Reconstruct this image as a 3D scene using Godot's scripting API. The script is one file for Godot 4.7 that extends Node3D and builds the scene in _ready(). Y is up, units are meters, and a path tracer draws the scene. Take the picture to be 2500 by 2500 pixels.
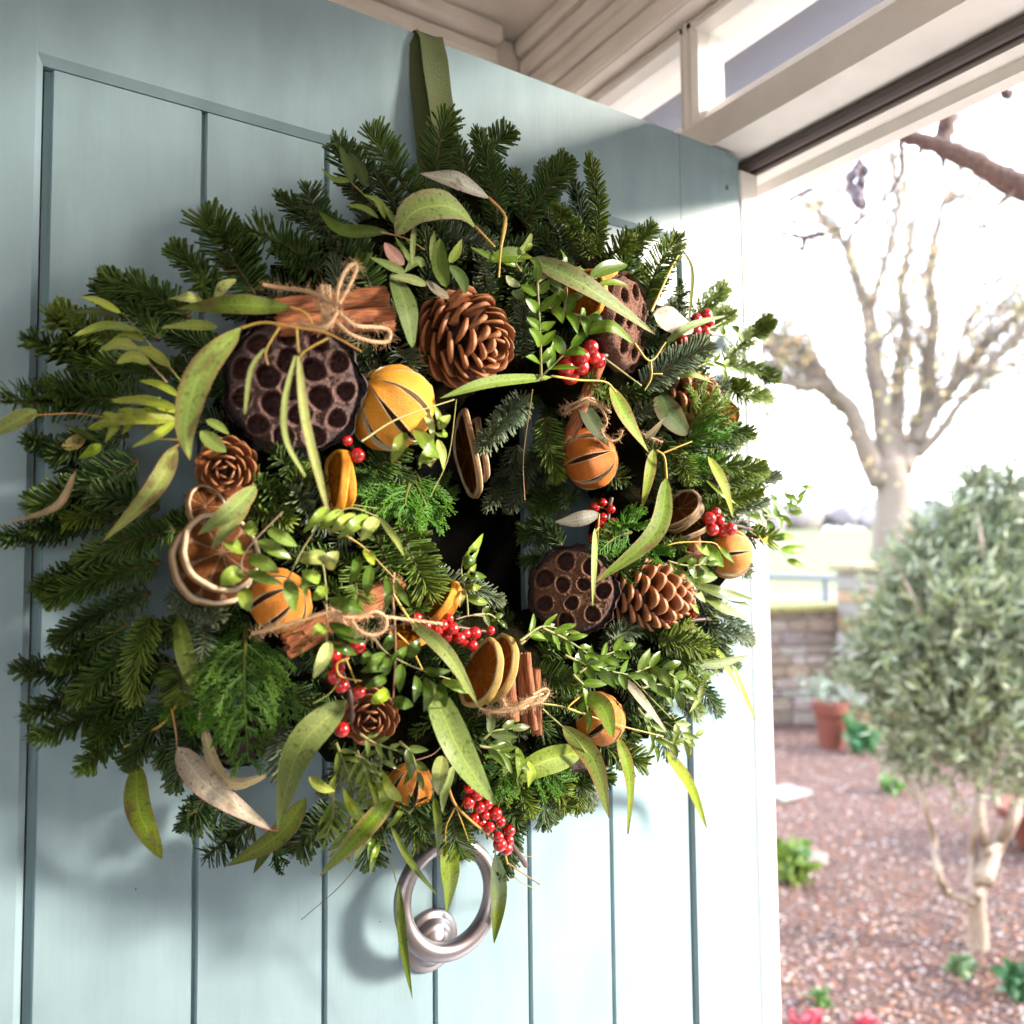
extends Node3D

var rng := RandomNumberGenerator.new()
var M := {}

func _ready() -> void:
	rng.seed = 11
	var cam := Camera3D.new()
	cam.name = "camera"
	var fw := Vector3(0.54590405, 0.05886595, -0.83577722)
	var rt := Vector3(0.83751621, -0.01028196, 0.54631573)
	var up := Vector3(-0.02356597, 0.99821294, 0.05491415)
	cam.transform = Transform3D(Basis(rt, up, -fw).orthonormalized(), P(-32.2, -353.9, 647.4))
	add_child(cam)
	var lens := CameraAttributesPhysical.new()
	lens.frustum_focal_length = 19.2
	lens.frustum_focus_distance = 0.655
	lens.exposure_aperture = 3.1
	lens.frustum_near = 0.02
	lens.frustum_far = 2000.0
	cam.attributes = lens
	cam.fov = 64.01
	var env := Environment.new()
	env.background_mode = Environment.BG_SKY
	var sky := ProceduralSkyMaterial.new()
	sky.sky_top_color = Color(0.80, 0.86, 0.95)
	sky.sky_horizon_color = Color(1.0, 0.99, 0.97)
	sky.sky_curve = 0.2
	sky.ground_bottom_color = Color(0.5, 0.47, 0.45)
	sky.ground_horizon_color = Color(0.9, 0.9, 0.9)
	sky.sky_energy_multiplier = 1.5
	sky.sun_angle_max = 40.0
	sky.sun_curve = 0.3
	env.sky = Sky.new()
	env.sky.sky_material = sky
	env.tonemap_mode = Environment.TONE_MAPPER_LINEAR
	env.tonemap_exposure = 3.5
	env.sdfgi_enabled = true
	env.ssao_enabled = true
	env.ssil_enabled = true
	env.fog_enabled = false
	env.fog_light_color = Color(0.97, 0.97, 1.0)
	env.fog_density = 0.002
	var we := WorldEnvironment.new()
	we.name = "world"
	we.environment = env
	add_child(we)
	var sun := DirectionalLight3D.new()
	sun.name = "sun"
	sun.light_color = Color(1.0, 0.95, 0.885)
	sun.light_energy = 1.6
	sun.light_angular_distance = 12.0
	sun.shadow_enabled = true
	sun.basis = frame_of(Vector3(1.08, 0.50, 1.0))   # the light travels along its -z
	add_child(sun)
	make_materials()
	for k in 4:
		scale_meshes.append(cone_scale(40 + k))
	berry_mesh = berry_ball()
	rng.seed = 5
	house()
	door()
	outside()
	rng.seed = 21
	var w := thing("wreath", "large round winter wreath of fir sprigs and leaves hung on the teal door", "wreath", P(360, -300, 30))
	wreath_base(w)
	greenery(w)
	rng.seed = 77
	ornaments()

func slab(called: String, lo: Vector3, hi: Vector3, material: String, parent: Node = null, bev := 0.002) -> MeshInstance3D:
	var b := MB.new()
	box(b, lo, hi, bev)
	return put(called, b, M[material], parent)

func wedge(called: String, outline: Array, axis: int, l0: float, l1: float, material: String, parent: Node = null) -> MeshInstance3D:
	var b := MB.new()   # an outline in x,y run along z (axis 2), or in x,z run along y (axis 1), or in z,y run along x (axis 0)
	prism(b, outline, func(p: Vector2, l: float) -> Vector3: return Vector3(p.x, p.y, l) if axis == 2 else (Vector3(p.x, l, p.y) if axis == 1 else Vector3(l, p.y, p.x)), l0, l1)
	return put(called, b, M[material], parent)

func house() -> void:
	structure(slab("floor", Vector3(-2.4, -0.2, -0.475), Vector3(0.756, 0.0, 2.1), "floor_stone"))
	structure(slab("ceiling", Vector3(-2.4, 2.285, -0.475), Vector3(0.65, 2.5, 2.1), "ceiling_paint"))
	structure(slab("wall_behind_door", Vector3(-2.28, 0.002, -0.475), Vector3(0.655, 2.283, -0.355), "cream_wall"))
	structure(slab("wall_end", Vector3(-2.4, 0.002, -0.475), Vector3(-2.282, 2.283, 2.1), "cream_wall"))
	# the far wall of the hall has a wide window
	for k in [[-2.28, -1.98, 0.002, 2.283], [-0.38, 0.655, 0.002, 2.283], [-1.98, -0.38, 0.002, 0.75], [-1.98, -0.38, 2.15, 2.283]]:
		structure(slab("wall_opposite", Vector3(k[0], k[2], 1.9), Vector3(k[1], k[3], 2.1), "cream_wall", null, 0.0))
	var hw := thing("hall_window", "wide white framed window in the far wall of the hall", "window", Vector3(-1.18, 0.75, 1.96))
	for k in [[-0.798, -0.758], [-0.02, 0.02], [0.758, 0.798]]:
		slab("frame_post", Vector3(k[0], 0.002, 0.0), Vector3(k[1], 1.398, 0.05), "white_paint", hw)
	for k in [[-0.757, -0.021], [0.021, 0.757]]:
		slab("pane", Vector3(k[0], 0.003, 0.02), Vector3(k[1], 1.397, 0.024), "glass", hw, 0.0005)
	# the front wall round the doorway
	structure(slab("wall_front", Vector3(0.66, -0.3, -4.0), Vector3(0.75, 1.95, -0.104), "cream_wall"))
	structure(slab("wall_front", Vector3(0.66, -0.3, 0.90), Vector3(0.79, 1.95, 4.0), "cream_wall"))
	var above := thing("wall_front_above", "", "")
	structure(above)
	slab("plaster", Vector3(0.66, 2.156, -4.0), Vector3(0.79, 3.0, 4.0), "cream_wall", above)
	# stepped cornice between the transom and the ceiling
	for k in [[2.156, 2.185, 0.650], [2.186, 2.205, 0.645], [2.206, 2.228, 0.648], [2.229, 2.256, 0.641], [2.257, 2.284, 0.632]]:
		slab("cornice_board", Vector3(k[2], k[0], -0.352), Vector3(0.662, k[1], 1.898), "cream_wall", above, 0.005)
	for k in [[2.258, 2.284, -0.325], [2.230, 2.256, -0.340]]:
		slab("cornice_board", Vector3(-2.28, k[0], -0.357), Vector3(0.60, k[1], k[2]), "cream_wall", above, 0.005)
	structure(slab("roof", Vector3(-2.5, 2.52, -4.0), Vector3(0.655, 2.62, 4.0), "slate_blue"))

	var f := thing("door_frame", "white door frame with a row of transom panes above the open door", "door frame", Vector3(0.72, 0, 0))
	f.position = Vector3.ZERO
	# head, seen from below: inner face, soffit, rebate, outer soffit
	wedge("head", [Vector2(0.680, 1.980), Vector2(0.757, 1.980), Vector2(0.757, 1.963), Vector2(0.780, 1.963), Vector2(0.780, 1.950), Vector2(0.800, 1.950), Vector2(0.800, 2.045), Vector2(0.706, 2.045), Vector2(0.680, 2.018)], 2, -1.6, 1.3, "white_paint", f)
	slab("seal_strip", Vector3(0.7505, 1.9635, -0.06), Vector3(0.7568, 1.979, 0.9), "dark_seal", f, 0.001)
	slab("seal_strip", Vector3(0.738, 1.9655, -0.06), Vector3(0.7500, 1.9785, 0.9), "dark_seal", f, 0.003)
	slab("jamb", Vector3(0.7235, 0.0, -0.102), Vector3(0.7555, 1.962, -0.0015), "white_paint", f, 0.002)
	slab("jamb", Vector3(0.700, 0.0, 0.835), Vector3(0.7555, 1.979, 0.905), "white_paint", f, 0.002)
	slab("threshold", Vector3(0.66, -0.02, -0.0), Vector3(0.80, 0.012, 0.834), "floor_stone", f, 0.004)
	# transom lights
	for z in [-1.10, -0.58, -0.063, 0.46, 0.98]:
		wedge("mullion", [Vector2(0.690, z), Vector2(0.684, z + 0.006), Vector2(0.684, z + 0.012), Vector2(0.680, z + 0.0145), Vector2(0.684, z + 0.018), Vector2(0.684, z + 0.024), Vector2(0.690, z + 0.030), Vector2(0.735, z + 0.030), Vector2(0.735, z)], 1, 2.0, 2.154, "white_paint", f)
	slab("top_rail", Vector3(0.684, 2.142, -1.6), Vector3(0.735, 2.155, 1.3), "white_paint", f, 0.003)
	for k in [[-1.07, -0.58], [-0.55, -0.063], [-0.033, 0.46], [0.49, 0.98]]:
		slab("glass_pane", Vector3(0.708, 2.046, k[0]), Vector3(0.712, 2.141, k[1]), "glass", f, 0.0005)
	structure(slab("doorstep", Vector3(0.802, -0.2, -1.2), Vector3(1.95, -0.03, 2.2), "paving", null, 0.01))
	# the vine's pergola outside
	var p := thing("pergola", "slate blue pergola beam with a white board above it, seen through the transom", "pergola", Vector3.ZERO)
	slab("beam", Vector3(1.56, 2.56, -3.0), Vector3(1.66, 2.79, 3.0), "slate_blue", p, 0.006)
	slab("white_board", Vector3(1.40, 2.793, -3.05), Vector3(1.70, 2.82, 3.05), "white_paint", p, 0.004)
	for i in 4:
		slab("rafter", Vector3(0.792, 2.823, -2.9 + i * 1.9), Vector3(1.9, 2.92, -2.84 + i * 1.9), "slate_blue", p, 0.004)

func door() -> void:
	var d := thing("front_door", "pale teal boarded door standing open with a large wreath on it", "door", Vector3.ZERO)
	var y0 := 0.012
	var y1 := 1.976
	var ch := 0.0052
	var dp := 0.0048
	# stiles with a chamfer towards the panel; the hinge stile's upper corner is worn round
	var ls := [Vector2(-0.10, -0.044), Vector2(-0.001, -0.044), Vector2(-0.001, -dp), Vector2(-ch * 0.0 - 0.001, -dp), Vector2(-ch, 0.0), Vector2(-0.098, 0.0), Vector2(-0.10, -0.002)]
	ls.remove_at(3)
	wedge("stile", ls, 1, y0, y1, "door_paint", d)
	var px := 0.6186
	var rs := [Vector2(px + 0.001, -0.044), Vector2(0.7208, -0.044), Vector2(0.7208, -0.003), Vector2(0.7178, 0.0), Vector2(px + 0.0035, 0.0), Vector2(px + 0.001, -dp)]
	wedge("stile", rs, 1, y0, y1 - 0.007, "door_paint", d)
	wedge("stile_corner", [Vector2(px + 0.0045, y1 - 0.0069), Vector2(0.7206, y1 - 0.0069), Vector2(0.7190, y1 - 0.003), Vector2(0.7145, y1), Vector2(px + 0.0045, y1)], 2, -0.044, -0.0006, "door_paint", d)
	wedge("rail", [Vector2(-0.044, 1.851), Vector2(-dp, 1.851), Vector2(-0.0004, 1.8575), Vector2(-0.0004, y1), Vector2(-0.044, y1)], 0, -ch + 0.0003, px + 0.0032, "door_paint", d)
	wedge("rail", [Vector2(-0.044, y0), Vector2(-0.0004, y0), Vector2(-0.0004, 0.19), Vector2(-dp, 0.20), Vector2(-0.044, 0.20)], 0, -ch + 0.0003, px + 0.0032, "door_paint", d)
	var e := [0.0, 0.1093, 0.2093, 0.3093, 0.4093, 0.5093, 0.6186]
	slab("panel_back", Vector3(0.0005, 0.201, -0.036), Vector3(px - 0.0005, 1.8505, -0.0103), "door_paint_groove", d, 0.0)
	for i in 6:
		var a: float = e[i] + (0.0014 if i > 0 else 0.005)
		var c: float = e[i + 1] - (0.0014 if i < 5 else 0.0006)
		wedge("board", [Vector2(a, -0.0100), Vector2(a, -0.0075), Vector2(a + 0.0012, -dp), Vector2(c - 0.0012, -dp), Vector2(c, -0.0075), Vector2(c, -0.0100)], 1, 0.2015, 1.8500, "door_paint", d)
	# a small dark pane behind the wreath
	var g := part("door_window", d)
	slab("pane", Vector3(0.215, 1.38, -0.0046), Vector3(0.402, 1.72, -0.003), "dark_glass", g, 0.0)
	for k in [[0.185, 0.215, 1.35, 1.75], [0.402, 0.434, 1.35, 1.75]]:
		wedge("bead", [Vector2(k[0], -0.0118), Vector2(k[0], 0.004), Vector2(k[0] + 0.006, 0.010), Vector2(k[0] + 0.014, 0.007), Vector2(k[1] - 0.008, 0.012), Vector2(k[1], 0.004), Vector2(k[1], -0.0118)], 1, k[2], k[3], "door_paint", g)
	for k in [[1.35, 1.38], [1.72, 1.75]]:
		slab("bead", Vector3(0.2155, k[0], -0.0117), Vector3(0.4015, k[1], 0.009), "door_paint", g, 0.004)
	for k in [[698, 96, 2.6], [706, 136, 0.9], [699, 137, 0.9]]:
		var hb := MB.new()
		ball(hb, P(k[0], k[1] - 14, 0), Vector3(k[2], k[2] * 1.3, 0.5) * 0.001, 6, 10)
		put("screw_hole", hb, M.dark_seal, d)
	for i in 18:   # small dark chips in the paint
		var cb := MB.new()
		var r := rnd(0.0003, 0.0009)
		ball(cb, Vector3(rnd(0.02, 0.60), rnd(0.95, 1.80), -dp), Vector3(r, r * rnd(0.6, 1.8), 0.0002), 4, 7)
		put("paint_chip", cb, M.dark_seal, d)
	# knocker
	var kn := part("door_knocker", d)
	var bs := MB.new()
	spin(bs, [[0.0262, 0.0], [0.0265, 0.003], [0.0245, 0.006], [0.021, 0.0065], [0.0195, 0.008], [0.0175, 0.0115], [0.0145, 0.0135], [0.0135, 0.0135], [0.0125, 0.0145], [0.008, 0.0175], [0.003, 0.0187], [0.0001, 0.0188]], 48, Vector3(0.304, 1.169, -0.006))
	put("strike_plate", bs, M.brushed_nickel, kn)
	var rg := MB.new()
	var pts := []
	var rad := []
	for i in 65:
		var a := TAU * i / 64.0 + PI / 2
		pts.append(Vector3(0.307, 1.214, 0.024) + Vector3(cos(a) * 0.0425, sin(a) * 0.0425, -sin(a) * 0.004))
		rad.append(0.0066 + 0.0015 * (0.5 - 0.5 * sin(a)))
	tube(rg, pts, rad, 20, Color.WHITE, null, false)
	put("ring", rg, M.brushed_nickel, kn)
	slab("hinge_block", Vector3(0.295, 1.247, -0.0060), Vector3(0.329, 1.277, 0.030), "brushed_nickel", kn, 0.004)

func spin(b: MB, prof: Array, seg := 48, at := Vector3.ZERO) -> void:   # a profile of (radius, height off the door) turned about the door's normal
	var s := b.v.size()
	for k in prof:
		for j in seg:
			var a := TAU * j / seg
			b.vert(at + Vector3(cos(a) * k[0], sin(a) * k[0], k[1]))
	for i in prof.size() - 1:
		for j in seg:
			var j2 := (j + 1) % seg
			b.quad(s + i * seg + j, s + i * seg + j2, s + (i + 1) * seg + j2, s + (i + 1) * seg + j)

func ground_y(p: Vector2) -> float:
	var s := (p - Vector2(-0.03, 0.65)).dot(Vector2(0.547, -0.837))
	return -0.15 + 10.5 * pow(maxf(0.0, s - 40.0) / 200.0, 1.25)

func outside() -> void:
	# ground: one sheet to the horizon
	var b := MB.new()
	var radii := [0.0, 3.0, 6.0, 12.0, 20.0, 30.0, 40.0, 55.0, 75.0, 100.0, 140.0, 190.0, 250.0, 330.0, 450.0, 700.0]
	for i in radii.size():
		for j in 72:
			var q: Vector2 = Vector2(cos(TAU * j / 72), sin(TAU * j / 72)) * radii[i] + Vector2(0.7, 0.0)
			b.vert(Vector3(q.x, ground_y(q) - (0.008 if radii[i] < 55 else 0.0), q.y), Color.WHITE)
	for i in radii.size() - 1:
		for j in 72:
			var j2 := (j + 1) % 72
			b.quad(i * 72 + j, i * 72 + j2, (i + 1) * 72 + j2, (i + 1) * 72 + j)
	structure(put("ground", b, M.field_grass))
	# gravel bed, up to the garden wall
	var fw := Vector2(0.547, -0.837)
	var rt := Vector2(0.837, 0.547)
	var c0 := Vector2(-0.03, 0.65)
	var g := MB.new()
	for i in 2:
		for j in 2:
			var q: Vector2 = c0 + fw * (-6.0 if i == 0 else 8.4) + rt * (-6.0 if j == 0 else 9.0)
			g.vert(Vector3(q.x, -0.152, q.y))
	g.quad(0, 1, 3, 2)
	structure(put("gravel_bed", g, M.gravel_ground))
	var r := MB.new()
	for i in 2:
		for j in 2:
			var q: Vector2 = c0 + fw * (33.0 if i == 0 else 38.0) + rt * (-60.0 if j == 0 else 60.0)
			r.vert(Vector3(q.x, -0.146, q.y))
	r.quad(0, 1, 3, 2)
	structure(put("road", r, M.road_asphalt))
	# chips of stone and bark on the bed
	var pb := MB.new()
	ball(pb, Vector3.ZERO, Vector3(1, 0.5, 0.8), 4, 6)
	var mm := MultiMesh.new()
	mm.transform_format = MultiMesh.TRANSFORM_3D
	mm.use_colors = true
	mm.mesh = pb.mesh()
	var n := 30000
	mm.instance_count = n
	for i in n:
		var z := pow(rnd(), 1.5) * 6.2 + 1.7
		var x := rnd(0.15, 0.75) * z
		var q := c0 + fw * z + rt * x
		var k := rnd(0.004, 0.013)
		if q.x < 0.85:
			q.x = 0.85 + rnd() * 1.2
		mm.set_instance_transform(i, Transform3D(Basis.from_euler(Vector3(rnd(-0.5, 0.5), rnd(0, TAU), rnd(-0.5, 0.5))).scaled(Vector3(k, k, k) * Vector3(rnd(0.7, 1.6), rnd(0.5, 1.0), 1)), Vector3(q.x, -0.150 + k * 0.2, q.y)))
		var tones := [Color(0.148, 0.074, 0.052), Color(0.178, 0.115, 0.096), Color(0.074, 0.046, 0.041), Color(0.296, 0.244, 0.222), Color(0.192, 0.085, 0.044), Color(0.126, 0.089, 0.089)]
		mm.set_instance_color(i, vary(tones[rng.randi_range(0, 5)], 0.2))
	var mi := MultiMeshInstance3D.new()
	mi.name = "gravel_chips"
	mi.multimesh = mm
	mi.material_override = M.pebble
	add_child(mi)
	tag(mi, "loose reddish stone and bark chips covering the garden bed", "gravel", "", "stuff")
	var gw := thing("garden_wall", "low rubble stone wall with mossy coping behind the terracotta pot", "wall", Vector3.ZERO)
	stone_courses(gw, Vector3(6.014, -0.150, -5.254), Vector3(0.877, 0.000, 0.480), 3.90, 0.0, 1.11, 0.36, [Color(0.36, 0.27, 0.20), Color(0.42, 0.33, 0.27), Color(0.30, 0.22, 0.17), Color(0.48, 0.42, 0.37), Color(0.33, 0.25, 0.24)])
	var cop := Vector3(6.014, 0.958, -5.254)
	for i in 5:
		var b2 := MB.new()
		box(b2, Vector3(i * 0.781 + 0.004, 0.002, -0.22), Vector3((i + 1) * 0.781 - 0.004, 0.06 + rnd(0, 0.008), 0.22), 0.012, vary(Color(0.42, 0.40, 0.14), 0.1))
		put("coping_stone", b2, M.stone, gw, Transform3D(Basis(Vector3(0.877, 0.000, 0.480), Vector3.UP, Vector3(-0.480, 0.000, 0.877)), cop))
	var gp := thing("gate_pillar", "square stone pillar with flat capstone rising above the garden wall", "pillar", Vector3.ZERO)
	stone_courses(gp, Vector3(6.965, -0.150, -4.213), Vector3(0.877, 0.000, 0.480), 0.46, 0.0, 1.51, 0.46, [Color(0.50, 0.44, 0.38), Color(0.60, 0.57, 0.55), Color(0.52, 0.36, 0.20), Color(0.40, 0.35, 0.33)], 0.13)
	var b3 := MB.new()
	box(b3, Vector3(-0.05, 0.002, -0.28), Vector3(0.51, 0.08, 0.28), 0.02, Color(0.55, 0.48, 0.30))
	put("capstone", b3, M.stone, gp, Transform3D(Basis(Vector3(0.877, 0.000, 0.480), Vector3.UP, Vector3(-0.480, 0.000, 0.877)), Vector3(6.965, 1.363, -4.213)))
	var rf := thing("rail_fence", "grey single rail fence beyond the garden wall", "fence", Vector3.ZERO)
	far_tube(rf, "rail", [Vector3(8.434, 1.263, -7.599), Vector3(12.770, 1.095, -4.778)], 0.035, 0.035, Color(0.22, 0.24, 0.30), 8, 4)
	far_tube(rf, "post", [Vector3(8.520, -0.200, -7.543), Vector3(8.520, 1.279, -7.543)], 0.045, 0.04, Color(0.22, 0.23, 0.28), 8, 4)
	far_tube(rf, "post", [Vector3(9.952, -0.200, -6.612), Vector3(9.952, 1.224, -6.612)], 0.045, 0.04, Color(0.22, 0.23, 0.28), 8, 4)
	far_tube(rf, "post", [Vector3(11.296, -0.200, -5.737), Vector3(11.296, 1.172, -5.737)], 0.045, 0.04, Color(0.22, 0.23, 0.28), 8, 4)
	far_tube(rf, "post", [Vector3(12.640, -0.200, -4.863), Vector3(12.640, 1.120, -4.863)], 0.045, 0.04, Color(0.22, 0.23, 0.28), 8, 4)
	var bt := thing("street_tree", "large pale barked tree with spreading bare limbs and few yellow leaves", "tree", Vector3.ZERO)
	far_tube(bt, "trunk", [Vector3(13.058, -0.200, -7.574), Vector3(13.044, 1.066, -7.593), Vector3(13.024, 1.904, -7.547), Vector3(13.054, 2.603, -7.478), Vector3(12.953, 3.163, -7.504)], 0.30, 0.26, Color(0.38, 0.31, 0.26), 14, 16)
	far_tube(bt, "limb", [Vector3(12.875, 2.745, -7.585), Vector3(12.535, 3.363, -7.644), Vector3(12.198, 4.041, -7.697), Vector3(11.700, 4.335, -7.881), Vector3(11.387, 4.317, -7.968), Vector3(10.904, 4.436, -8.155)], 0.200, 0.050, Color(0.38, 0.31, 0.26), 8, 24)
	far_tube(bt, "limb", [Vector3(12.377, 4.008, -7.822), Vector3(12.131, 4.389, -8.114), Vector3(11.940, 4.740, -8.374), Vector3(11.562, 5.100, -8.756)], 0.130, 0.030, Color(0.38, 0.31, 0.26), 8, 16)
	far_tube(bt, "limb", [Vector3(12.198, 4.115, -7.930), Vector3(12.245, 4.544, -8.109), Vector3(12.105, 5.058, -8.403), Vector3(11.745, 5.500, -8.847), Vector3(11.620, 5.868, -9.142)], 0.110, 0.030, Color(0.38, 0.31, 0.26), 8, 20)
	far_tube(bt, "limb", [Vector3(12.988, 2.953, -7.497), Vector3(12.842, 4.142, -7.508), Vector3(12.707, 4.912, -7.542), Vector3(12.632, 5.612, -7.542), Vector3(12.472, 6.172, -7.607), Vector3(12.250, 6.874, -7.702)], 0.200, 0.060, Color(0.38, 0.31, 0.26), 8, 24)
	far_tube(bt, "limb", [Vector3(13.105, 2.951, -7.420), Vector3(13.267, 4.035, -7.477), Vector3(13.468, 4.789, -7.532), Vector3(13.730, 5.563, -7.546), Vector3(13.839, 6.358, -7.658), Vector3(14.190, 7.469, -7.590)], 0.140, 0.050, Color(0.38, 0.31, 0.26), 8, 24)
	far_tube(bt, "limb", [Vector3(13.163, 2.951, -7.382), Vector3(13.423, 3.451, -7.297), Vector3(13.684, 4.030, -7.206), Vector3(13.793, 4.761, -7.202), Vector3(13.960, 5.645, -7.150), Vector3(13.976, 6.543, -7.196), Vector3(14.229, 7.742, -7.067)], 0.190, 0.050, Color(0.38, 0.31, 0.26), 8, 28)
	far_tube(bt, "limb", [Vector3(13.357, 3.437, -7.221), Vector3(13.473, 3.910, -7.016), Vector3(13.732, 4.375, -6.719), Vector3(13.985, 4.904, -6.421), Vector3(14.349, 5.425, -6.051), Vector3(14.763, 6.006, -5.643)], 0.150, 0.050, Color(0.38, 0.31, 0.26), 8, 24)
	far_tube(bt, "limb", [Vector3(13.391, 3.227, -7.214), Vector3(13.441, 3.537, -6.872), Vector3(13.478, 3.971, -6.530), Vector3(13.561, 4.387, -6.160), Vector3(13.578, 4.787, -5.834), Vector3(13.690, 5.233, -5.441)], 0.100, 0.030, Color(0.38, 0.31, 0.26), 8, 24)
	far_tube(bt, "limb", [Vector3(14.703, 4.783, -6.248), Vector3(14.353, 4.360, -5.907), Vector3(13.988, 4.057, -5.569)], 0.040, 0.020, Color(0.38, 0.31, 0.26), 8, 12)
	far_tube(bt, "limb", [Vector3(12.472, 6.172, -7.607), Vector3(12.369, 6.828, -7.707), Vector3(12.648, 7.556, -7.554), Vector3(12.628, 8.436, -7.584)], 0.070, 0.030, Color(0.38, 0.31, 0.26), 8, 16)
	far_tube(bt, "limb", [Vector3(12.632, 5.612, -7.542), Vector3(12.661, 6.445, -7.225), Vector3(12.629, 7.186, -6.955), Vector3(12.367, 7.906, -6.835)], 0.070, 0.030, Color(0.38, 0.31, 0.26), 8, 16)
	far_tube(bt, "limb", [Vector3(13.642, 7.485, -6.750), Vector3(14.013, 8.112, -6.643), Vector3(14.081, 9.039, -6.713)], 0.060, 0.020, Color(0.38, 0.31, 0.26), 8, 12)
	far_tube(bt, "limb", [Vector3(11.811, 4.399, -8.164), Vector3(11.213, 4.156, -8.332), Vector3(10.943, 3.814, -8.293), Vector3(10.847, 3.378, -8.147)], 0.035, 0.012, Color(0.38, 0.31, 0.26), 8, 16)
	far_tube(bt, "limb", [Vector3(13.891, 4.409, -6.804), Vector3(14.289, 5.326, -6.839), Vector3(14.874, 6.277, -6.748), Vector3(15.094, 7.417, -6.884)], 0.060, 0.020, Color(0.38, 0.31, 0.26), 8, 16)
	var tw := MB.new()
	var lf := []
	var rr := Vector3(0.837, 0.0, 0.547)
	for k in [[Vector3(12.535, 3.363, -7.644), 1], [Vector3(12.198, 4.041, -7.697), 1], [Vector3(11.700, 4.335, -7.881), 1], [Vector3(11.387, 4.317, -7.968), 1], [Vector3(10.904, 4.436, -8.155), 1], [Vector3(12.131, 4.389, -8.114), 1], [Vector3(11.940, 4.740, -8.374), 1], [Vector3(11.562, 5.100, -8.756), 1], [Vector3(12.245, 4.544, -8.109), 1], [Vector3(12.105, 5.058, -8.403), 1], [Vector3(11.745, 5.500, -8.847), 1], [Vector3(11.620, 5.868, -9.142), 1], [Vector3(12.842, 4.142, -7.508), 0], [Vector3(12.707, 4.912, -7.542), 0], [Vector3(12.632, 5.612, -7.542), 0], [Vector3(12.472, 6.172, -7.607), 1], [Vector3(12.250, 6.874, -7.702), 1], [Vector3(13.267, 4.035, -7.477), 0], [Vector3(13.468, 4.789, -7.532), 0], [Vector3(13.730, 5.563, -7.546), 0], [Vector3(13.839, 6.358, -7.658), 0], [Vector3(14.190, 7.469, -7.590), 0], [Vector3(13.423, 3.451, -7.297), 0], [Vector3(13.684, 4.030, -7.206), 0], [Vector3(13.793, 4.761, -7.202), 0], [Vector3(13.960, 5.645, -7.150), 0], [Vector3(13.976, 6.543, -7.196), 0], [Vector3(14.229, 7.742, -7.067), 2], [Vector3(13.473, 3.910, -7.016), 0], [Vector3(13.732, 4.375, -6.719), 2], [Vector3(13.985, 4.904, -6.421), 2], [Vector3(14.349, 5.425, -6.051), 2], [Vector3(14.763, 6.006, -5.643), 2], [Vector3(13.441, 3.537, -6.872), 0], [Vector3(13.478, 3.971, -6.530), 2], [Vector3(13.561, 4.387, -6.160), 2], [Vector3(13.578, 4.787, -5.834), 2], [Vector3(13.690, 5.233, -5.441), 2], [Vector3(14.353, 4.360, -5.907), 2], [Vector3(13.988, 4.057, -5.569), 2], [Vector3(12.369, 6.828, -7.707), 1], [Vector3(12.648, 7.556, -7.554), 1], [Vector3(12.628, 8.436, -7.584), 1], [Vector3(12.661, 6.445, -7.225), 0], [Vector3(12.629, 7.186, -6.955), 0], [Vector3(12.367, 7.906, -6.835), 0], [Vector3(14.013, 8.112, -6.643), 2], [Vector3(14.081, 9.039, -6.713), 2], [Vector3(11.213, 4.156, -8.332), 1], [Vector3(10.943, 3.814, -8.293), 1], [Vector3(10.847, 3.378, -8.147), 1], [Vector3(14.289, 5.326, -6.839), 2], [Vector3(14.874, 6.277, -6.748), 2], [Vector3(15.094, 7.417, -6.884), 2]]:
		for i in 8:
			var p0: Vector3 = k[0]
			var d: Vector3 = (Vector3(rnd(-0.8, 0.8), rnd(0.1, 1.2), rnd(-0.8, 0.8)) + rr * [0.0, -0.9, 0.9][k[1]]).normalized()
			var l := rnd(0.7, 2.0)
			var q := curve([p0, p0 + d * l * 0.45 + Vector3(0, 0.10, 0), p0 + d * l + Vector3(rnd(-0.3, 0.3), rnd(-0.2, 0.3), 0)], 8)
			tube(tw, q, [0.018, 0.008], 5, Color(0.38, 0.31, 0.26), null, false, 0.1)
			for j in 5:
				var s: Vector3 = q[rng.randi_range(2, 7)]
				var e: Vector3 = (d + Vector3(rnd(-1, 1), rnd(-0.6, 1), rnd(-1, 1))).normalized() * rnd(0.3, 0.9)
				var t2 := curve([s, s + e * 0.5 + Vector3(0, 0.05, 0), s + e], 5)
				tube(tw, t2, [0.009, 0.006], 4, Color(0.38, 0.31, 0.26), null, false)
				for m in rng.randi_range(0, 5):
					lf.append((t2[rng.randi_range(1, 4)] as Vector3) + Vector3(rnd(-0.06, 0.06), rnd(-0.1, 0.02), rnd(-0.06, 0.06)))
	tag(put("twig", tw, M.bark, bt), "", "", "", "stuff")
	for p in [Vector3(12.574, 3.743, -7.352), Vector3(12.579, 5.000, -7.380), Vector3(13.811, 5.261, -7.155), Vector3(12.259, 3.526, -7.453), Vector3(13.730, 6.189, -7.143), Vector3(12.682, 5.960, -7.484), Vector3(13.318, 4.389, -7.419)]:
		for i in 26:
			lf.append((p as Vector3) + Vector3(rnd(-1, 1), rnd(-1, 1), rnd(-1, 1)) * Vector3(0.45, 0.9, 0.45))
	leaf_cloud(bt, "autumn_leaves", lf, 0.085, 0.07, [Color(0.55, 0.46, 0.20), Color(0.58, 0.38, 0.20), Color(0.48, 0.45, 0.22), Color(0.45, 0.30, 0.20)], 0.6)
	var tl := MB.new()
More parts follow.
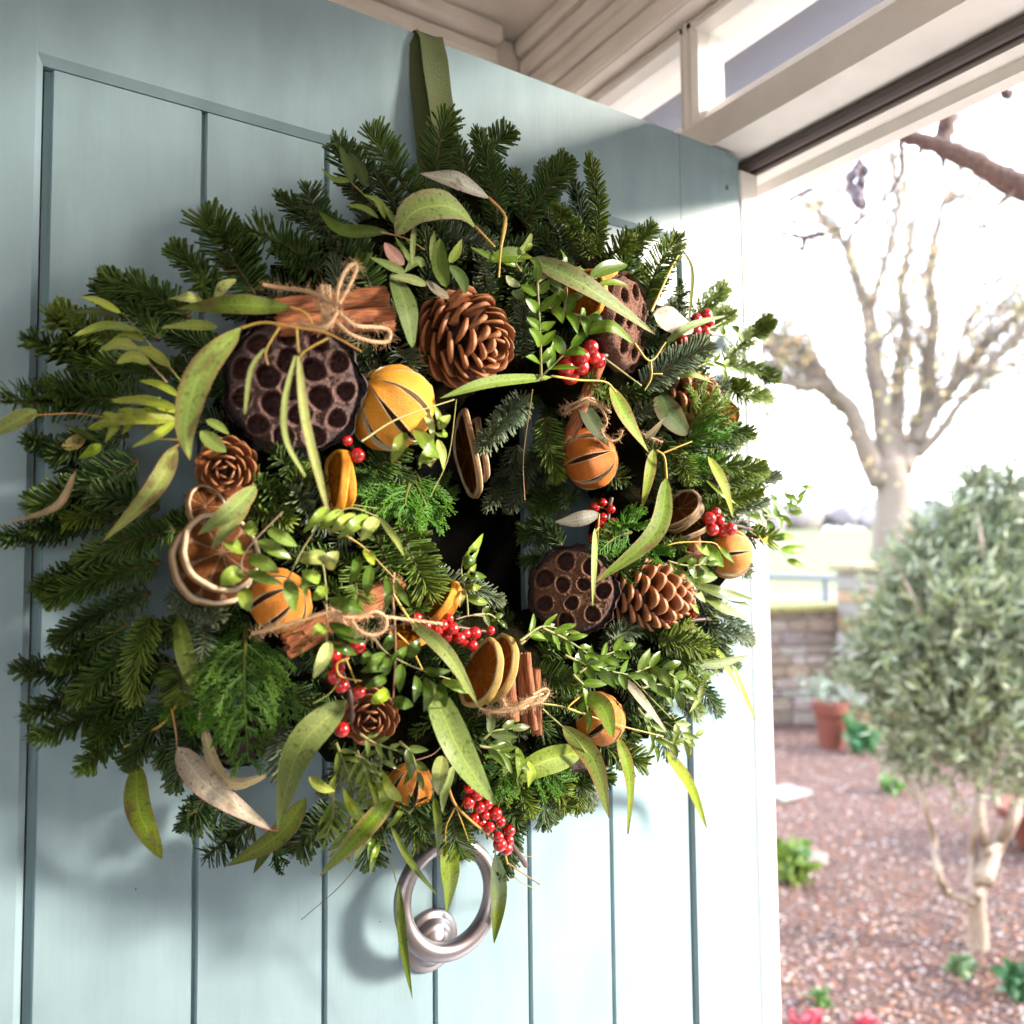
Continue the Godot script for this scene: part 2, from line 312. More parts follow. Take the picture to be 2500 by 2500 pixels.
	for i in 150:
		var s := -70.0 + i * 1.5 + rnd(-1, 1)
		var q := Vector2(-0.03, 0.65) + Vector2(0.547, -0.837) * (225.0 + rnd(-8, 8)) + Vector2(0.837, 0.547) * s * 2.2
		var h := rnd(2.2, 5.0)
		ball(tl, Vector3(q.x, ground_y(q) + h * 0.6, q.y), Vector3(rnd(2.5, 5), h, rnd(3, 5)), 7, 10, vary(Color(0.42, 0.40, 0.41), 0.2))
	for i in tl.v.size():
		tl.v[i] += Vector3(rnd(-1, 1), rnd(-1, 1), rnd(-1, 1)) * 0.7
	tag(put("far_wood", tl, M.moss), "grey bare wood along the far side of the pale field", "wood", "", "stuff")
	far_car("white car far off under the grey wood, clear of the trunk", Vector3(166.22, 0, -117.58), Color(0.85, 0.86, 0.88))
	far_car("silver car far off, just beside the large tree trunk", Vector3(170.19, 0, -114.98), Color(0.8, 0.82, 0.86))
	far_car("small red car far off between tree trunk and olive leaves", Vector3(181.88, 0, -107.31), Color(0.55, 0.03, 0.05))
	far_car("white car far off behind the olive leaves, beside the red one", Vector3(184.27, 0, -105.76), Color(0.85, 0.85, 0.88))
	var tp1 := thing("terracotta_pot", "terracotta pot of grey leaved lavender standing against the stone wall", "plant pot", Vector3(6.190, -0.150, -3.871))
	terracotta_pot(tp1, 0.145, 0.397)
	var ls := []
	for i in 260:
		var d := Vector3(rnd(-1, 1), rnd(0.1, 1.0), rnd(-1, 1))
		ls.append(Vector3(0, 0.376, 0) + d * Vector3(0.20, 0.26, 0.20))
	leaf_cloud(tp1, "foliage", ls, 0.07, 0.014, [Color(0.20, 0.25, 0.20), Color(0.28, 0.33, 0.27), Color(0.14, 0.20, 0.12)])
	plant("leafy_plant", "dark green leafy plant on the ground beside the terracotta pot", Vector3(6.215, -0.150, -3.594), 14, 0.26, 0.16, 0.09, 0.06, [Color(0.04, 0.13, 0.04), Color(0.05, 0.16, 0.06)])
	var ot := thing("olive_tree", "small olive tree with pale forked trunk and dense grey green crown", "tree", Vector3.ZERO)
	far_tube(ot, "trunk", [Vector3(3.535, -0.170, -1.267), Vector3(3.538, -0.112, -1.263), Vector3(3.530, 0.043, -1.257), Vector3(3.541, 0.129, -1.244)], 0.050, 0.026, Color(0.52, 0.42, 0.33), 12, 14)
	far_tube(ot, "limb", [Vector3(3.427, 0.077, -1.227), Vector3(3.549, 0.029, -1.389), Vector3(3.311, 0.196, -1.294), Vector3(3.491, 0.262, -1.411), Vector3(3.259, 0.474, -1.308), Vector3(3.425, 0.530, -1.435)], 0.018, 0.011, Color(0.52, 0.42, 0.33), 8, 24)
	far_tube(ot, "limb", [Vector3(3.456, 0.161, -1.202), Vector3(3.690, 0.206, -1.285), Vector3(3.455, 0.379, -1.187), Vector3(3.647, 0.491, -1.293), Vector3(3.425, 0.750, -1.180), Vector3(3.592, 1.062, -1.289)], 0.030, 0.012, Color(0.52, 0.42, 0.33), 8, 24)
	far_tube(ot, "limb", [Vector3(3.447, 0.093, -1.212), Vector3(3.634, 0.206, -1.321), Vector3(3.434, 0.363, -1.202), Vector3(3.635, 0.385, -1.308)], 0.024, 0.010, Color(0.52, 0.42, 0.33), 8, 16)
	far_tube(ot, "limb", [Vector3(3.474, 0.160, -1.190), Vector3(3.716, 0.223, -1.266), Vector3(3.560, 0.395, -1.117), Vector3(3.800, 0.454, -1.195), Vector3(3.603, 0.663, -1.070), Vector3(3.788, 0.971, -1.167)], 0.032, 0.012, Color(0.52, 0.42, 0.33), 8, 24)
	far_tube(ot, "limb", [Vector3(3.481, 0.278, -1.177), Vector3(3.760, 0.276, -1.234), Vector3(3.574, 0.395, -1.108)], 0.018, 0.012, Color(0.52, 0.42, 0.33), 8, 12)
	far_tube(ot, "limb", [Vector3(3.425, 0.750, -1.180), Vector3(3.503, 1.028, -1.349), Vector3(3.215, 1.290, -1.280), Vector3(3.312, 1.493, -1.441)], 0.016, 0.006, Color(0.52, 0.42, 0.33), 8, 16)
	far_tube(ot, "limb", [Vector3(3.451, 0.833, -1.157), Vector3(3.679, 1.150, -1.225), Vector3(3.435, 1.506, -1.120), Vector3(3.606, 1.739, -1.232)], 0.016, 0.005, Color(0.52, 0.42, 0.33), 8, 16)
	var ov := []
	var otw := MB.new()
	for k in [[Vector3(3.584, 1.127, -1.145), 0.29, 330], [Vector3(3.295, 1.207, -1.209), 0.18, 130], [Vector3(3.880, 1.323, -1.177), 0.22, 194], [Vector3(3.549, 1.401, -1.269), 0.14, 83], [Vector3(3.695, 1.506, -1.166), 0.13, 75], [Vector3(3.356, 1.009, -1.303), 0.20, 154], [Vector3(3.376, 1.173, -1.398), 0.10, 55], [Vector3(3.337, 0.864, -1.146), 0.21, 166], [Vector3(3.770, 0.814, -1.165), 0.24, 224], [Vector3(3.444, 0.783, -1.381), 0.16, 100], [Vector3(3.336, 0.961, -1.439), 0.09, 45], [Vector3(3.719, 1.671, -1.258), 0.07, 36], [Vector3(3.422, 1.329, -1.477), 0.05, 31], [Vector3(3.757, 1.142, -1.031), 0.28, 292], [Vector3(3.394, 0.630, -1.305), 0.09, 45], [Vector3(3.491, 0.636, -1.121), 0.10, 55], [Vector3(3.356, 0.828, -1.495), 0.06, 34], [Vector3(3.752, 1.594, -1.122), 0.08, 41], [Vector3(3.486, 1.526, -1.301), 0.07, 36], [Vector3(3.259, 1.051, -1.482), 0.04, 29], [Vector3(3.318, 1.371, -1.302), 0.06, 33], [Vector3(3.703, 1.772, -1.142), 0.04, 29], [Vector3(3.529, 1.614, -1.267), 0.04, 29], [Vector3(3.218, 0.909, -1.519), 0.03, 27], [Vector3(3.383, 1.492, -1.371), 0.03, 27], [Vector3(3.701, 1.799, -1.261), 0.03, 26], [Vector3(3.271, 1.210, -1.464), 0.03, 27], [Vector3(3.343, 0.642, -1.456), 0.03, 27]]:
		for i in int(k[2]):
			var d := Vector3(rnd(-1, 1), rnd(-1, 1), rnd(-1, 1))
			while d.length() > 1.0:
				d = Vector3(rnd(-1, 1), rnd(-1, 1), rnd(-1, 1))
			var p: Vector3 = k[0] + d * k[1]
			var gd := (d + Vector3(rnd(-0.6, 0.6), rnd(0.0, 1.0), rnd(-0.6, 0.6))).normalized()
			tube(otw, [p, p + gd * 0.07, p + gd * 0.13], [0.0028, 0.0012], 4, Color(0.24, 0.22, 0.16), null, false)
			for j in 11:
				ov.append([p + gd * (0.015 * j), gd])
	tag(put("twig", otw, M.bark, ot), "", "", "", "stuff")
	olive_leaves(ot, ov)
	plant("leafy_plant", "bright green leafy plant beside the white door jamb", Vector3(3.476, -0.150, -2.179), 18, 0.20, 0.11, 0.080, 0.045, [Color(0.13, 0.22, 0.03), Color(0.19, 0.27, 0.05), Color(0.08, 0.16, 0.03)])
	plant("leafy_plant", "little green weed in the gravel in front of the olive", Vector3(5.352, -0.150, -2.796), 8, 0.10, 0.09, 0.060, 0.035, [Color(0.09, 0.20, 0.04)])
	plant("leafy_plant", "pale green seedling pair in the gravel below the olive trunk", Vector3(3.251, -0.150, -1.200), 6, 0.06, 0.06, 0.050, 0.030, [Color(0.13, 0.2, 0.1)])
	plant("leafy_plant", "dark green weed at the gravel edge past the olive trunk", Vector3(3.255, -0.150, -0.959), 7, 0.11, 0.07, 0.060, 0.035, [Color(0.04, 0.13, 0.05)])
	plant("leafy_plant", "green weed sprig between red flower and jamb", Vector3(2.607, -0.150, -1.349), 4, 0.05, 0.03, 0.040, 0.022, [Color(0.09, 0.18, 0.05)])
	flower("larger crimson flower head low by the doorway", Vector3(2.404, -0.150, -1.032))
	flower("smaller crimson flower head close to the white jamb", Vector3(2.263, -0.150, -1.158))
	var ss := MB.new()
	box(ss, Vector3(-0.22, 0, -0.12), Vector3(0.12, 0.035, 0.12), 0.012, Color(0.46, 0.44, 0.42))
	tag(put("paving_stone", ss, M.stone, null, Transform3D(Basis(), Vector3(4.734, -0.150, -3.171))), "pale flat stone lying on the gravel next to the jamb", "stone")
	var s2 := MB.new()
	box(s2, Vector3(-0.09, 0, -0.07), Vector3(0.08, 0.03, 0.07), 0.012, Color(0.42, 0.32, 0.27))
	tag(put("flat_stone", s2, M.stone, null, Transform3D(Basis().rotated(Vector3.UP, 0.5), Vector3(3.819, -0.150, -2.288))), "brownish flat stone beside the bright green leafy plant", "stone")
	var bw := thing("planter_bowl", "wide terracotta bowl half hidden behind the olive trunk", "planter", Vector3(5.042, -0.150, -1.591))
	terracotta_pot(bw, 0.30, 0.24)
	var vn := thing("vine", "gnarled brown vine branch with shrivelled grapes under the lintel", "vine", Vector3.ZERO)
	far_tube(vn, "branch", [Vector3(2.086, 2.228, -0.131), Vector3(1.952, 2.263, -0.156), Vector3(1.823, 2.278, -0.180), Vector3(1.771, 2.309, -0.211), Vector3(1.719, 2.345, -0.243), Vector3(1.674, 2.367, -0.271), Vector3(1.641, 2.381, -0.291), Vector3(1.604, 2.392, -0.315)], 0.030, 0.012, Color(0.13, 0.075, 0.065), 9, 32, 0.15)
	far_tube(vn, "branch", [Vector3(1.674, 2.363, -0.271), Vector3(1.697, 2.403, -0.277), Vector3(1.700, 2.434, -0.273), Vector3(1.743, 2.499, -0.276), Vector3(1.806, 2.610, -0.287)], 0.018, 0.013, Color(0.13, 0.075, 0.065), 9, 20, 0.15)
	far_tube(vn, "branch", [Vector3(1.808, 2.291, -0.189), Vector3(1.789, 2.265, -0.191), Vector3(1.753, 2.232, -0.204)], 0.014, 0.002, Color(0.13, 0.075, 0.065), 9, 12, 0.15)
	far_tube(vn, "branch", [Vector3(1.674, 2.363, -0.271), Vector3(1.676, 2.345, -0.271), Vector3(1.679, 2.323, -0.271)], 0.010, 0.002, Color(0.13, 0.075, 0.065), 9, 12, 0.15)
	far_tube(vn, "branch", [Vector3(1.641, 2.381, -0.291), Vector3(1.634, 2.359, -0.297), Vector3(1.627, 2.355, -0.302)], 0.007, 0.002, Color(0.13, 0.075, 0.065), 9, 12, 0.15)
	far_tube(vn, "branch", [Vector3(1.600, 2.390, -0.317), Vector3(1.650, 2.339, -0.348), Vector3(1.655, 2.308, -0.383), Vector3(1.636, 2.271, -0.422), Vector3(1.615, 2.252, -0.461), Vector3(1.586, 2.241, -0.505)], 0.004, 0.002, Color(0.13, 0.075, 0.065), 9, 24, 0.15)
	far_tube(vn, "branch", [Vector3(1.586, 2.241, -0.505), Vector3(1.597, 2.256, -0.568), Vector3(1.572, 2.274, -0.607), Vector3(1.546, 2.285, -0.647)], 0.006, 0.003, Color(0.13, 0.075, 0.065), 9, 16, 0.15)
	far_tube(vn, "branch", [Vector3(1.601, 2.256, -0.566), Vector3(1.597, 2.227, -0.570), Vector3(1.585, 2.237, -0.577)], 0.007, 0.003, Color(0.13, 0.075, 0.065), 9, 12, 0.15)
	far_tube(vn, "branch", [Vector3(1.530, 2.327, -0.487), Vector3(1.512, 2.318, -0.524), Vector3(1.497, 2.300, -0.535)], 0.005, 0.003, Color(0.13, 0.075, 0.065), 9, 12, 0.15)
	far_tube(vn, "branch", [Vector3(1.877, 2.563, -0.244), Vector3(1.893, 2.531, -0.236), Vector3(1.900, 2.544, -0.230)], 0.012, 0.006, Color(0.13, 0.075, 0.065), 9, 12, 0.15)
	far_tube(vn, "bunch_stalk", [Vector3(1.524, 2.395, -0.367), Vector3(1.526, 2.334, -0.369), Vector3(1.527, 2.255, -0.374)], 0.004, 0.003, Color(0.13, 0.075, 0.065), 5, 6)
	var gp2 := MB.new()
	ball(gp2, Vector3.ZERO, Vector3(1, 1.1, 1), 7, 9, Color(0.10, 0.08, 0.12))
	var gm := gp2.mesh()
	for p in [Vector3(1.534, 2.334, -0.374), Vector3(1.522, 2.324, -0.373), Vector3(1.549, 2.326, -0.374), Vector3(1.507, 2.308, -0.370), Vector3(1.512, 2.307, -0.378), Vector3(1.512, 2.302, -0.379), Vector3(1.523, 2.293, -0.364), Vector3(1.536, 2.293, -0.371), Vector3(1.514, 2.287, -0.383), Vector3(1.517, 2.279, -0.375), Vector3(1.528, 2.279, -0.381), Vector3(1.513, 2.264, -0.366), Vector3(1.538, 2.269, -0.380), Vector3(1.514, 2.254, -0.370), Vector3(1.541, 2.261, -0.386), Vector3(1.541, 2.251, -0.374), Vector3(1.530, 2.260, -0.372), Vector3(1.528, 2.249, -0.375)]:
		put_mesh("grape", gm, M.cone, vn, Transform3D(Basis().scaled(Vector3.ONE * rnd(0.008, 0.0125)), p))
	var lt := thing("laurel_shrub", "tall dense laurel shrub growing against the house front outside", "shrub", Vector3(1.80, -0.15, 2.12))
	far_tube(lt, "trunk", [Vector3(0, -0.02, 0), Vector3(0.02, 0.6, 0), Vector3(0, 1.6, 0)], 0.04, 0.025, Color(0.2, 0.15, 0.1), 8, 6)
	var lp := []
	for i in 8000:
		var d := Vector3(rnd(-1, 1), rnd(-1, 1), rnd(-1, 1))
		if d.length() > 1.0:
			d = d.normalized() * rnd(0.7, 1.0)
		lp.append(Vector3(0, 1.28, 0) + d * Vector3(0.50, 1.22, 0.66))
	leaf_cloud(lt, "foliage", lp, 0.11, 0.045, [Color(0.05, 0.10, 0.03), Color(0.07, 0.13, 0.04)])

func far_tube(o: Node, called: String, pts: Array, r0: float, r1: float, col: Color, sides := 8, n := 16, rough := 0.06) -> void:
	var b := MB.new()
	tube(b, curve(pts, n), [r0, r1], sides, col, col, true, rough)
	put(called, b, M.bark, o)

func leaf_cloud(o: Node, called: String, at: Array, l: float, w: float, cols: Array, droop := 0.0) -> void:
	var b := MB.new()
	for p in at:
		var d := Vector3(rnd(-1, 1), rnd(-1, 1) - droop, rnd(-1, 1)).normalized()
		var q := frame_of(d, Vector3(rnd(-1, 1), rnd(-1, 1), rnd(-1, 1)).normalized())
		var k := rnd(0.7, 1.3)
		var c := vary(cols[rng.randi_range(0, cols.size() - 1)], 0.2)
		var s := b.vert(p, c)
		b.vert(p + q.z * l * k * 0.45 + q.x * w * k * 0.5 + q.y * w * 0.12, c)
		b.vert(p + q.z * l * k, c)
		b.vert(p + q.z * l * k * 0.45 - q.x * w * k * 0.5 + q.y * w * 0.12, c)
		b.tri(s, s + 1, s + 2)
		b.tri(s, s + 2, s + 3)
	tag(put(called, b, M.far_leaf, o), "", "", "", "stuff")

func plant(called: String, label: String, at: Vector3, n: int, h: float, spread: float, ll: float, lw: float, cols: Array, group := "") -> void:
	var o := thing(called, label, "plant", at, group)
	var st := MB.new()
	var spots := []
	for i in n:
		var a := rnd(0, TAU)
		var tip := Vector3(cos(a) * spread * rnd(0.2, 1), h * rnd(0.5, 1.0), sin(a) * spread * rnd(0.2, 1))
		var pts := curve([Vector3.ZERO, Vector3(tip.x * 0.3, tip.y * 0.6, tip.z * 0.3), tip], 7)
		tube(st, pts, [0.003, 0.0015], 4, Color(0.12, 0.14, 0.05))
		for k in 14:
			var f := rnd(0.3, 1.0) * 6
			spots.append((pts[mini(int(f), 5)] as Vector3).lerp(pts[mini(int(f), 5) + 1], f - int(f)) + Vector3(rnd(-1, 1), rnd(-1, 1), rnd(-1, 1)) * ll * 0.3)
	put("stem", st, M.stem, o)
	leaf_cloud(o, "foliage", spots, ll, lw, cols)

func terracotta_pot(o: Node, r: float, h: float) -> void:
	var b := MB.new()
	var prof := [[0.0, 0.0], [r * 0.62, 0.0], [r * 0.68, 0.01], [r * 0.88, h * 0.70], [r * 0.90, h * 0.72], [r, h * 0.74], [r * 1.03, h * 0.97], [r * 1.0, h], [r * 0.90, h], [r * 0.86, h * 0.9], [r * 0.82, h * 0.86]]
	var seg := 40
	for k in prof:
		for j in seg:
			var a := -TAU * j / seg
			b.vert(Vector3(cos(a) * k[0], k[1], sin(a) * k[0]))
	for i in prof.size() - 1:
		for j in seg:
			var j2 := (j + 1) % seg
			b.quad(i * seg + j, i * seg + j2, (i + 1) * seg + j2, (i + 1) * seg + j)
	put("pot", b, M.terracotta, o)
	var s := MB.new()
	ball(s, Vector3(0, h * 0.84, 0), Vector3(r * 0.86, 0.02, r * 0.86), 6, 20, Color(0.06, 0.045, 0.04))
	put("soil", s, M.moss, o)

func stone_courses(o: Node, origin: Vector3, dir: Vector3, length: float, base: float, top: float, thick: float, tones: Array, course := 0.115) -> void:
	var y := base
	var row := 0
	while y < top - 0.04:
		var ch := minf(course * rnd(0.75, 1.2), top - y)
		var x := 0.0
		while x < length:
			var l := rnd(0.12, 0.34)
			l = minf(l, length - x)
			if length - x - l < 0.08:
				l = length - x
			var b := MB.new()
			var d := rnd(-0.012, 0.012)
			box(b, Vector3(x + 0.006, y + 0.006, -thick / 2 + d), Vector3(x + l - 0.006, y + ch - 0.004, thick / 2 + d), rnd(0.012, 0.022), vary(tones[rng.randi_range(0, tones.size() - 1)], 0.2))
			put("stone", b, M.stone, o, Transform3D(Basis(dir, Vector3.UP, dir.cross(Vector3.UP)), origin))
			x += l
		y += ch
		row += 1
	var m := MB.new()
	box(m, Vector3(0.01, base, -thick / 2 + 0.03), Vector3(length - 0.01, top - 0.03, thick / 2 - 0.03), 0.0, Color(0.30, 0.26, 0.22))
	put("mortar", m, M.stone, o, Transform3D(Basis(dir, Vector3.UP, dir.cross(Vector3.UP)), origin))

func far_car(label: String, at: Vector3, col: Color) -> void:
	var y := ground_y(Vector2(at.x, at.z))
	var o := thing("parked_car", label, "car", Vector3(at.x, y, at.z), "cars parked along the far wood")
	var to := Transform3D(Basis(Vector3(0.837, 0, 0.547), Vector3.UP, Vector3(-0.547, 0, 0.837)), Vector3.ZERO)
	var b := MB.new()
	prism(b, [Vector2(-2.1, 0.35), Vector2(2.1, 0.35), Vector2(2.15, 0.85), Vector2(1.2, 1.0), Vector2(0.7, 1.5), Vector2(-1.3, 1.5), Vector2(-2.05, 0.95)], func(p: Vector2, l: float) -> Vector3: return Vector3(p.x, p.y, l), -0.85, 0.85, col)
	put("body", b, M.car_paint, o, to)
	var g := MB.new()
	prism(g, [Vector2(-1.6, 1.02), Vector2(1.0, 1.02), Vector2(0.62, 1.42), Vector2(-1.2, 1.42)], func(p: Vector2, l: float) -> Vector3: return Vector3(p.x, p.y, l), -0.87, 0.87, Color(0.05, 0.05, 0.06))
	put("window", g, M.car_paint, o, to)
	for k in [[-1.3, -0.8], [1.35, -0.8], [-1.3, 0.8], [1.35, 0.8]]:
		var w := MB.new()
		tube(w, [Vector3(k[0], 0.32, k[1] - 0.1), Vector3(k[0], 0.32, k[1] + 0.1)], [0.32, 0.32], 14, Color(0.03, 0.03, 0.03))
		put("wheel", w, M.car_paint, o, to)

func olive_leaves(o: Node, list: Array) -> void:
	var lm := leaf_mesh([Vector3.ZERO, Vector3(0.05, 0, 0.5), Vector3(0, 0, 1.0)], 0.2, Color.WHITE, 0, Vector3(0, 1, 0.01), 5, 0.2)
	var mm := MultiMesh.new()
	mm.transform_format = MultiMesh.TRANSFORM_3D
	mm.use_colors = true
	mm.mesh = lm.mesh()
	mm.instance_count = list.size()
	var cols := [Color(0.112, 0.158, 0.075), Color(0.180, 0.217, 0.120), Color(0.075, 0.105, 0.050), Color(0.330, 0.375, 0.270), Color(0.225, 0.255, 0.180), Color(0.165, 0.210, 0.083)]
	for i in list.size():
		var k = list[i]
		var d: Vector3 = (k[1] + Vector3(rnd(-1, 1), rnd(-1, 1), rnd(-1, 1)) * 0.9).normalized()
		var l := rnd(0.038, 0.070)
		mm.set_instance_transform(i, Transform3D(frame_of(d, Vector3(rnd(-1, 1), rnd(-0.3, 1), rnd(-1, 1)).normalized()) * Basis.from_scale(Vector3.ONE * l), k[0]))
		mm.set_instance_color(i, vary(cols[rng.randi_range(0, 5)], 0.2))
	var mi := MultiMeshInstance3D.new()
	mi.name = "crown"
	mi.multimesh = mm
	mi.material_override = M.far_leaf
	o.add_child(mi)
	tag(mi, "", "", "", "stuff")

func flower(label: String, at: Vector3) -> void:
	var o := thing("flower", label, "flower", at, "crimson flowers by the doorway")
	var st := MB.new()
	tube(st, [Vector3.ZERO, Vector3(0.01, 0.06, 0), Vector3(0, 0.11, 0.01)], [0.004, 0.003], 6, Color(0.10, 0.16, 0.05))
	put("stem", st, M.stem, o)
	var pts := []
	for i in 90:
		pts.append(Vector3(0, 0.125, 0.01) + Vector3(rnd(-1, 1), rnd(-0.5, 0.6), rnd(-1, 1)) * 0.036)
	leaf_cloud(o, "petals", pts, 0.035, 0.025, [Color(0.28, 0.02, 0.04), Color(0.36, 0.05, 0.08)])

func wreath_base(w: Node) -> void:
	# the wired moss ring
	var b := MB.new()
	var noise := FastNoiseLite.new()
	noise.frequency = 18.0
	for i in 120:
		var a := TAU * i / 120.0
		var d := Vector3(cos(a), sin(a), 0)
		for j in 40:
			var t := TAU * j / 40.0
			var p := P(360, -300, 48) + d * 0.180 + (d * cos(t) * 0.080 + Vector3(0, 0, sin(t) * 0.044))
			var n := d * cos(t) + Vector3(0, 0, sin(t))
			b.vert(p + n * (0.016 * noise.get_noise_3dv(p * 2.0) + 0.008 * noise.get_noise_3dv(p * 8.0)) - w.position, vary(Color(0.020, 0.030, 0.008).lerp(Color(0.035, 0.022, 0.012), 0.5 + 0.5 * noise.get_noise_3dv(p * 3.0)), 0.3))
	for i in 120:
		for j in 40:
			var i2 := (i + 1) % 120
			var j2 := (j + 1) % 40
			b.quad(i * 40 + j, i2 * 40 + j, i2 * 40 + j2, i * 40 + j2)
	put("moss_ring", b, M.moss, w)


# every piece below is given in door millimetres and shifted to the wreath's own base
var wreath_node: Node3D

func fp(w: Node, p: Array, nl: float, tone: int, style: int, dens := 1.0) -> void:
	var q := []
	for k in p:
		q.append(k - (w as Node3D).position)
	fir(w, q, nl, tone, style, dens)

func cp(w: Node, p: Array, spread: float, col: Color, n: int) -> void:
	var q := []
	for k in p:
		q.append(k - (w as Node3D).position)
	cypress(w, q, spread, col, n)

func lf(o: Node, p: Array, wid: float, col: Color, shape := 0, material := "leaf", edge = null, spots := 0.0, fold := 0.25, twist := 0.0) -> void:
	var q := []
	for k in p:
		q.append(k - P(360, -300, 30))
	leaf(o, q, wid, col, shape, material, edge, spots, fold, twist)

func sm(o: Node, p: Array, r: float, c0: Color, c1: Color) -> void:
	var q := []
	for k in p:
		q.append(k - P(360, -300, 30))
	stem(o, q, r, r * 0.7, c0, c1)

func sp(w: Node, p: Array, pairs: int, ll: float, lw: float, col: Color, open: float) -> void:
	var q := []
	for k in p:
		q.append(k - P(360, -300, 30))
	spray(w, q, pairs, ll, lw, col, open)

func greenery(w: Node) -> void:
	fp(w, [P(240, -78, 101), P(218, -63, 107), P(201, -43, 108)], 0.0165, 0, 0, 1.0)
	fp(w, [P(265, -49, 85), P(266, -25, 91), P(275, 1, 89)], 0.0150, 0, 0, 1.0)
	fp(w, [P(309, -87, 108), P(299, -50, 115), P(286, -23, 117)], 0.0130, 0, 1, 1.2)
	fp(w, [P(342, -75, 97), P(362, -42, 104), P(378, -18, 109)], 0.0140, 0, 0, 1.0)
	fp(w, [P(333, -69, 106), P(318, -52, 121)], 0.0110, 0, 1, 1.0)
	fp(w, [P(408, -92, 108), P(404, -55, 119), P(391, -20, 125)], 0.0120, 1, 1, 1.2)
	fp(w, [P(404, -96, 109), P(374, -79, 122), P(346, -76, 137)], 0.0120, 1, 1, 1.2)
	fp(w, [P(422, -92, 98), P(428, -86, 112), P(433, -79, 126)], 0.0130, 1, 0, 1.0)
	fp(w, [P(202, -90, 88), P(190, -74, 94), P(181, -56, 98)], 0.0140, 3, 0, 1.0)
	fp(w, [P(183, -124, 92), P(163, -115, 105), P(150, -102, 117)], 0.0140, 3, 0, 1.0)
	fp(w, [P(127, -165, 75), P(108, -139, 78), P(93, -118, 73)], 0.0180, 0, 0, 1.0)
	fp(w, [P(173, -144, 83), P(143, -134, 94), P(118, -132, 103)], 0.0170, 0, 0, 1.0)
	fp(w, [P(83, -185, 70), P(59, -170, 57), P(38, -164, 45)], 0.0160, 0, 1, 1.3)
	fp(w, [P(94, -174, 73), P(86, -167, 87)], 0.0100, 0, 0, 1.0)
	fp(w, [P(46, -226, 39), P(24, -205, 25), P(5, -193, 45)], 0.0170, 4, 0, 1.0)
	fp(w, [P(46, -242, 43), P(12, -244, 25), P(-18, -251, 45)], 0.0160, 0, 0, 1.1)
	fp(w, [P(50, -178, 19), P(31, -166, 30)], 0.0110, 0, 0, 1.0)
	fp(w, [P(26, -291, 14), P(8, -276, 20), P(-5, -272, 35)], 0.0130, 3, 1, 1.0)
	fp(w, [P(25, -331, 6), P(3, -332, 20), P(-17, -336, 35)], 0.0130, 3, 1, 1.0)
	fp(w, [P(42, -316, 49), P(18, -324, 40)], 0.0130, 1, 1, 1.0)
	fp(w, [P(39, -366, 31), P(19, -363, 23), P(2, -368, 40)], 0.0140, 0, 1, 1.2)
	fp(w, [P(49, -357, 46), P(28, -350, 25)], 0.0130, 3, 1, 1.0)
	fp(w, [P(57, -427, 30), P(21, -426, 20), P(-8, -419, 35)], 0.0140, 3, 1, 1.0)
	fp(w, [P(52, -394, 49), P(32, -409, 30), P(12, -417, 45)], 0.0140, 0, 1, 1.2)
	fp(w, [P(64, -387, 73), P(57, -412, 69), P(57, -442, 51)], 0.0140, 4, 1, 1.2)
	fp(w, [P(47, -441, 6), P(21, -443, 20), P(-1, -448, 35)], 0.0140, 3, 1, 1.0)
	fp(w, [P(73, -372, 82), P(82, -379, 101), P(94, -387, 121)], 0.0120, 2, 1, 1.2)
	fp(w, [P(92, -389, 90), P(88, -411, 104)], 0.0120, 2, 1, 1.0)
	fp(w, [P(65, -449, 36), P(49, -468, 30), P(29, -484, 45)], 0.0145, 0, 1, 1.3)
	fp(w, [P(92, -451, 54), P(78, -490, 35)], 0.0130, 3, 1, 1.0)
	fp(w, [P(128, -521, 42), P(114, -530, 20), P(94, -529, 35)], 0.0130, 3, 0, 1.0)
	fp(w, [P(142, -542, 35), P(129, -554, 20), P(109, -559, 35)], 0.0150, 3, 0, 1.0)
	fp(w, [P(134, -459, 102), P(135, -471, 112), P(134, -487, 119)], 0.0130, 2, 1, 1.3)
	fp(w, [P(79, -422, 75), P(80, -439, 89)], 0.0130, 4, 0, 1.0)
	fp(w, [P(86, -467, 61), P(75, -441, 64)], 0.0130, 3, 1, 1.0)
	fp(w, [P(188, -531, 77), P(165, -543, 81)], 0.0130, 3, 0, 1.0)
	fp(w, [P(268, -537, 100), P(267, -552, 106), P(271, -571, 108)], 0.0150, 0, 0, 1.0)
	fp(w, [P(246, -522, 102), P(224, -532, 116)], 0.0130, 3, 0, 1.0)
	fp(w, [P(364, -542, 94), P(368, -552, 111)], 0.0120, 4, 0, 1.0)
	fp(w, [P(315, -541, 93), P(319, -553, 110)], 0.0130, 3, 0, 1.0)
	fp(w, [P(241, -530, 89), P(243, -548, 103)], 0.0140, 3, 0, 1.0)
	fp(w, [P(223, -544, 81), P(210, -545, 97)], 0.0130, 3, 0, 1.0)
	fp(w, [P(475, -117, 98), P(481, -90, 109), P(503, -58, 110)], 0.0150, 4, 0, 1.0)
	fp(w, [P(519, -123, 94), P(504, -102, 113)], 0.0120, 0, 0, 1.0)
	fp(w, [P(545, -121, 90), P(651, -56, 35)], 0.0130, 4, 0, 1.0)
	fp(w, [P(597, -154, 81), P(700, -104, 25), P(727, -82, 35)], 0.0130, 4, 0, 1.0)
	fp(w, [P(594, -160, 84), P(704, -141, 25), P(733, -150, 35)], 0.0130, 4, 0, 1.0)
	fp(w, [P(587, -183, 90), P(608, -191, 97), P(709, -176, 40)], 0.0140, 1, 0, 1.0)
	fp(w, [P(456, -200, 111), P(481, -182, 127), P(509, -164, 139)], 0.0150, 2, 0, 1.2)
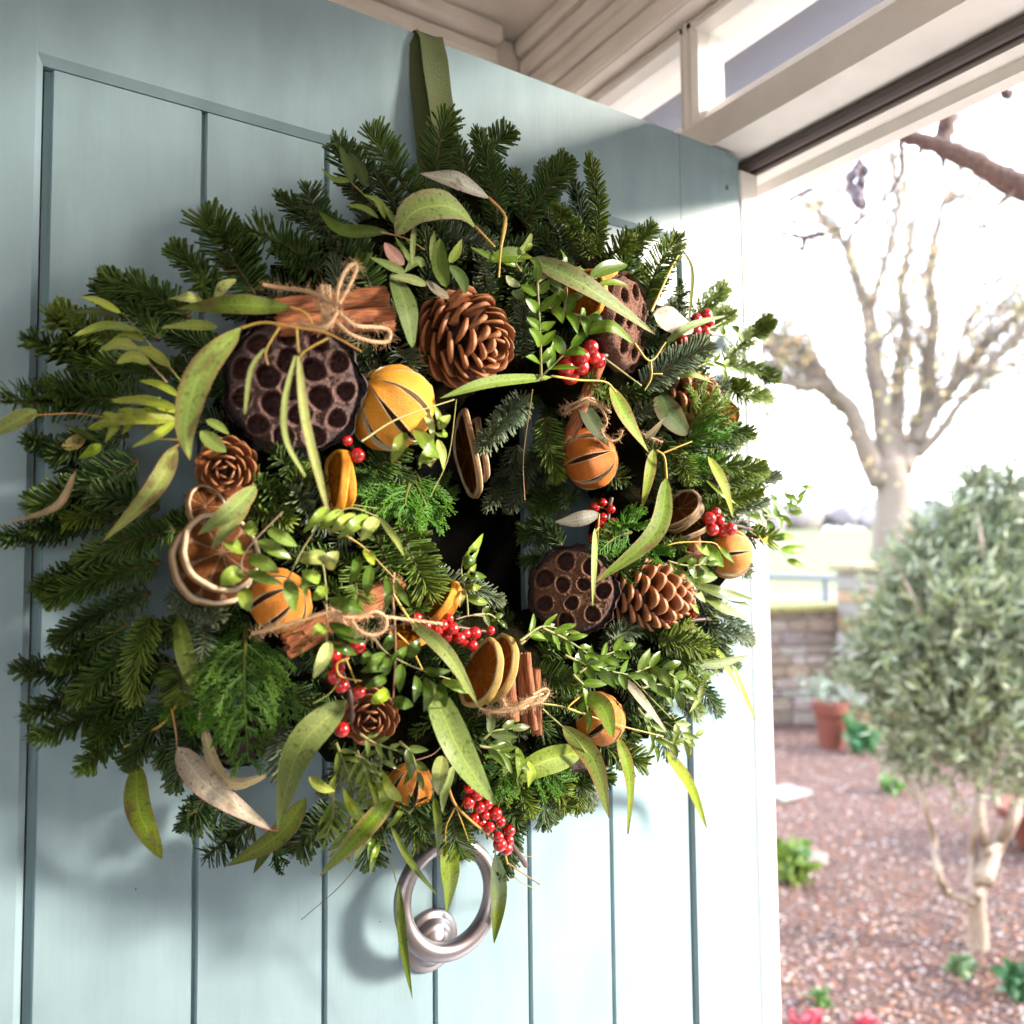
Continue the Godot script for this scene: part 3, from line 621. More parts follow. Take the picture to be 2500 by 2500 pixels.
	fp(w, [P(449, -229, 100), P(455, -223, 122)], 0.0130, 2, 1, 1.0)
	fp(w, [P(571, -283, 99), P(594, -274, 103), P(626, -263, 100)], 0.0140, 4, 0, 1.0)
	fp(w, [P(609, -331, 91), P(633, -335, 103)], 0.0130, 1, 0, 1.0)
	fp(w, [P(502, -246, 108), P(498, -266, 116), P(498, -283, 126)], 0.0140, 1, 1, 1.0)
	fp(w, [P(541, -313, 100), P(560, -300, 115)], 0.0130, 4, 0, 1.0)
	fp(w, [P(484, -343, 104), P(490, -342, 126)], 0.0100, 4, 0, 1.0)
	fp(w, [P(471, -423, 109), P(485, -427, 120), P(504, -435, 130)], 0.0140, 4, 0, 1.0)
	fp(w, [P(448, -411, 106), P(405, -420, 124)], 0.0120, 2, 0, 1.0)
	fp(w, [P(340, -442, 107), P(363, -452, 128)], 0.0140, 0, 0, 1.0)
	fp(w, [P(347, -461, 109), P(365, -468, 129)], 0.0130, 0, 0, 1.0)
	fp(w, [P(350, -431, 104), P(358, -420, 122)], 0.0130, 0, 0, 1.0)
	fp(w, [P(500, -440, 100), P(515, -457, 107)], 0.0120, 4, 0, 1.0)
	fp(w, [P(334, -224, 106), P(310, -244, 118), P(274, -271, 141)], 0.0160, 2, 1, 1.6)
	fp(w, [P(365, -253, 49), P(366, -279, 30), P(337, -306, 45)], 0.0150, 2, 1, 1.3)
	fp(w, [P(374, -231, 80), P(379, -255, 76), P(392, -280, 70)], 0.0150, 4, 0, 1.2)
	fp(w, [P(331, -191, 110), P(314, -160, 137)], 0.0130, 2, 1, 1.4)
	fp(w, [P(223, -327, 106), P(229, -352, 116), P(237, -375, 127)], 0.0190, 4, 0, 1.2)
	fp(w, [P(203, -334, 109), P(207, -361, 129)], 0.0170, 0, 0, 1.0)
	fp(w, [P(226, -376, 108), P(225, -390, 129)], 0.0130, 0, 0, 1.0)
	fp(w, [P(253, -414, 108), P(263, -427, 119)], 0.0130, 0, 0, 1.0)
	fp(w, [P(145, -436, 100), P(156, -451, 111)], 0.0140, 3, 1, 1.0)
	fp(w, [P(182, -357, 120), P(182, -380, 130)], 0.0120, 4, 0, 1.0)
	fp(w, [P(262, -104, 98), P(292, -112, 120)], 0.0140, 2, 0, 1.0)
	fp(w, [P(298, -144, 109), P(281, -127, 130)], 0.0120, 2, 1, 1.0)
	fp(w, [P(201, -161, 109), P(190, -144, 116)], 0.0130, 0, 0, 1.0)
	fp(w, [P(220, -199, 110), P(226, -213, 119)], 0.0130, 2, 0, 1.0)
	fp(w, [P(427, -213, 99), P(391, -205, 115)], 0.0110, 1, 0, 1.0)
	fp(w, [P(423, -242, 89), P(406, -272, 86)], 0.0130, 0, 0, 1.0)
	fp(w, [P(430, -264, 65), P(448, -283, 90)], 0.0140, 3, 0, 1.0)
	fp(w, [P(427, -303, 47), P(413, -294, 46)], 0.0130, 3, 0, 1.0)
	fp(w, [P(316, -13, 66), P(338, 9, 82)], 0.0140, 0, 0, 1.0)
	fp(w, [P(350, -62, 94), P(403, 0, 77)], 0.0140, 0, 0, 1.0)
	fp(w, [P(60, -352, 57), P(32, -359, 28), P(4, -369, 25)], 0.0140, 3, 1, 1.0)
	fp(w, [P(79, -419, 66), P(52, -438, 35)], 0.0140, 0, 1, 1.0)
	fp(w, [P(109, -519, 29), P(99, -540, 25)], 0.0130, 3, 0, 1.0)
	fp(w, [P(176, -535, 71), P(162, -555, 68)], 0.0140, 3, 0, 1.0)
	fp(w, [P(208, -534, 81), P(216, -572, 74)], 0.0140, 3, 0, 1.0)
	fp(w, [P(342, -512, 97), P(365, -542, 109)], 0.0140, 1, 0, 1.0)
	fp(w, [P(374, -512, 97), P(414, -537, 108)], 0.0140, 0, 1, 1.0)
	fp(w, [P(413, -509, 96), P(451, -529, 108)], 0.0140, 4, 0, 1.0)
	fp(w, [P(323, -518, 96), P(335, -550, 106)], 0.0140, 1, 1, 1.0)
	fp(w, [P(442, -480, 98), P(487, -502, 109)], 0.0140, 0, 0, 1.0)
	fp(w, [P(286, -525, 93), P(303, -557, 102)], 0.0140, 4, 1, 1.0)
	fp(w, [P(455, -445, 98), P(504, -466, 113)], 0.0140, 1, 0, 1.0)
	fp(w, [P(488, -414, 98), P(532, -435, 113)], 0.0140, 0, 1, 1.0)
	fp(w, [P(235, -526, 87), P(245, -560, 93)], 0.0140, 4, 0, 1.0)
	fp(w, [P(398, -529, 94), P(383, -554, 105)], 0.0140, 1, 1, 1.0)
	fp(w, [P(53, -325, 63), P(25, -325, 26), P(-3, -331, 37)], 0.0145, 3, 1, 1.1)
	fp(w, [P(68, -353, 72), P(36, -363, 48), P(7, -376, 37)], 0.0145, 0, 1, 1.1)
	fp(w, [P(63, -373, 65), P(38, -387, 37), P(13, -403, 37)], 0.0145, 3, 1, 1.1)
	fp(w, [P(78, -394, 71), P(50, -415, 46), P(23, -442, 37)], 0.0145, 0, 1, 1.1)
	fp(w, [P(71, -416, 60), P(53, -446, 26), P(36, -471, 37)], 0.0145, 0, 1, 1.1)
	fp(w, [P(61, -438, 38), P(34, -455, 26), P(3, -463, 37)], 0.0145, 0, 1, 1.1)
	fp(w, [P(83, -434, 64), P(71, -464, 43), P(56, -487, 37)], 0.0145, 3, 1, 1.1)
	fp(w, [P(97, -456, 65), P(89, -481, 55), P(86, -506, 37)], 0.0145, 3, 1, 1.1)
	fp(w, [P(67, -318, 74), P(31, -308, 60)], 0.0145, 3, 1, 1.1)
	fp(w, [P(76, -332, 78), P(49, -339, 70), P(25, -352, 37)], 0.0145, 0, 1, 1.1)
	fp(w, [P(39, -222, 35), P(17, -212, 26), P(-6, -207, 37)], 0.0145, 0, 1, 1.1)
	fp(w, [P(67, -203, 63), P(53, -179, 47), P(37, -157, 37)], 0.0145, 0, 1, 1.1)
	fp(w, [P(105, -172, 78), P(76, -140, 66)], 0.0145, 0, 1, 1.1)
	fp(w, [P(213, -59, 80), P(186, -43, 84)], 0.0145, 0, 1, 1.1)
	fp(w, [P(55, -246, 58), P(30, -234, 23), P(4, -240, 35)], 0.0145, 0, 0, 1.1)
	fp(w, [P(50, -268, 55), P(29, -271, 39), P(8, -282, 35)], 0.0145, 3, 1, 1.1)
	fp(w, [P(56, -286, 61), P(21, -306, 35)], 0.0145, 3, 0, 1.1)
	fp(w, [P(76, -225, 69), P(35, -220, 39)], 0.0145, 0, 1, 1.1)
	fp(w, [P(48, -203, 38), P(9, -190, 35)], 0.0145, 4, 0, 1.1)
	fp(w, [P(86, -186, 67), P(51, -169, 35)], 0.0145, 0, 1, 1.1)
	fp(w, [P(127, -144, 76), P(103, -125, 81)], 0.0145, 0, 0, 1.1)
	fp(w, [P(461, -74, 87), P(481, -50, 102)], 0.0145, 4, 1, 1.1)
	fp(w, [P(521, -146, 92), P(660, -83, 35)], 0.0145, 4, 0, 1.1)
	fp(w, [P(530, -227, 95), P(598, -234, 112)], 0.0145, 0, 1, 1.1)
	fp(w, [P(536, -262, 95), P(616, -269, 109)], 0.0145, 4, 0, 1.1)
	fp(w, [P(548, -307, 95), P(602, -291, 114)], 0.0145, 1, 1, 1.1)
	fp(w, [P(56, -307, 62), P(27, -306, 36), P(-3, -317, 35)], 0.0145, 0, 0, 1.1)
	fp(w, [P(150, -317, 101), P(114, -299, 115)], 0.0135, 0, 1, 1.1)
	fp(w, [P(164, -310, 102), P(130, -284, 118)], 0.0135, 3, 0, 1.1)
	fp(w, [P(136, -332, 99), P(147, -294, 120)], 0.0135, 0, 1, 1.1)
	fp(w, [P(172, -332, 102), P(143, -308, 120)], 0.0135, 2, 0, 1.1)
	fp(w, [P(119, -318, 96), P(137, -326, 119)], 0.0135, 4, 1, 1.1)
	fp(w, [P(173, -423, 99), P(145, -395, 117)], 0.0135, 0, 0, 1.1)
	fp(w, [P(163, -430, 97), P(176, -404, 121)], 0.0135, 3, 1, 1.1)
	fp(w, [P(204, -293, 100), P(221, -267, 119)], 0.0135, 0, 0, 1.1)
	fp(w, [P(384, -261, 49), P(363, -308, 37)], 0.0135, 2, 1, 1.1)
	fp(w, [P(324, -141, 101), P(340, -177, 115)], 0.0135, 0, 0, 1.1)
	fp(w, [P(421, -302, 43), P(396, -289, 22)], 0.0140, 3, 1, 1.0)
	fp(w, [P(416, -327, 44), P(386, -329, 24)], 0.0140, 3, 0, 1.0)
	fp(w, [P(411, -273, 40), P(384, -264, 33)], 0.0140, 3, 1, 1.0)
	fp(w, [P(423, -292, 44), P(399, -307, 26)], 0.0140, 0, 0, 1.0)
	fp(w, [P(406, -351, 49), P(372, -355, 49)], 0.0140, 3, 1, 1.0)
	fp(w, [P(399, -250, 45), P(393, -277, 27)], 0.0140, 3, 0, 1.0)
	fp(w, [P(413, -341, 48), P(397, -317, 29)], 0.0140, 3, 1, 1.0)
	for i in 90:   # outward, low, behind the rest
		var a := i * 2.39996 + rnd(-0.1, 0.1)
		var d := Vector3(cos(a), sin(a), 0)
		var t := Vector3(-sin(a), cos(a), 0) * rnd(-0.5, 0.5)
		var q := P(360, -300, 0) + d * rnd(0.17, 0.22) + Vector3(0, 0, rnd(0.04, 0.075))
		var e := q + (d + t).normalized() * rnd(0.075, 0.105) + Vector3(0, 0, rnd(-0.03, 0.01))
		fp(w, [q, q.lerp(e, 0.5) + Vector3(0, 0, 0.012), e], rnd(0.012, 0.015), [0, 3, 3, 2][i % 4] if cos(a) < 0.3 else [0, 2, 4, 3][i % 4], i % 2)
	for i in 110:   # over the face of the ring
		var a := i * 2.39996 + 0.7
		var d := Vector3(cos(a), sin(a), 0)
		var q := P(360, -300, 0) + d * rnd(0.13, 0.2) + Vector3(0, 0, 0.088)
		var s := Vector3(-sin(a), cos(a), 0) * rnd(-1, 1) + d * rnd(-0.3, 1.0)
		var e := q + s.normalized() * rnd(0.06, 0.09) + Vector3(0, 0, rnd(-0.004, 0.012))
		fp(w, [q, q.lerp(e, 0.5) + Vector3(0, 0, 0.012), e], rnd(0.011, 0.014), [3, 0, 2, 3][i % 4], 1)
	for i in 48:   # round the inside of the ring
		var a := i * 2.39996 + 1.9
		var d := Vector3(cos(a), sin(a), 0)
		var q := P(360, -300, 0) + d * rnd(0.13, 0.16) + Vector3(0, 0, rnd(0.035, 0.065))
		var e := q - d * rnd(0.035, 0.055) + Vector3(-sin(a), cos(a), 0) * rnd(-0.04, 0.04) + Vector3(0, 0, rnd(-0.02, 0.005))
		fp(w, [q, q.lerp(e, 0.5) + Vector3(0, 0, 0.006), e], rnd(0.010, 0.013), [3, 3, 0][i % 3], 1)
	cp(w, [P(117, -394, 98), P(110, -429, 120), P(117, -482, 107)], 0.040, Color(0.045, 0.115, 0.014), 20)
	cp(w, [P(113, -399, 97), P(99, -421, 112), P(94, -441, 109)], 0.026, Color(0.045, 0.115, 0.014), 14)
	cp(w, [P(121, -404, 98), P(129, -431, 117), P(142, -456, 116)], 0.026, Color(0.045, 0.115, 0.014), 14)
	cp(w, [P(114, -423, 103), P(105, -447, 103), P(98, -462, 93)], 0.028, Color(0.050, 0.150, 0.012), 14)
	cp(w, [P(239, -287, 102), P(217, -303, 107), P(191, -312, 120)], 0.035, Color(0.050, 0.150, 0.012), 18)
	cp(w, [P(239, -289, 102), P(252, -304, 98), P(273, -294, 90)], 0.030, Color(0.035, 0.095, 0.012), 16)
	cp(w, [P(236, -292, 103), P(242, -312, 111), P(245, -325, 111)], 0.030, Color(0.050, 0.150, 0.012), 16)
	cp(w, [P(229, -292, 94), P(206, -299, 108), P(194, -299, 109)], 0.030, Color(0.035, 0.095, 0.012), 16)
	cp(w, [P(227, -298, 115), P(219, -314, 126), P(229, -321, 125)], 0.030, Color(0.050, 0.150, 0.012), 14)
	cp(w, [P(512, -237, 109), P(509, -219, 130), P(503, -204, 130)], 0.030, Color(0.100, 0.170, 0.020), 16)
	cp(w, [P(518, -240, 110), P(524, -224, 130), P(536, -204, 130)], 0.030, Color(0.100, 0.170, 0.020), 16)
	cp(w, [P(512, -245, 109), P(519, -240, 130), P(546, -228, 130)], 0.028, Color(0.050, 0.150, 0.012), 16)
	cp(w, [P(493, -262, 106), P(513, -270, 118), P(527, -267, 130)], 0.028, Color(0.050, 0.150, 0.012), 14)
	cp(w, [P(455, -330, 95), P(427, -336, 104), P(407, -348, 108)], 0.030, Color(0.050, 0.150, 0.012), 16)
	cp(w, [P(446, -333, 91), P(437, -324, 106), P(448, -321, 111)], 0.030, Color(0.050, 0.150, 0.012), 14)
	cp(w, [P(450, -342, 105), P(447, -345, 124), P(450, -351, 136)], 0.028, Color(0.050, 0.150, 0.012), 14)
	cp(w, [P(434, -354, 91), P(428, -362, 112), P(443, -361, 116)], 0.030, Color(0.035, 0.095, 0.012), 14)
	cp(w, [P(496, -443, 100), P(502, -448, 119), P(533, -452, 116)], 0.030, Color(0.100, 0.170, 0.020), 16)
	cp(w, [P(478, -429, 110), P(489, -421, 120), P(517, -428, 119)], 0.030, Color(0.100, 0.170, 0.020), 14)
	cp(w, [P(339, -508, 109), P(344, -517, 118), P(362, -530, 116)], 0.030, Color(0.050, 0.150, 0.012), 16)
	cp(w, [P(318, -504, 109), P(293, -509, 128), P(301, -524, 126)], 0.030, Color(0.050, 0.150, 0.012), 16)
	cp(w, [P(311, -499, 109), P(303, -507, 128), P(300, -531, 124)], 0.022, Color(0.100, 0.170, 0.020), 16)
	cp(w, [P(162, -573, 15), P(164, -573, 25), P(159, -558, 52)], 0.020, Color(0.035, 0.095, 0.012), 10)
	cp(w, [P(86, -445, 72), P(83, -450, 78), P(90, -453, 81)], 0.022, Color(0.050, 0.150, 0.012), 12)
	leaves(w)

func leaves(w: Node) -> void:
	var o := w
	lf(o, [P(270, -107, 138), P(233, -112, 167), P(208, -120, 165), P(200, -134, 151)], 0.0228, Color(0.292, 0.391, 0.124), 1, "leaf_matt", Color(0.450, 0.250, 0.250), 0.3, 0.22, 0.0)
	lf(o, [P(284, -81, 136), P(246, -86, 154), P(221, -82, 144)], 0.0152, Color(0.550, 0.530, 0.470), 0, "leaf_matt", Color(0.400, 0.200, 0.200), 0.4, 0.22, 0.0)
	lf(o, [P(204, -155, 139), P(201, -187, 165), P(208, -212, 160)], 0.0167, Color(0.129, 0.186, 0.062), 1, "leaf_matt", null, 0.0, 0.15, 0.0)
	lf(o, [P(314, -125, 145), P(350, -147, 168), P(431, -170, 157)], 0.0192, Color(0.172, 0.233, 0.087), 0, "leaf_matt", Color(0.300, 0.150, 0.120), 0.0, 0.22, 0.0)
	lf(o, [P(459, -140, 125), P(480, -145, 130), P(510, -145, 123)], 0.0250, Color(0.620, 0.500, 0.440), 1, "leaf_matt", null, 0.0, 0.10, 0.0)
	lf(o, [P(459, -169, 139), P(485, -151, 145), P(634, -95, 55)], 0.0072, Color(0.172, 0.233, 0.081), 0, "leaf_matt", null, 0.0, 0.22, 0.0)
	lf(o, [P(509, -67, 112), P(514, -90, 119), P(487, -146, 140)], 0.0040, Color(0.138, 0.158, 0.031), 2, "leaf_matt", null, 0.0, 0.22, 0.0)
	lf(o, [P(404, -210, 130), P(411, -238, 141), P(438, -266, 139)], 0.0160, Color(0.172, 0.270, 0.031), 0, "leaf_matt", Color(0.350, 0.070, 0.060), 0.0, 0.22, 0.0)
	lf(o, [P(474, -208, 117), P(467, -229, 134), P(496, -244, 127)], 0.0236, Color(0.060, 0.093, 0.037), 1, "leaf_matt", Color(0.160, 0.070, 0.040), 0.0, 0.22, 0.0)
	lf(o, [P(396, -220, 100), P(404, -240, 107), P(419, -259, 111)], 0.0182, Color(0.043, 0.065, 0.019), 0, "leaf_matt", null, 0.0, 0.22, 0.0)
	lf(o, [P(481, -193, 129), P(493, -193, 140), P(527, -195, 130)], 0.0056, Color(0.224, 0.298, 0.074), 0, "leaf_matt", null, 0.0, 0.22, 0.0)
	lf(o, [P(451, -260, 130), P(442, -285, 133), P(440, -312, 126)], 0.0107, Color(0.189, 0.260, 0.031), 0, "leaf_matt", Color(0.450, 0.220, 0.150), 0.0, 0.22, 0.0)
	lf(o, [P(464, -284, 132), P(432, -332, 150), P(373, -373, 143)], 0.0168, Color(0.112, 0.186, 0.019), 0, "leaf_matt", Color(0.300, 0.200, 0.100), 0.2, 0.22, 0.0)
	lf(o, [P(518, -262, 129), P(526, -289, 139), P(537, -319, 140)], 0.0131, Color(0.206, 0.316, 0.019), 0, "leaf_matt", Color(0.400, 0.120, 0.080), 0.0, 0.22, 0.0)
	lf(o, [P(411, -315, 105), P(395, -320, 93), P(389, -321, 70)], 0.0133, Color(0.950, 0.960, 0.850), 0, "leaf_matt", Color(0.500, 0.300, 0.200), 0.0, 0.10, 0.0)
	lf(o, [P(396, -328, 117), P(372, -356, 145), P(357, -390, 161)], 0.0057, Color(0.344, 0.428, 0.149), 0, "leaf_matt", null, 0.0, 0.22, 0.0)
	lf(o, [P(503, -447, 119), P(536, -449, 121), P(589, -447, 109)], 0.0098, Color(0.206, 0.279, 0.136), 0, "leaf_matt", Color(0.120, 0.050, 0.050), 0.0, 0.22, 0.0)
	lf(o, [P(540, -436, 112), P(567, -461, 103), P(665, -503, 30)], 0.0083, Color(0.344, 0.446, 0.081), 0, "leaf_matt", null, 0.0, 0.22, 0.0)
	lf(o, [P(573, -456, 102), P(668, -498, 30), P(688, -534, 30)], 0.0090, Color(0.396, 0.502, 0.112), 0, "leaf_matt", null, 0.0, 0.22, 0.0)
	lf(o, [P(526, -458, 111), P(522, -478, 109), P(507, -493, 109)], 0.0062, Color(0.344, 0.428, 0.161), 0, "leaf_matt", null, 0.0, 0.22, 0.0)
	lf(o, [P(360, -457, 144), P(367, -466, 159), P(380, -491, 155)], 0.0147, Color(0.172, 0.270, 0.031), 1, "leaf_matt", Color(0.300, 0.100, 0.050), 0.0, 0.22, 0.0)
	lf(o, [P(414, -451, 129), P(426, -471, 140), P(465, -503, 126)], 0.0079, Color(0.520, 0.470, 0.400), 0, "leaf_matt", null, 0.0, 0.22, 0.0)
	lf(o, [P(350, -482, 130), P(373, -510, 139), P(408, -567, 115)], 0.0159, Color(0.189, 0.270, 0.050), 0, "leaf_matt", Color(0.350, 0.070, 0.060), 0.0, 0.22, 0.0)
	lf(o, [P(415, -500, 119), P(423, -535, 123), P(450, -594, 89)], 0.0133, Color(0.172, 0.270, 0.019), 0, "leaf_matt", Color(0.350, 0.070, 0.060), 0.0, 0.22, 0.0)
	lf(o, [P(484, -524, 100), P(579, -583, 35), P(603, -631, 35)], 0.0144, Color(0.206, 0.307, 0.019), 0, "leaf_matt", Color(0.350, 0.070, 0.060), 0.0, 0.22, 0.0)
	lf(o, [P(227, -435, 145), P(238, -480, 168), P(273, -523, 154)], 0.0212, Color(0.232, 0.316, 0.093), 0, "leaf", null, 0.0, 0.30, 0.0)
	lf(o, [P(213, -394, 145), P(228, -415, 170), P(258, -454, 160)], 0.0102, Color(0.310, 0.391, 0.124), 0, "leaf", Color(0.400, 0.300, 0.200), 0.0, 0.22, 0.0)
	lf(o, [P(172, -444, 135), P(137, -469, 146), P(137, -529, 103)], 0.0198, Color(0.146, 0.195, 0.056), 0, "leaf_matt", null, 0.0, 0.12, 0.0)
	lf(o, [P(156, -511, 104), P(141, -538, 88), P(119, -566, 45)], 0.0151, Color(0.146, 0.195, 0.031), 0, "leaf_matt", Color(0.160, 0.070, 0.040), 0.0, 0.22, 0.0)
	lf(o, [P(143, -536, 81), P(143, -554, 60), P(138, -575, 45)], 0.0092, Color(0.060, 0.093, 0.015), 0, "leaf_matt", null, 0.0, 0.22, 0.0)
	lf(o, [P(82, -475, 65), P(96, -497, 88), P(139, -534, 90)], 0.0176, Color(0.520, 0.460, 0.400), 0, "leaf_matt", Color(0.300, 0.120, 0.100), 0.4, 0.10, 0.0)
	lf(o, [P(62, -489, 35), P(62, -517, 45), P(78, -554, 40)], 0.0162, Color(0.155, 0.233, 0.019), 1, "leaf_matt", Color(0.220, 0.120, 0.040), 0.6, 0.15, 0.0)
	lf(o, [P(76, -386, 92), P(79, -416, 107), P(94, -446, 107)], 0.0115, Color(0.086, 0.121, 0.019), 1, "leaf_matt", null, 0.0, 0.20, 0.0)
	lf(o, [P(92, -451, 84), P(101, -485, 84), P(113, -498, 90), P(131, -493, 100)], 0.0083, Color(0.400, 0.330, 0.200), 2, "leaf_matt", null, 0.0, 0.22, 0.8)
	lf(o, [P(212, -513, 124), P(186, -534, 125), P(177, -578, 70)], 0.0136, Color(0.138, 0.223, 0.019), 0, "leaf", Color(0.550, 0.250, 0.200), 0.0, 0.22, 0.0)
	lf(o, [P(100, -210, 143), P(72, -245, 169), P(64, -276, 167), P(69, -295, 155)], 0.0158, Color(0.258, 0.363, 0.087), 0, "leaf_matt", Color(0.350, 0.120, 0.080), 0.9, 0.12, 0.0)
	lf(o, [P(130, -193, 145), P(94, -198, 148), P(68, -195, 112)], 0.0136, Color(0.155, 0.233, 0.031), 0, "leaf_matt", Color(0.160, 0.070, 0.040), 0.3, 0.15, 0.0)
	lf(o, [P(90, -207, 128), P(73, -209, 129), P(62, -205, 100)], 0.0077, Color(0.361, 0.446, 0.099), 1, "leaf_matt", null, 0.0, 0.22, 0.0)
	lf(o, [P(84, -186, 111), P(73, -187, 113), P(68, -182, 87)], 0.0073, Color(0.387, 0.428, 0.149), 1, "leaf_matt", null, 0.3, 0.22, 0.0)
	lf(o, [P(91, -186, 114), P(94, -180, 125), P(106, -168, 108)], 0.0074, Color(0.378, 0.428, 0.161), 1, "leaf_matt", null, 0.5, 0.22, 0.0)
	lf(o, [P(69, -281, 115), P(53, -311, 134), P(31, -341, 94)], 0.0114, Color(0.258, 0.307, 0.093), 0, "leaf_matt", Color(0.280, 0.120, 0.080), 1.2, 0.22, 0.0)
	lf(o, [P(-3, -257, 60), P(-17, -269, 75), P(-30, -279, 75)], 0.0111, Color(0.224, 0.279, 0.087), 0, "leaf_matt", null, 0.5, 0.22, 0.0)
	lf(o, [P(21, -292, 45), P(8, -318, 75), P(-21, -330, 75)], 0.0048, Color(0.200, 0.150, 0.100), 0, "leaf_matt", null, 0.5, 0.22, 0.0)
	lf(o, [P(113, -306, 132), P(93, -323, 151), P(77, -337, 138)], 0.0121, Color(0.206, 0.288, 0.093), 0, "leaf_matt", Color(0.450, 0.250, 0.150), 0.0, 0.22, 0.0)
	lf(o, [P(110, -313, 132), P(94, -331, 146), P(84, -346, 141)], 0.0093, Color(0.189, 0.260, 0.087), 0, "leaf_matt", Color(0.400, 0.200, 0.100), 0.0, 0.22, 0.0)
	lf(o, [P(70, -260, 114), P(51, -256, 120), P(35, -252, 90)], 0.0076, Color(0.327, 0.400, 0.037), 0, "leaf_gloss", null, 0.0, 0.22, 0.0)
	lf(o, [P(70, -265, 114), P(44, -266, 115), P(24, -267, 65)], 0.0105, Color(0.310, 0.372, 0.056), 1, "leaf", null, 0.4, 0.22, 0.0)
	lf(o, [P(68, -267, 119), P(55, -278, 130), P(45, -283, 107)], 0.0058, Color(0.344, 0.419, 0.050), 0, "leaf_gloss", null, 0.0, 0.22, 0.0)
	lf(o, [P(33, -278, 71), P(27, -282, 66), P(22, -284, 45)], 0.0075, Color(0.224, 0.335, 0.025), 1, "leaf_matt", null, 0.0, 0.22, 0.0)
	lf(o, [P(31, -277, 77), P(23, -269, 55), P(13, -262, 45)], 0.0044, Color(0.060, 0.093, 0.019), 0, "leaf_matt", null, 0.0, 0.22, 0.0)
	lf(o, [P(26, -267, 45), P(19, -275, 45), P(12, -277, 45)], 0.0096, Color(0.200, 0.170, 0.060), 1, "leaf_matt", null, 0.8, 0.22, 0.0)
	lf(o, [P(85, -265, 122), P(92, -269, 125), P(98, -274, 127)], 0.0061, Color(0.224, 0.288, 0.074), 0, "leaf_matt", null, 0.0, 0.22, 0.0)
	lf(o, [P(82, -272, 121), P(89, -279, 124), P(96, -285, 127)], 0.0097, Color(0.206, 0.279, 0.074), 1, "leaf_matt", null, 0.0, 0.22, 0.0)
	lf(o, [P(67, -254, 132), P(57, -246, 123), P(47, -243, 114)], 0.0059, Color(0.344, 0.428, 0.037), 0, "leaf_gloss", null, 0.0, 0.22, 0.0)
	lf(o, [P(67, -262, 132), P(50, -256, 119), P(34, -255, 98)], 0.0079, Color(0.327, 0.400, 0.043), 0, "leaf_gloss", null, 0.0, 0.22, 0.0)
	lf(o, [P(42, -193, 77), P(30, -187, 75), P(18, -185, 75)], 0.0056, Color(0.292, 0.363, 0.050), 0, "leaf_gloss", null, 0.0, 0.22, 0.0)
	lf(o, [P(47, -210, 104), P(33, -202, 75), P(15, -211, 75)], 0.0078, Color(0.258, 0.335, 0.050), 0, "leaf_gloss", null, 0.0, 0.22, 0.0)
	lf(o, [P(47, -223, 110), P(39, -217, 93), P(30, -218, 75)], 0.0085, Color(0.361, 0.437, 0.074), 1, "leaf_gloss", null, 0.0, 0.22, 0.0)
	lf(o, [P(53, -233, 118), P(45, -227, 107), P(37, -230, 96)], 0.0072, Color(0.387, 0.456, 0.093), 1, "leaf_gloss", null, 0.0, 0.22, 0.0)
	lf(o, [P(43, -194, 71), P(31, -189, 60), P(14, -192, 60)], 0.0064, Color(0.043, 0.065, 0.012), 0, "leaf_gloss", null, 0.0, 0.22, 0.0)
	lf(o, [P(63, -235, 127), P(54, -226, 118), P(46, -221, 108)], 0.0071, Color(0.310, 0.381, 0.062), 0, "leaf_gloss", null, 0.0, 0.22, 0.0)
	lf(o, [P(51, -217, 107), P(43, -210, 92), P(37, -209, 70)], 0.0061, Color(0.275, 0.353, 0.050), 0, "leaf_gloss", null, 0.0, 0.22, 0.0)
	lf(o, [P(98, -236, 200), P(91, -249, 199), P(88, -273, 199)], 0.0027, Color(0.430, 0.484, 0.186), 2, "leaf_matt", null, 0.0, 0.22, 0.0)
	lf(o, [P(115, -238, 201), P(109, -265, 201), P(110, -286, 201), P(120, -306, 204)], 0.0035, Color(0.413, 0.484, 0.174), 2, "leaf_matt", null, 0.0, 0.22, 0.0)
	lf(o, [P(114, -240, 209), P(118, -278, 211), P(129, -324, 214)], 0.0054, Color(0.464, 0.530, 0.192), 2, "leaf_matt", Color(0.500, 0.350, 0.200), 0.0, 0.22, 0.0)
	lf(o, [P(347, -209, 127), P(272, -227, 155), P(230, -243, 156)], 0.0094, Color(0.146, 0.214, 0.037), 0, "leaf_matt", null, 0.0, 0.22, 0.0)
	lf(o, [P(234, -166, 160), P(229, -150, 160), P(230, -132, 159)], 0.0114, Color(0.112, 0.177, 0.031), 1, "leaf_matt", null, 0.0, 0.35, 0.0)
	lf(o, [P(211, -153, 154), P(212, -137, 153), P(215, -119, 151)], 0.0040, Color(0.258, 0.335, 0.112), 2, "leaf_matt", null, 0.0, 0.22, 0.0)
	lf(o, [P(206, -159, 154), P(194, -156, 153), P(181, -152, 151)], 0.0065, Color(0.224, 0.298, 0.099), 0, "leaf_matt", null, 0.0, 0.22, 0.0)
	lf(o, [P(205, -154, 154), P(198, -148, 152), P(192, -140, 151)], 0.0098, Color(0.420, 0.250, 0.220), 1, "leaf_matt", Color(0.500, 0.200, 0.200), 0.0, 0.22, 0.0)
	lf(o, [P(222, -165, 155), P(208, -163, 154), P(195, -163, 153)], 0.0073, Color(0.275, 0.326, 0.136), 0, "leaf_matt", null, 0.0, 0.22, 0.0)
	lf(o, [P(242, -146, 150), P(252, -154, 150), P(255, -164, 150)], 0.0090, Color(0.095, 0.158, 0.037), 1, "leaf_matt", null, 0.0, 0.22, 0.0)
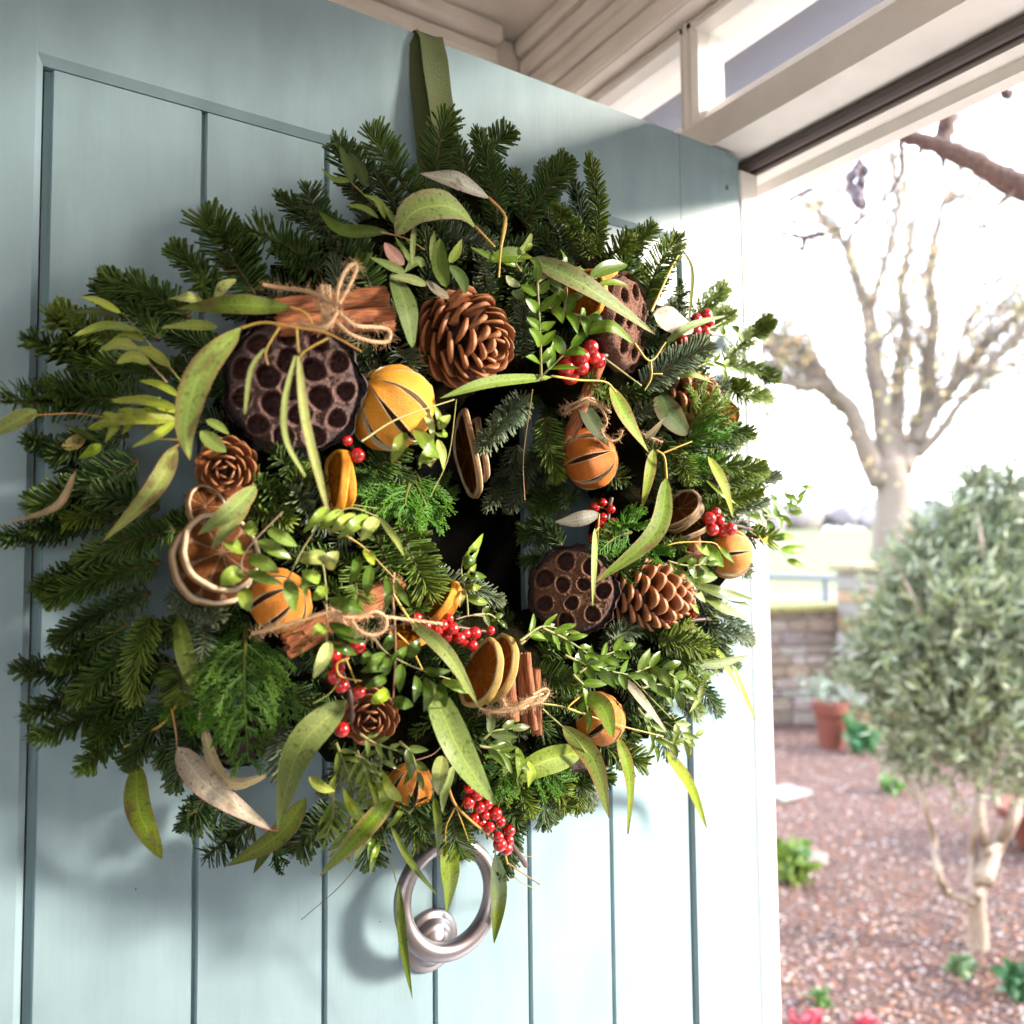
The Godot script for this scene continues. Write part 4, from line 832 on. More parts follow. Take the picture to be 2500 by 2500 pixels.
	lf(o, [P(239, -171, 155), P(229, -168, 155), P(221, -162, 155)], 0.0094, Color(0.220, 0.190, 0.140), 1, "leaf_matt", null, 0.0, 0.22, 0.0)
	lf(o, [P(226, -148, 154), P(227, -134, 154), P(229, -125, 153)], 0.0044, Color(0.327, 0.391, 0.155), 0, "leaf_matt", null, 0.0, 0.22, 0.0)
	lf(o, [P(242, -144, 150), P(248, -135, 150), P(253, -124, 149)], 0.0069, Color(0.310, 0.391, 0.087), 0, "leaf_matt", null, 0.0, 0.22, 0.0)
	lf(o, [P(214, -151, 149), P(208, -142, 148), P(202, -132, 146)], 0.0047, Color(0.241, 0.316, 0.099), 0, "leaf_matt", null, 0.0, 0.22, 0.0)
	lf(o, [P(221, -151, 154), P(214, -150, 154), P(205, -159, 154)], 0.0073, Color(0.206, 0.279, 0.093), 0, "leaf_matt", null, 0.0, 0.22, 0.0)
	lf(o, [P(282, -134, 150), P(272, -132, 150), P(259, -129, 150)], 0.0050, Color(0.120, 0.205, 0.019), 0, "leaf_matt", null, 0.0, 0.22, 0.0)
	lf(o, [P(204, -121, 125), P(169, -132, 135), P(156, -116, 123)], 0.0111, Color(0.086, 0.140, 0.019), 0, "leaf", null, 0.0, 0.40, 0.0)
	lf(o, [P(180, -91, 123), P(179, -74, 116), P(177, -57, 107)], 0.0082, Color(0.060, 0.112, 0.015), 0, "leaf_gloss", null, 0.0, 0.22, 0.0)
	lf(o, [P(190, -93, 126), P(187, -76, 119), P(182, -62, 111)], 0.0089, Color(0.052, 0.093, 0.015), 0, "leaf_gloss", null, 0.0, 0.22, 0.0)
	lf(o, [P(180, -89, 122), P(169, -89, 118), P(162, -81, 113)], 0.0051, Color(0.172, 0.260, 0.043), 0, "leaf_gloss", null, 0.0, 0.22, 0.0)
	lf(o, [P(198, -118, 138), P(195, -106, 135), P(185, -101, 132)], 0.0061, Color(0.232, 0.307, 0.056), 0, "leaf_gloss", null, 0.0, 0.22, 0.0)
	lf(o, [P(194, -118, 137), P(184, -112, 134), P(172, -112, 132)], 0.0053, Color(0.189, 0.270, 0.037), 0, "leaf_gloss", null, 0.0, 0.22, 0.0)
	lf(o, [P(205, -121, 140), P(201, -113, 138), P(197, -104, 135)], 0.0054, Color(0.172, 0.242, 0.037), 0, "leaf_gloss", null, 0.0, 0.22, 0.0)
	lf(o, [P(202, -125, 135), P(188, -128, 133), P(178, -132, 132)], 0.0060, Color(0.112, 0.167, 0.019), 0, "leaf_gloss", null, 0.0, 0.22, 0.0)
	lf(o, [P(309, -126, 150), P(291, -129, 150), P(273, -137, 150)], 0.0123, Color(0.103, 0.186, 0.012), 1, "leaf", null, 0.0, 0.22, 0.0)
	lf(o, [P(305, -123, 140), P(315, -113, 140), P(320, -103, 140)], 0.0049, Color(0.378, 0.446, 0.161), 2, "leaf_matt", null, 0.0, 0.22, 0.0)
	lf(o, [P(310, -145, 139), P(301, -144, 139), P(296, -140, 140)], 0.0066, Color(0.387, 0.446, 0.236), 1, "leaf_matt", null, 0.0, 0.22, 0.0)
	lf(o, [P(313, -148, 139), P(307, -153, 138), P(302, -150, 139)], 0.0082, Color(0.189, 0.251, 0.093), 1, "leaf_matt", null, 0.0, 0.22, 0.0)
	lf(o, [P(315, -146, 154), P(326, -135, 154), P(334, -124, 155)], 0.0059, Color(0.360, 0.300, 0.220), 0, "leaf_matt", Color(0.450, 0.150, 0.120), 0.0, 0.22, 0.0)
	lf(o, [P(366, -174, 143), P(377, -173, 164), P(410, -180, 154)], 0.0103, Color(0.146, 0.242, 0.031), 0, "leaf", null, 0.0, 0.22, 0.0)
	lf(o, [P(365, -133, 154), P(384, -122, 155), P(404, -116, 155)], 0.0116, Color(0.120, 0.205, 0.037), 1, "leaf_gloss", null, 0.0, 0.22, 0.0)
	lf(o, [P(374, -137, 154), P(389, -133, 155), P(406, -133, 155)], 0.0058, Color(0.155, 0.233, 0.025), 0, "leaf", null, 0.0, 0.22, 0.0)
	lf(o, [P(366, -174, 143), P(373, -163, 146), P(381, -155, 147)], 0.0070, Color(0.129, 0.233, 0.019), 0, "leaf_matt", null, 0.0, 0.22, 0.0)
	lf(o, [P(440, -252, 132), P(447, -245, 136), P(456, -233, 141)], 0.0058, Color(0.300, 0.270, 0.160), 0, "leaf_matt", null, 0.0, 0.22, 0.0)
	lf(o, [P(154, -378, 152), P(159, -381, 170), P(175, -386, 159)], 0.0089, Color(0.062, 0.121, 0.015), 0, "leaf", null, 0.0, 0.37, -0.2)
	lf(o, [P(154, -392, 151), P(164, -400, 161), P(176, -405, 159)], 0.0094, Color(0.062, 0.121, 0.015), 0, "leaf", null, 0.0, 0.36, -0.3)
	lf(o, [P(156, -405, 145), P(160, -408, 159), P(172, -413, 153)], 0.0080, Color(0.062, 0.121, 0.015), 0, "leaf_gloss", null, 0.0, 0.35, -0.3)
	lf(o, [P(152, -393, 150), P(142, -395, 166), P(142, -401, 154)], 0.0078, Color(0.227, 0.329, 0.050), 0, "leaf", null, 0.0, 0.20, -0.3)
	lf(o, [P(151, -369, 152), P(144, -373, 162), P(141, -377, 156)], 0.0072, Color(0.227, 0.329, 0.050), 0, "leaf", null, 0.0, 0.35, -0.2)
	lf(o, [P(153, -403, 155), P(145, -413, 165), P(142, -425, 156)], 0.0085, Color(0.568, 0.636, 0.260), 0, "leaf_matt", null, 0.0, 0.33, -0.2)
	lf(o, [P(117, -333, 147), P(121, -339, 160), P(132, -344, 156)], 0.0090, Color(0.175, 0.263, 0.050), 0, "leaf_matt", null, 0.0, 0.28, -0.2)
	lf(o, [P(111, -340, 145), P(118, -346, 155), P(129, -352, 155)], 0.0091, Color(0.175, 0.263, 0.050), 0, "leaf_gloss", null, 0.0, 0.24, -0.1)
	lf(o, [P(106, -350, 143), P(113, -355, 154), P(122, -360, 153)], 0.0090, Color(0.175, 0.263, 0.050), 0, "leaf", null, 0.0, 0.36, 0.2)
	lf(o, [P(105, -359, 142), P(112, -363, 152), P(124, -367, 153)], 0.0081, Color(0.175, 0.263, 0.050), 0, "leaf_gloss", null, 0.0, 0.22, 0.1)
	lf(o, [P(104, -330, 143), P(103, -334, 159), P(108, -337, 150)], 0.0076, Color(0.227, 0.329, 0.050), 0, "leaf", null, 0.0, 0.43, -0.1)
	lf(o, [P(103, -346, 142), P(94, -344, 155), P(90, -341, 144)], 0.0094, Color(0.227, 0.329, 0.050), 0, "leaf", null, 0.0, 0.37, 0.1)
	lf(o, [P(103, -359, 141), P(95, -362, 145), P(90, -367, 141)], 0.0109, Color(0.227, 0.329, 0.050), 0, "leaf", null, 0.0, 0.42, 0.0)
	lf(o, [P(104, -369, 141), P(102, -376, 152), P(105, -383, 146)], 0.0083, Color(0.227, 0.329, 0.050), 0, "leaf_gloss", null, 0.0, 0.35, 0.3)
	lf(o, [P(129, -364, 148), P(127, -374, 159), P(132, -385, 153)], 0.0097, Color(0.175, 0.263, 0.050), 0, "leaf", null, 0.0, 0.37, 0.0)
	lf(o, [P(109, -334, 145), P(103, -333, 155), P(103, -330, 149)], 0.0077, Color(0.227, 0.329, 0.050), 0, "leaf", null, 0.0, 0.37, 0.1)
	lf(o, [P(153, -319, 153), P(142, -327, 163), P(135, -336, 156)], 0.0066, Color(0.227, 0.329, 0.050), 0, "leaf", null, 0.0, 0.42, -0.1)
	lf(o, [P(162, -321, 154), P(150, -328, 163), P(145, -334, 158)], 0.0073, Color(0.227, 0.329, 0.050), 0, "leaf_matt", null, 0.0, 0.31, -0.1)
	lf(o, [P(170, -323, 154), P(155, -330, 170), P(151, -336, 159)], 0.0072, Color(0.330, 0.406, 0.087), 0, "leaf_gloss", null, 0.0, 0.20, 0.2)
	lf(o, [P(177, -324, 159), P(161, -332, 173), P(154, -339, 164)], 0.0079, Color(0.227, 0.329, 0.050), 0, "leaf_gloss", null, 0.0, 0.29, -0.3)
	lf(o, [P(183, -326, 159), P(171, -333, 174), P(169, -341, 165)], 0.0086, Color(0.392, 0.450, 0.149), 0, "leaf", null, 0.0, 0.39, 0.3)
	lf(o, [P(184, -325, 159), P(192, -339, 167), P(200, -351, 164)], 0.0045, Color(0.413, 0.483, 0.149), 0, "leaf_matt", null, 0.0, 0.20, -0.2)
	lf(o, [P(150, -352, 162), P(135, -351, 174), P(129, -353, 165)], 0.0089, Color(0.268, 0.329, 0.087), 0, "leaf", null, 0.0, 0.34, -0.3)
	lf(o, [P(149, -358, 162), P(146, -352, 176), P(153, -347, 169)], 0.0084, Color(0.310, 0.351, 0.124), 0, "leaf_gloss", null, 0.0, 0.35, -0.2)
	lf(o, [P(146, -365, 156), P(137, -362, 167), P(133, -359, 160)], 0.0078, Color(0.227, 0.329, 0.050), 0, "leaf_matt", null, 0.0, 0.36, -0.1)
	lf(o, [P(138, -358, 155), P(134, -367, 164), P(136, -375, 160)], 0.0052, Color(0.227, 0.329, 0.050), 0, "leaf_gloss", null, 0.0, 0.32, 0.2)
	lf(o, [P(175, -350, 149), P(167, -359, 163), P(166, -369, 154)], 0.0067, Color(0.083, 0.154, 0.022), 0, "leaf", null, 0.0, 0.45, -0.3)
	lf(o, [P(183, -356, 149), P(174, -367, 165), P(178, -377, 155)], 0.0071, Color(0.083, 0.154, 0.022), 0, "leaf_gloss", null, 0.0, 0.26, 0.2)
	lf(o, [P(194, -363, 149), P(191, -375, 159), P(190, -387, 155)], 0.0062, Color(0.083, 0.154, 0.022), 0, "leaf_gloss", null, 0.0, 0.29, 0.2)
	lf(o, [P(200, -367, 149), P(197, -375, 166), P(208, -384, 155)], 0.0055, Color(0.083, 0.154, 0.022), 0, "leaf_gloss", null, 0.0, 0.27, 0.1)
	lf(o, [P(179, -346, 149), P(178, -351, 160), P(183, -356, 155)], 0.0068, Color(0.310, 0.395, 0.037), 0, "leaf", null, 0.0, 0.30, 0.3)
	lf(o, [P(267, -352, 122), P(269, -344, 137), P(290, -333, 114)], 0.0062, Color(0.227, 0.351, 0.043), 0, "leaf", null, 0.0, 0.26, -0.1)
	lf(o, [P(263, -355, 128), P(266, -354, 134), P(273, -353, 131)], 0.0078, Color(0.083, 0.154, 0.022), 0, "leaf_gloss", null, 0.0, 0.44, -0.0)
	lf(o, [P(267, -365, 124), P(267, -365, 141), P(286, -366, 125)], 0.0069, Color(0.083, 0.154, 0.022), 0, "leaf_gloss", null, 0.0, 0.32, 0.3)
	lf(o, [P(266, -372, 125), P(266, -373, 139), P(280, -373, 128)], 0.0061, Color(0.206, 0.263, 0.031), 0, "leaf_gloss", null, 0.0, 0.28, 0.2)
	lf(o, [P(268, -380, 126), P(272, -383, 135), P(284, -385, 130)], 0.0078, Color(0.165, 0.241, 0.037), 0, "leaf_gloss", null, 0.0, 0.41, -0.1)
	lf(o, [P(266, -375, 126), P(258, -380, 136), P(257, -387, 135)], 0.0046, Color(0.408, 0.330, 0.100), 0, "leaf_gloss", null, 0.0, 0.42, 0.1)
	lf(o, [P(270, -360, 120), P(272, -354, 126), P(284, -345, 118)], 0.0047, Color(0.227, 0.329, 0.050), 0, "leaf_gloss", null, 0.0, 0.29, 0.3)
	lf(o, [P(270, -366, 119), P(269, -361, 132), P(280, -356, 120)], 0.0047, Color(0.206, 0.307, 0.050), 0, "leaf_gloss", null, 0.0, 0.25, -0.1)
	lf(o, [P(213, -429, 154), P(207, -436, 167), P(209, -446, 159)], 0.0062, Color(0.083, 0.154, 0.022), 0, "leaf_gloss", null, 0.0, 0.44, 0.3)
	lf(o, [P(202, -421, 154), P(198, -429, 161), P(199, -439, 158)], 0.0069, Color(0.083, 0.154, 0.022), 0, "leaf", null, 0.0, 0.34, 0.2)
	lf(o, [P(220, -431, 154), P(216, -441, 166), P(216, -453, 159)], 0.0070, Color(0.083, 0.154, 0.022), 0, "leaf_gloss", null, 0.0, 0.23, -0.2)
	lf(o, [P(194, -415, 153), P(185, -420, 169), P(188, -428, 158)], 0.0061, Color(0.083, 0.154, 0.022), 0, "leaf_gloss", null, 0.0, 0.42, -0.1)
	lf(o, [P(193, -422, 153), P(177, -420, 167), P(172, -423, 157)], 0.0060, Color(0.083, 0.154, 0.022), 0, "leaf", null, 0.0, 0.45, -0.2)
	lf(o, [P(192, -414, 153), P(178, -415, 165), P(173, -416, 158)], 0.0061, Color(0.083, 0.154, 0.022), 0, "leaf_matt", null, 0.0, 0.33, -0.1)
	lf(o, [P(192, -429, 153), P(179, -429, 167), P(175, -433, 157)], 0.0067, Color(0.083, 0.154, 0.022), 0, "leaf", null, 0.0, 0.28, -0.2)
	lf(o, [P(233, -437, 149), P(227, -442, 165), P(234, -453, 155)], 0.0071, Color(0.062, 0.121, 0.015), 0, "leaf", null, 0.0, 0.35, 0.2)
	lf(o, [P(221, -427, 149), P(224, -427, 162), P(239, -428, 155)], 0.0060, Color(0.062, 0.121, 0.015), 0, "leaf", null, 0.0, 0.37, -0.3)
	lf(o, [P(194, -438, 152), P(184, -440, 160), P(180, -444, 156)], 0.0082, Color(0.289, 0.417, 0.025), 0, "leaf_gloss", null, 0.0, 0.42, 0.3)
	lf(o, [P(200, -445, 147), P(200, -445, 162), P(211, -449, 154)], 0.0083, Color(0.062, 0.121, 0.015), 0, "leaf", null, 0.0, 0.25, 0.1)
	lf(o, [P(235, -435, 149), P(240, -438, 163), P(257, -445, 155)], 0.0079, Color(0.227, 0.329, 0.050), 0, "leaf", null, 0.0, 0.25, 0.3)
	lf(o, [P(194, -412, 149), P(193, -405, 156), P(196, -401, 155)], 0.0070, Color(0.083, 0.154, 0.022), 0, "leaf_gloss", null, 0.0, 0.38, -0.0)
	lf(o, [P(209, -417, 149), P(210, -411, 157), P(216, -406, 155)], 0.0085, Color(0.083, 0.154, 0.022), 0, "leaf_gloss", null, 0.0, 0.32, 0.3)
	lf(o, [P(199, -419, 149), P(197, -414, 162), P(206, -410, 155)], 0.0069, Color(0.083, 0.154, 0.022), 0, "leaf", null, 0.0, 0.44, 0.2)
	lf(o, [P(186, -414, 143), P(177, -415, 155), P(177, -420, 148)], 0.0062, Color(0.083, 0.154, 0.022), 0, "leaf", null, 0.0, 0.33, -0.1)
	lf(o, [P(214, -264, 152), P(215, -277, 168), P(232, -284, 154)], 0.0120, Color(0.155, 0.241, 0.031), 0, "leaf_gloss", null, 0.0, 0.21, 0.0)
	lf(o, [P(205, -268, 153), P(195, -280, 167), P(193, -290, 159)], 0.0090, Color(0.165, 0.219, 0.037), 0, "leaf_gloss", null, 0.0, 0.45, -0.2)
	lf(o, [P(234, -263, 148), P(229, -256, 157), P(227, -248, 156)], 0.0059, Color(0.227, 0.329, 0.050), 0, "leaf_gloss", null, 0.0, 0.22, 0.2)
	lf(o, [P(233, -263, 149), P(227, -261, 167), P(240, -253, 154)], 0.0072, Color(0.268, 0.351, 0.087), 0, "leaf_matt", null, 0.0, 0.39, 0.0)
	lf(o, [P(231, -266, 149), P(226, -269, 168), P(238, -266, 153)], 0.0072, Color(0.227, 0.329, 0.050), 0, "leaf_matt", null, 0.0, 0.27, 0.0)
	lf(o, [P(236, -269, 143), P(236, -281, 149), P(238, -291, 147)], 0.0074, Color(0.351, 0.417, 0.124), 0, "leaf_matt", null, 0.0, 0.22, -0.3)
	lf(o, [P(234, -276, 138), P(219, -285, 156), P(219, -291, 146)], 0.0087, Color(0.227, 0.329, 0.050), 0, "leaf", null, 0.0, 0.38, -0.2)
	lf(o, [P(236, -277, 137), P(227, -284, 149), P(230, -289, 144)], 0.0081, Color(0.413, 0.461, 0.186), 0, "leaf", null, 0.0, 0.22, -0.0)
	lf(o, [P(222, -252, 151), P(223, -262, 157), P(226, -273, 155)], 0.0058, Color(0.516, 0.571, 0.248), 0, "leaf_matt", null, 0.0, 0.35, -0.3)
	lf(o, [P(495, -372, 122), P(501, -370, 135), P(526, -371, 130)], 0.0141, Color(0.165, 0.241, 0.062), 0, "leaf", null, 0.0, 0.33, 0.2)
	lf(o, [P(512, -378, 114), P(537, -387, 128), P(598, -395, 110)], 0.0126, Color(0.155, 0.209, 0.062), 0, "leaf_gloss", null, 0.0, 0.29, 0.2)
	lf(o, [P(526, -381, 112), P(546, -390, 124), P(596, -401, 108)], 0.0088, Color(0.103, 0.154, 0.037), 0, "leaf_matt", null, 0.0, 0.32, -0.1)
	lf(o, [P(518, -387, 116), P(529, -399, 133), P(586, -413, 113)], 0.0115, Color(0.206, 0.274, 0.087), 0, "leaf", null, 0.0, 0.28, -0.3)
	lf(o, [P(498, -380, 123), P(492, -385, 138), P(510, -393, 130)], 0.0093, Color(0.392, 0.461, 0.161), 0, "leaf_gloss", null, 0.0, 0.33, 0.0)
	lf(o, [P(504, -377, 123), P(477, -376, 138), P(477, -376, 126)], 0.0055, Color(0.361, 0.439, 0.124), 0, "leaf_gloss", null, 0.0, 0.42, 0.2)
	lf(o, [P(526, -399, 114), P(520, -403, 130), P(544, -410, 118)], 0.0067, Color(0.186, 0.285, 0.025), 0, "leaf_gloss", null, 0.0, 0.29, -0.1)
	lf(o, [P(501, -390, 123), P(486, -396, 140), P(502, -403, 130)], 0.0074, Color(0.206, 0.285, 0.062), 0, "leaf_matt", null, 0.0, 0.35, -0.2)
	lf(o, [P(513, -342, 123), P(519, -352, 132), P(535, -362, 130)], 0.0134, Color(0.134, 0.241, 0.025), 0, "leaf", null, 0.0, 0.34, -0.1)
	lf(o, [P(538, -342, 119), P(539, -351, 129), P(555, -359, 124)], 0.0068, Color(0.134, 0.230, 0.019), 0, "leaf_matt", null, 0.0, 0.21, 0.1)
	lf(o, [P(506, -341, 122), P(501, -346, 137), P(518, -351, 129)], 0.0113, Color(0.227, 0.329, 0.050), 0, "leaf", null, 0.0, 0.30, 0.2)
	lf(o, [P(626, -331, 90), P(622, -337, 106), P(739, -342, 25)], 0.0085, Color(0.540, 0.448, 0.050), 0, "leaf_matt", null, 0.0, 0.26, 0.2)
	lf(o, [P(750, -345, 19), P(766, -345, 26), P(792, -342, 25)], 0.0113, Color(0.206, 0.351, 0.025), 0, "leaf_gloss", null, 0.0, 0.44, 0.2)
	lf(o, [P(738, -332, 19), P(740, -330, 34), P(772, -331, 25)], 0.0086, Color(0.186, 0.329, 0.025), 0, "leaf_matt", null, 0.0, 0.27, 0.1)
	lf(o, [P(761, -357, 19), P(768, -361, 27), P(785, -365, 25)], 0.0088, Color(0.144, 0.219, 0.025), 0, "leaf", null, 0.0, 0.39, 0.0)
	lf(o, [P(784, -268, 19), P(784, -272, 34), P(817, -270, 25)], 0.0069, Color(0.165, 0.285, 0.050), 0, "leaf_matt", null, 0.0, 0.39, -0.2)
	lf(o, [P(261, -559, 106), P(261, -583, 110), P(294, -639, 45)], 0.0152, Color(0.206, 0.285, 0.031), 0, "leaf_matt", null, 0.0, 0.35, 0.1)
	lf(o, [P(312, -582, 92), P(344, -639, 44), P(345, -680, 35)], 0.0145, Color(0.155, 0.219, 0.019), 0, "leaf_gloss", null, 0.0, 0.34, -0.1)
	lf(o, [P(243, -600, 63), P(254, -652, 47), P(268, -704, 35)], 0.0071, Color(0.124, 0.176, 0.019), 0, "leaf", null, 0.0, 0.30, -0.0)
	lf(o, [P(219, -541, 100), P(232, -568, 106), P(273, -613, 71)], 0.0050, Color(0.124, 0.176, 0.019), 0, "leaf", null, 0.0, 0.36, -0.0)
	lf(o, [P(246, -522, 116), P(243, -539, 128), P(253, -567, 107)], 0.0060, Color(0.124, 0.176, 0.025), 0, "leaf_gloss", null, 0.0, 0.44, 0.2)
	lf(o, [P(242, -489, 136), P(232, -498, 150), P(238, -515, 137)], 0.0112, Color(0.289, 0.329, 0.118), 0, "leaf", null, 0.0, 0.33, -0.1)
	lf(o, [P(254, -498, 131), P(242, -512, 139), P(245, -530, 130)], 0.0067, Color(0.268, 0.340, 0.118), 0, "leaf_matt", null, 0.0, 0.27, -0.2)
	lf(o, [P(317, -504, 133), P(312, -511, 142), P(313, -522, 137)], 0.0087, Color(0.289, 0.417, 0.050), 0, "leaf_matt", null, 0.0, 0.28, -0.1)
	lf(o, [P(306, -492, 134), P(298, -501, 148), P(302, -517, 137)], 0.0085, Color(0.155, 0.241, 0.031), 0, "leaf", null, 0.0, 0.32, -0.3)
	lf(o, [P(375, -506, 123), P(327, -507, 132), P(293, -522, 126)], 0.0202, Color(0.186, 0.252, 0.037), 0, "leaf_matt", null, 0.0, 0.40, 0.2)
	lf(o, [P(204, -540, 102), P(194, -547, 109), P(195, -565, 90)], 0.0063, Color(0.372, 0.439, 0.136), 0, "leaf_gloss", null, 0.0, 0.41, 0.2)
	lf(o, [P(214, -552, 94), P(206, -562, 100), P(212, -581, 80)], 0.0045, Color(0.330, 0.439, 0.050), 0, "leaf_gloss", null, 0.0, 0.29, -0.2)
	lf(o, [P(209, -547, 95), P(203, -553, 102), P(207, -567, 89)], 0.0045, Color(0.124, 0.241, 0.019), 0, "leaf_gloss", null, 0.0, 0.43, -0.1)
	lf(o, [P(205, -520, 120), P(196, -506, 138), P(195, -501, 129)], 0.0064, Color(0.310, 0.395, 0.062), 0, "leaf", null, 0.0, 0.23, -0.3)
	lf(o, [P(217, -519, 122), P(200, -503, 140), P(199, -494, 131)], 0.0071, Color(0.372, 0.461, 0.074), 0, "leaf", null, 0.0, 0.38, 0.2)
	lf(o, [P(193, -533, 111), P(181, -517, 121), P(174, -502, 123)], 0.0065, Color(0.351, 0.439, 0.037), 0, "leaf_matt", null, 0.0, 0.20, 0.3)
	lf(o, [P(195, -530, 113), P(184, -518, 122), P(180, -510, 122)], 0.0050, Color(0.310, 0.417, 0.037), 0, "leaf", null, 0.0, 0.35, -0.0)
	lf(o, [P(202, -525, 117), P(192, -508, 133), P(189, -497, 128)], 0.0036, Color(0.310, 0.395, 0.050), 0, "leaf", null, 0.0, 0.38, 0.3)
	lf(o, [P(155, -495, 113), P(161, -501, 121), P(170, -505, 121)], 0.0070, Color(0.372, 0.439, 0.087), 0, "leaf_matt", null, 0.0, 0.29, -0.1)
	lf(o, [P(170, -511, 113), P(167, -500, 122), P(169, -493, 125)], 0.0042, Color(0.310, 0.395, 0.037), 0, "leaf_gloss", null, 0.0, 0.26, 0.3)
	lf(o, [P(224, -524, 112), P(215, -530, 120), P(211, -541, 109)], 0.0044, Color(0.227, 0.329, 0.050), 0, "leaf_matt", null, 0.0, 0.40, 0.3)
	lf(o, [P(530, -281, 114), P(537, -297, 129), P(569, -305, 119)], 0.0049, Color(0.227, 0.329, 0.050), 0, "leaf_gloss", null, 0.0, 0.38, -0.2)
	sm(o, [P(593, -325, 105), P(632, -336, 93), P(742, -344, 25), P(759, -362, 25)], 0.00052, Color(0.220, 0.220, 0.050), Color(0.220, 0.220, 0.050))
	sm(o, [P(632, -335, 93), P(737, -332, 25)], 0.00053, Color(0.220, 0.220, 0.050), Color(0.220, 0.220, 0.050))
	sm(o, [P(763, -278, 25), P(776, -270, 25)], 0.00062, Color(0.220, 0.220, 0.050), Color(0.220, 0.220, 0.050))
	sm(o, [P(89, -222, 185), P(101, -218, 189), P(118, -220, 195), P(135, -222, 199), P(154, -231, 203)], 0.00074, Color(0.400, 0.270, 0.040), Color(0.360, 0.170, 0.040))
	sm(o, [P(107, -222, 197), P(100, -236, 196), P(101, -244, 197)], 0.00060, Color(0.400, 0.270, 0.040), Color(0.400, 0.270, 0.040))
	sm(o, [P(116, -222, 200), P(117, -236, 201)], 0.00067, Color(0.400, 0.270, 0.040), Color(0.400, 0.270, 0.040))
	sm(o, [P(133, -226, 204), P(120, -235, 202), P(116, -242, 201)], 0.00061, Color(0.400, 0.270, 0.040), Color(0.400, 0.270, 0.040))
	sm(o, [P(121, -202, 174), P(129, -205, 177), P(133, -211, 178)], 0.00063, Color(0.400, 0.270, 0.040), Color(0.400, 0.270, 0.040))
	sm(o, [P(68, -244, 131), P(54, -222, 117), P(43, -192, 75)], 0.00048, Color(0.220, 0.220, 0.050), Color(0.220, 0.220, 0.050))
	sm(o, [P(61, -245, 127), P(49, -226, 112), P(42, -211, 97)], 0.00048, Color(0.400, 0.250, 0.180), Color(0.220, 0.220, 0.050))
	sm(o, [P(67, -283, 133), P(62, -287, 131)], 0.00063, Color(0.400, 0.270, 0.040), Color(0.360, 0.170, 0.040))
	sm(o, [P(64, -272, 121), P(47, -267, 108), P(31, -262, 84), P(17, -258, 65), P(-3, -261, 65)], 0.00048, Color(0.400, 0.270, 0.040), Color(0.360, 0.170, 0.040))
	sm(o, [P(68, -279, 124), P(55, -278, 116)], 0.00048, Color(0.400, 0.270, 0.040), Color(0.400, 0.270, 0.040))
	sm(o, [P(261, -115, 154), P(277, -127, 155)], 0.00095, Color(0.360, 0.170, 0.040), Color(0.400, 0.270, 0.040))
	sm(o, [P(274, -90, 152), P(287, -103, 154), P(282, -128, 155), P(280, -149, 155)], 0.00116, Color(0.360, 0.170, 0.040), Color(0.400, 0.270, 0.040))
	sm(o, [P(287, -103, 154), P(282, -127, 155)], 0.00136, Color(0.400, 0.270, 0.040), Color(0.400, 0.270, 0.040))
	sm(o, [P(336, -212, 141), P(364, -212, 140), P(389, -211, 142), P(401, -218, 141)], 0.00102, Color(0.400, 0.270, 0.040), Color(0.400, 0.270, 0.040))
	sm(o, [P(452, -140, 130), P(479, -99, 125), P(509, -67, 112)], 0.00115, Color(0.400, 0.270, 0.040), Color(0.400, 0.270, 0.040))
	sm(o, [P(414, -178, 150), P(432, -190, 149), P(446, -173, 153)], 0.00097, Color(0.400, 0.270, 0.040), Color(0.400, 0.270, 0.040))
	sm(o, [P(436, -188, 145), P(438, -202, 143), P(433, -213, 140)], 0.00111, Color(0.400, 0.270, 0.040), Color(0.220, 0.220, 0.050))
	sm(o, [P(399, -189, 131), P(437, -207, 132)], 0.00088, Color(0.220, 0.220, 0.050), Color(0.220, 0.220, 0.050))
	sm(o, [P(449, -198, 145), P(437, -199, 143)], 0.00067, Color(0.400, 0.270, 0.040), Color(0.400, 0.270, 0.040))
	sm(o, [P(536, -140, 115), P(664, -88, 35), P(701, -79, 35)], 0.00062, Color(0.220, 0.220, 0.050), Color(0.220, 0.220, 0.050))
	sm(o, [P(457, -286, 139), P(454, -268, 140), P(447, -262, 138)], 0.00113, Color(0.400, 0.270, 0.040), Color(0.400, 0.270, 0.040))
	sm(o, [P(456, -264, 136), P(470, -258, 141), P(483, -253, 144)], 0.00090, Color(0.400, 0.270, 0.040), Color(0.400, 0.270, 0.040))
	sm(o, [P(408, -316, 108), P(399, -345, 116)], 0.00090, Color(0.400, 0.270, 0.040), Color(0.400, 0.270, 0.040))
	sm(o, [P(401, -327, 116), P(396, -332, 116)], 0.00088, Color(0.400, 0.270, 0.040), Color(0.400, 0.270, 0.040))
	sm(o, [P(341, -465, 149), P(359, -472, 150)], 0.00099, Color(0.400, 0.270, 0.040), Color(0.400, 0.270, 0.040))
	sm(o, [P(357, -456, 148), P(345, -462, 149), P(341, -465, 149)], 0.00081, Color(0.400, 0.270, 0.040), Color(0.400, 0.270, 0.040))
	sm(o, [P(324, -461, 139), P(349, -467, 139), P(390, -483, 140), P(448, -501, 138)], 0.00089, Color(0.220, 0.220, 0.050), Color(0.400, 0.270, 0.040))
	sm(o, [P(325, -465, 139), P(353, -489, 140), P(366, -503, 139)], 0.00079, Color(0.220, 0.220, 0.050), Color(0.220, 0.220, 0.050))
	sm(o, [P(570, -319, 114), P(599, -319, 109), P(722, -331, 30)], 0.00100, Color(0.130, 0.070, 0.050), Color(0.100, 0.060, 0.050))
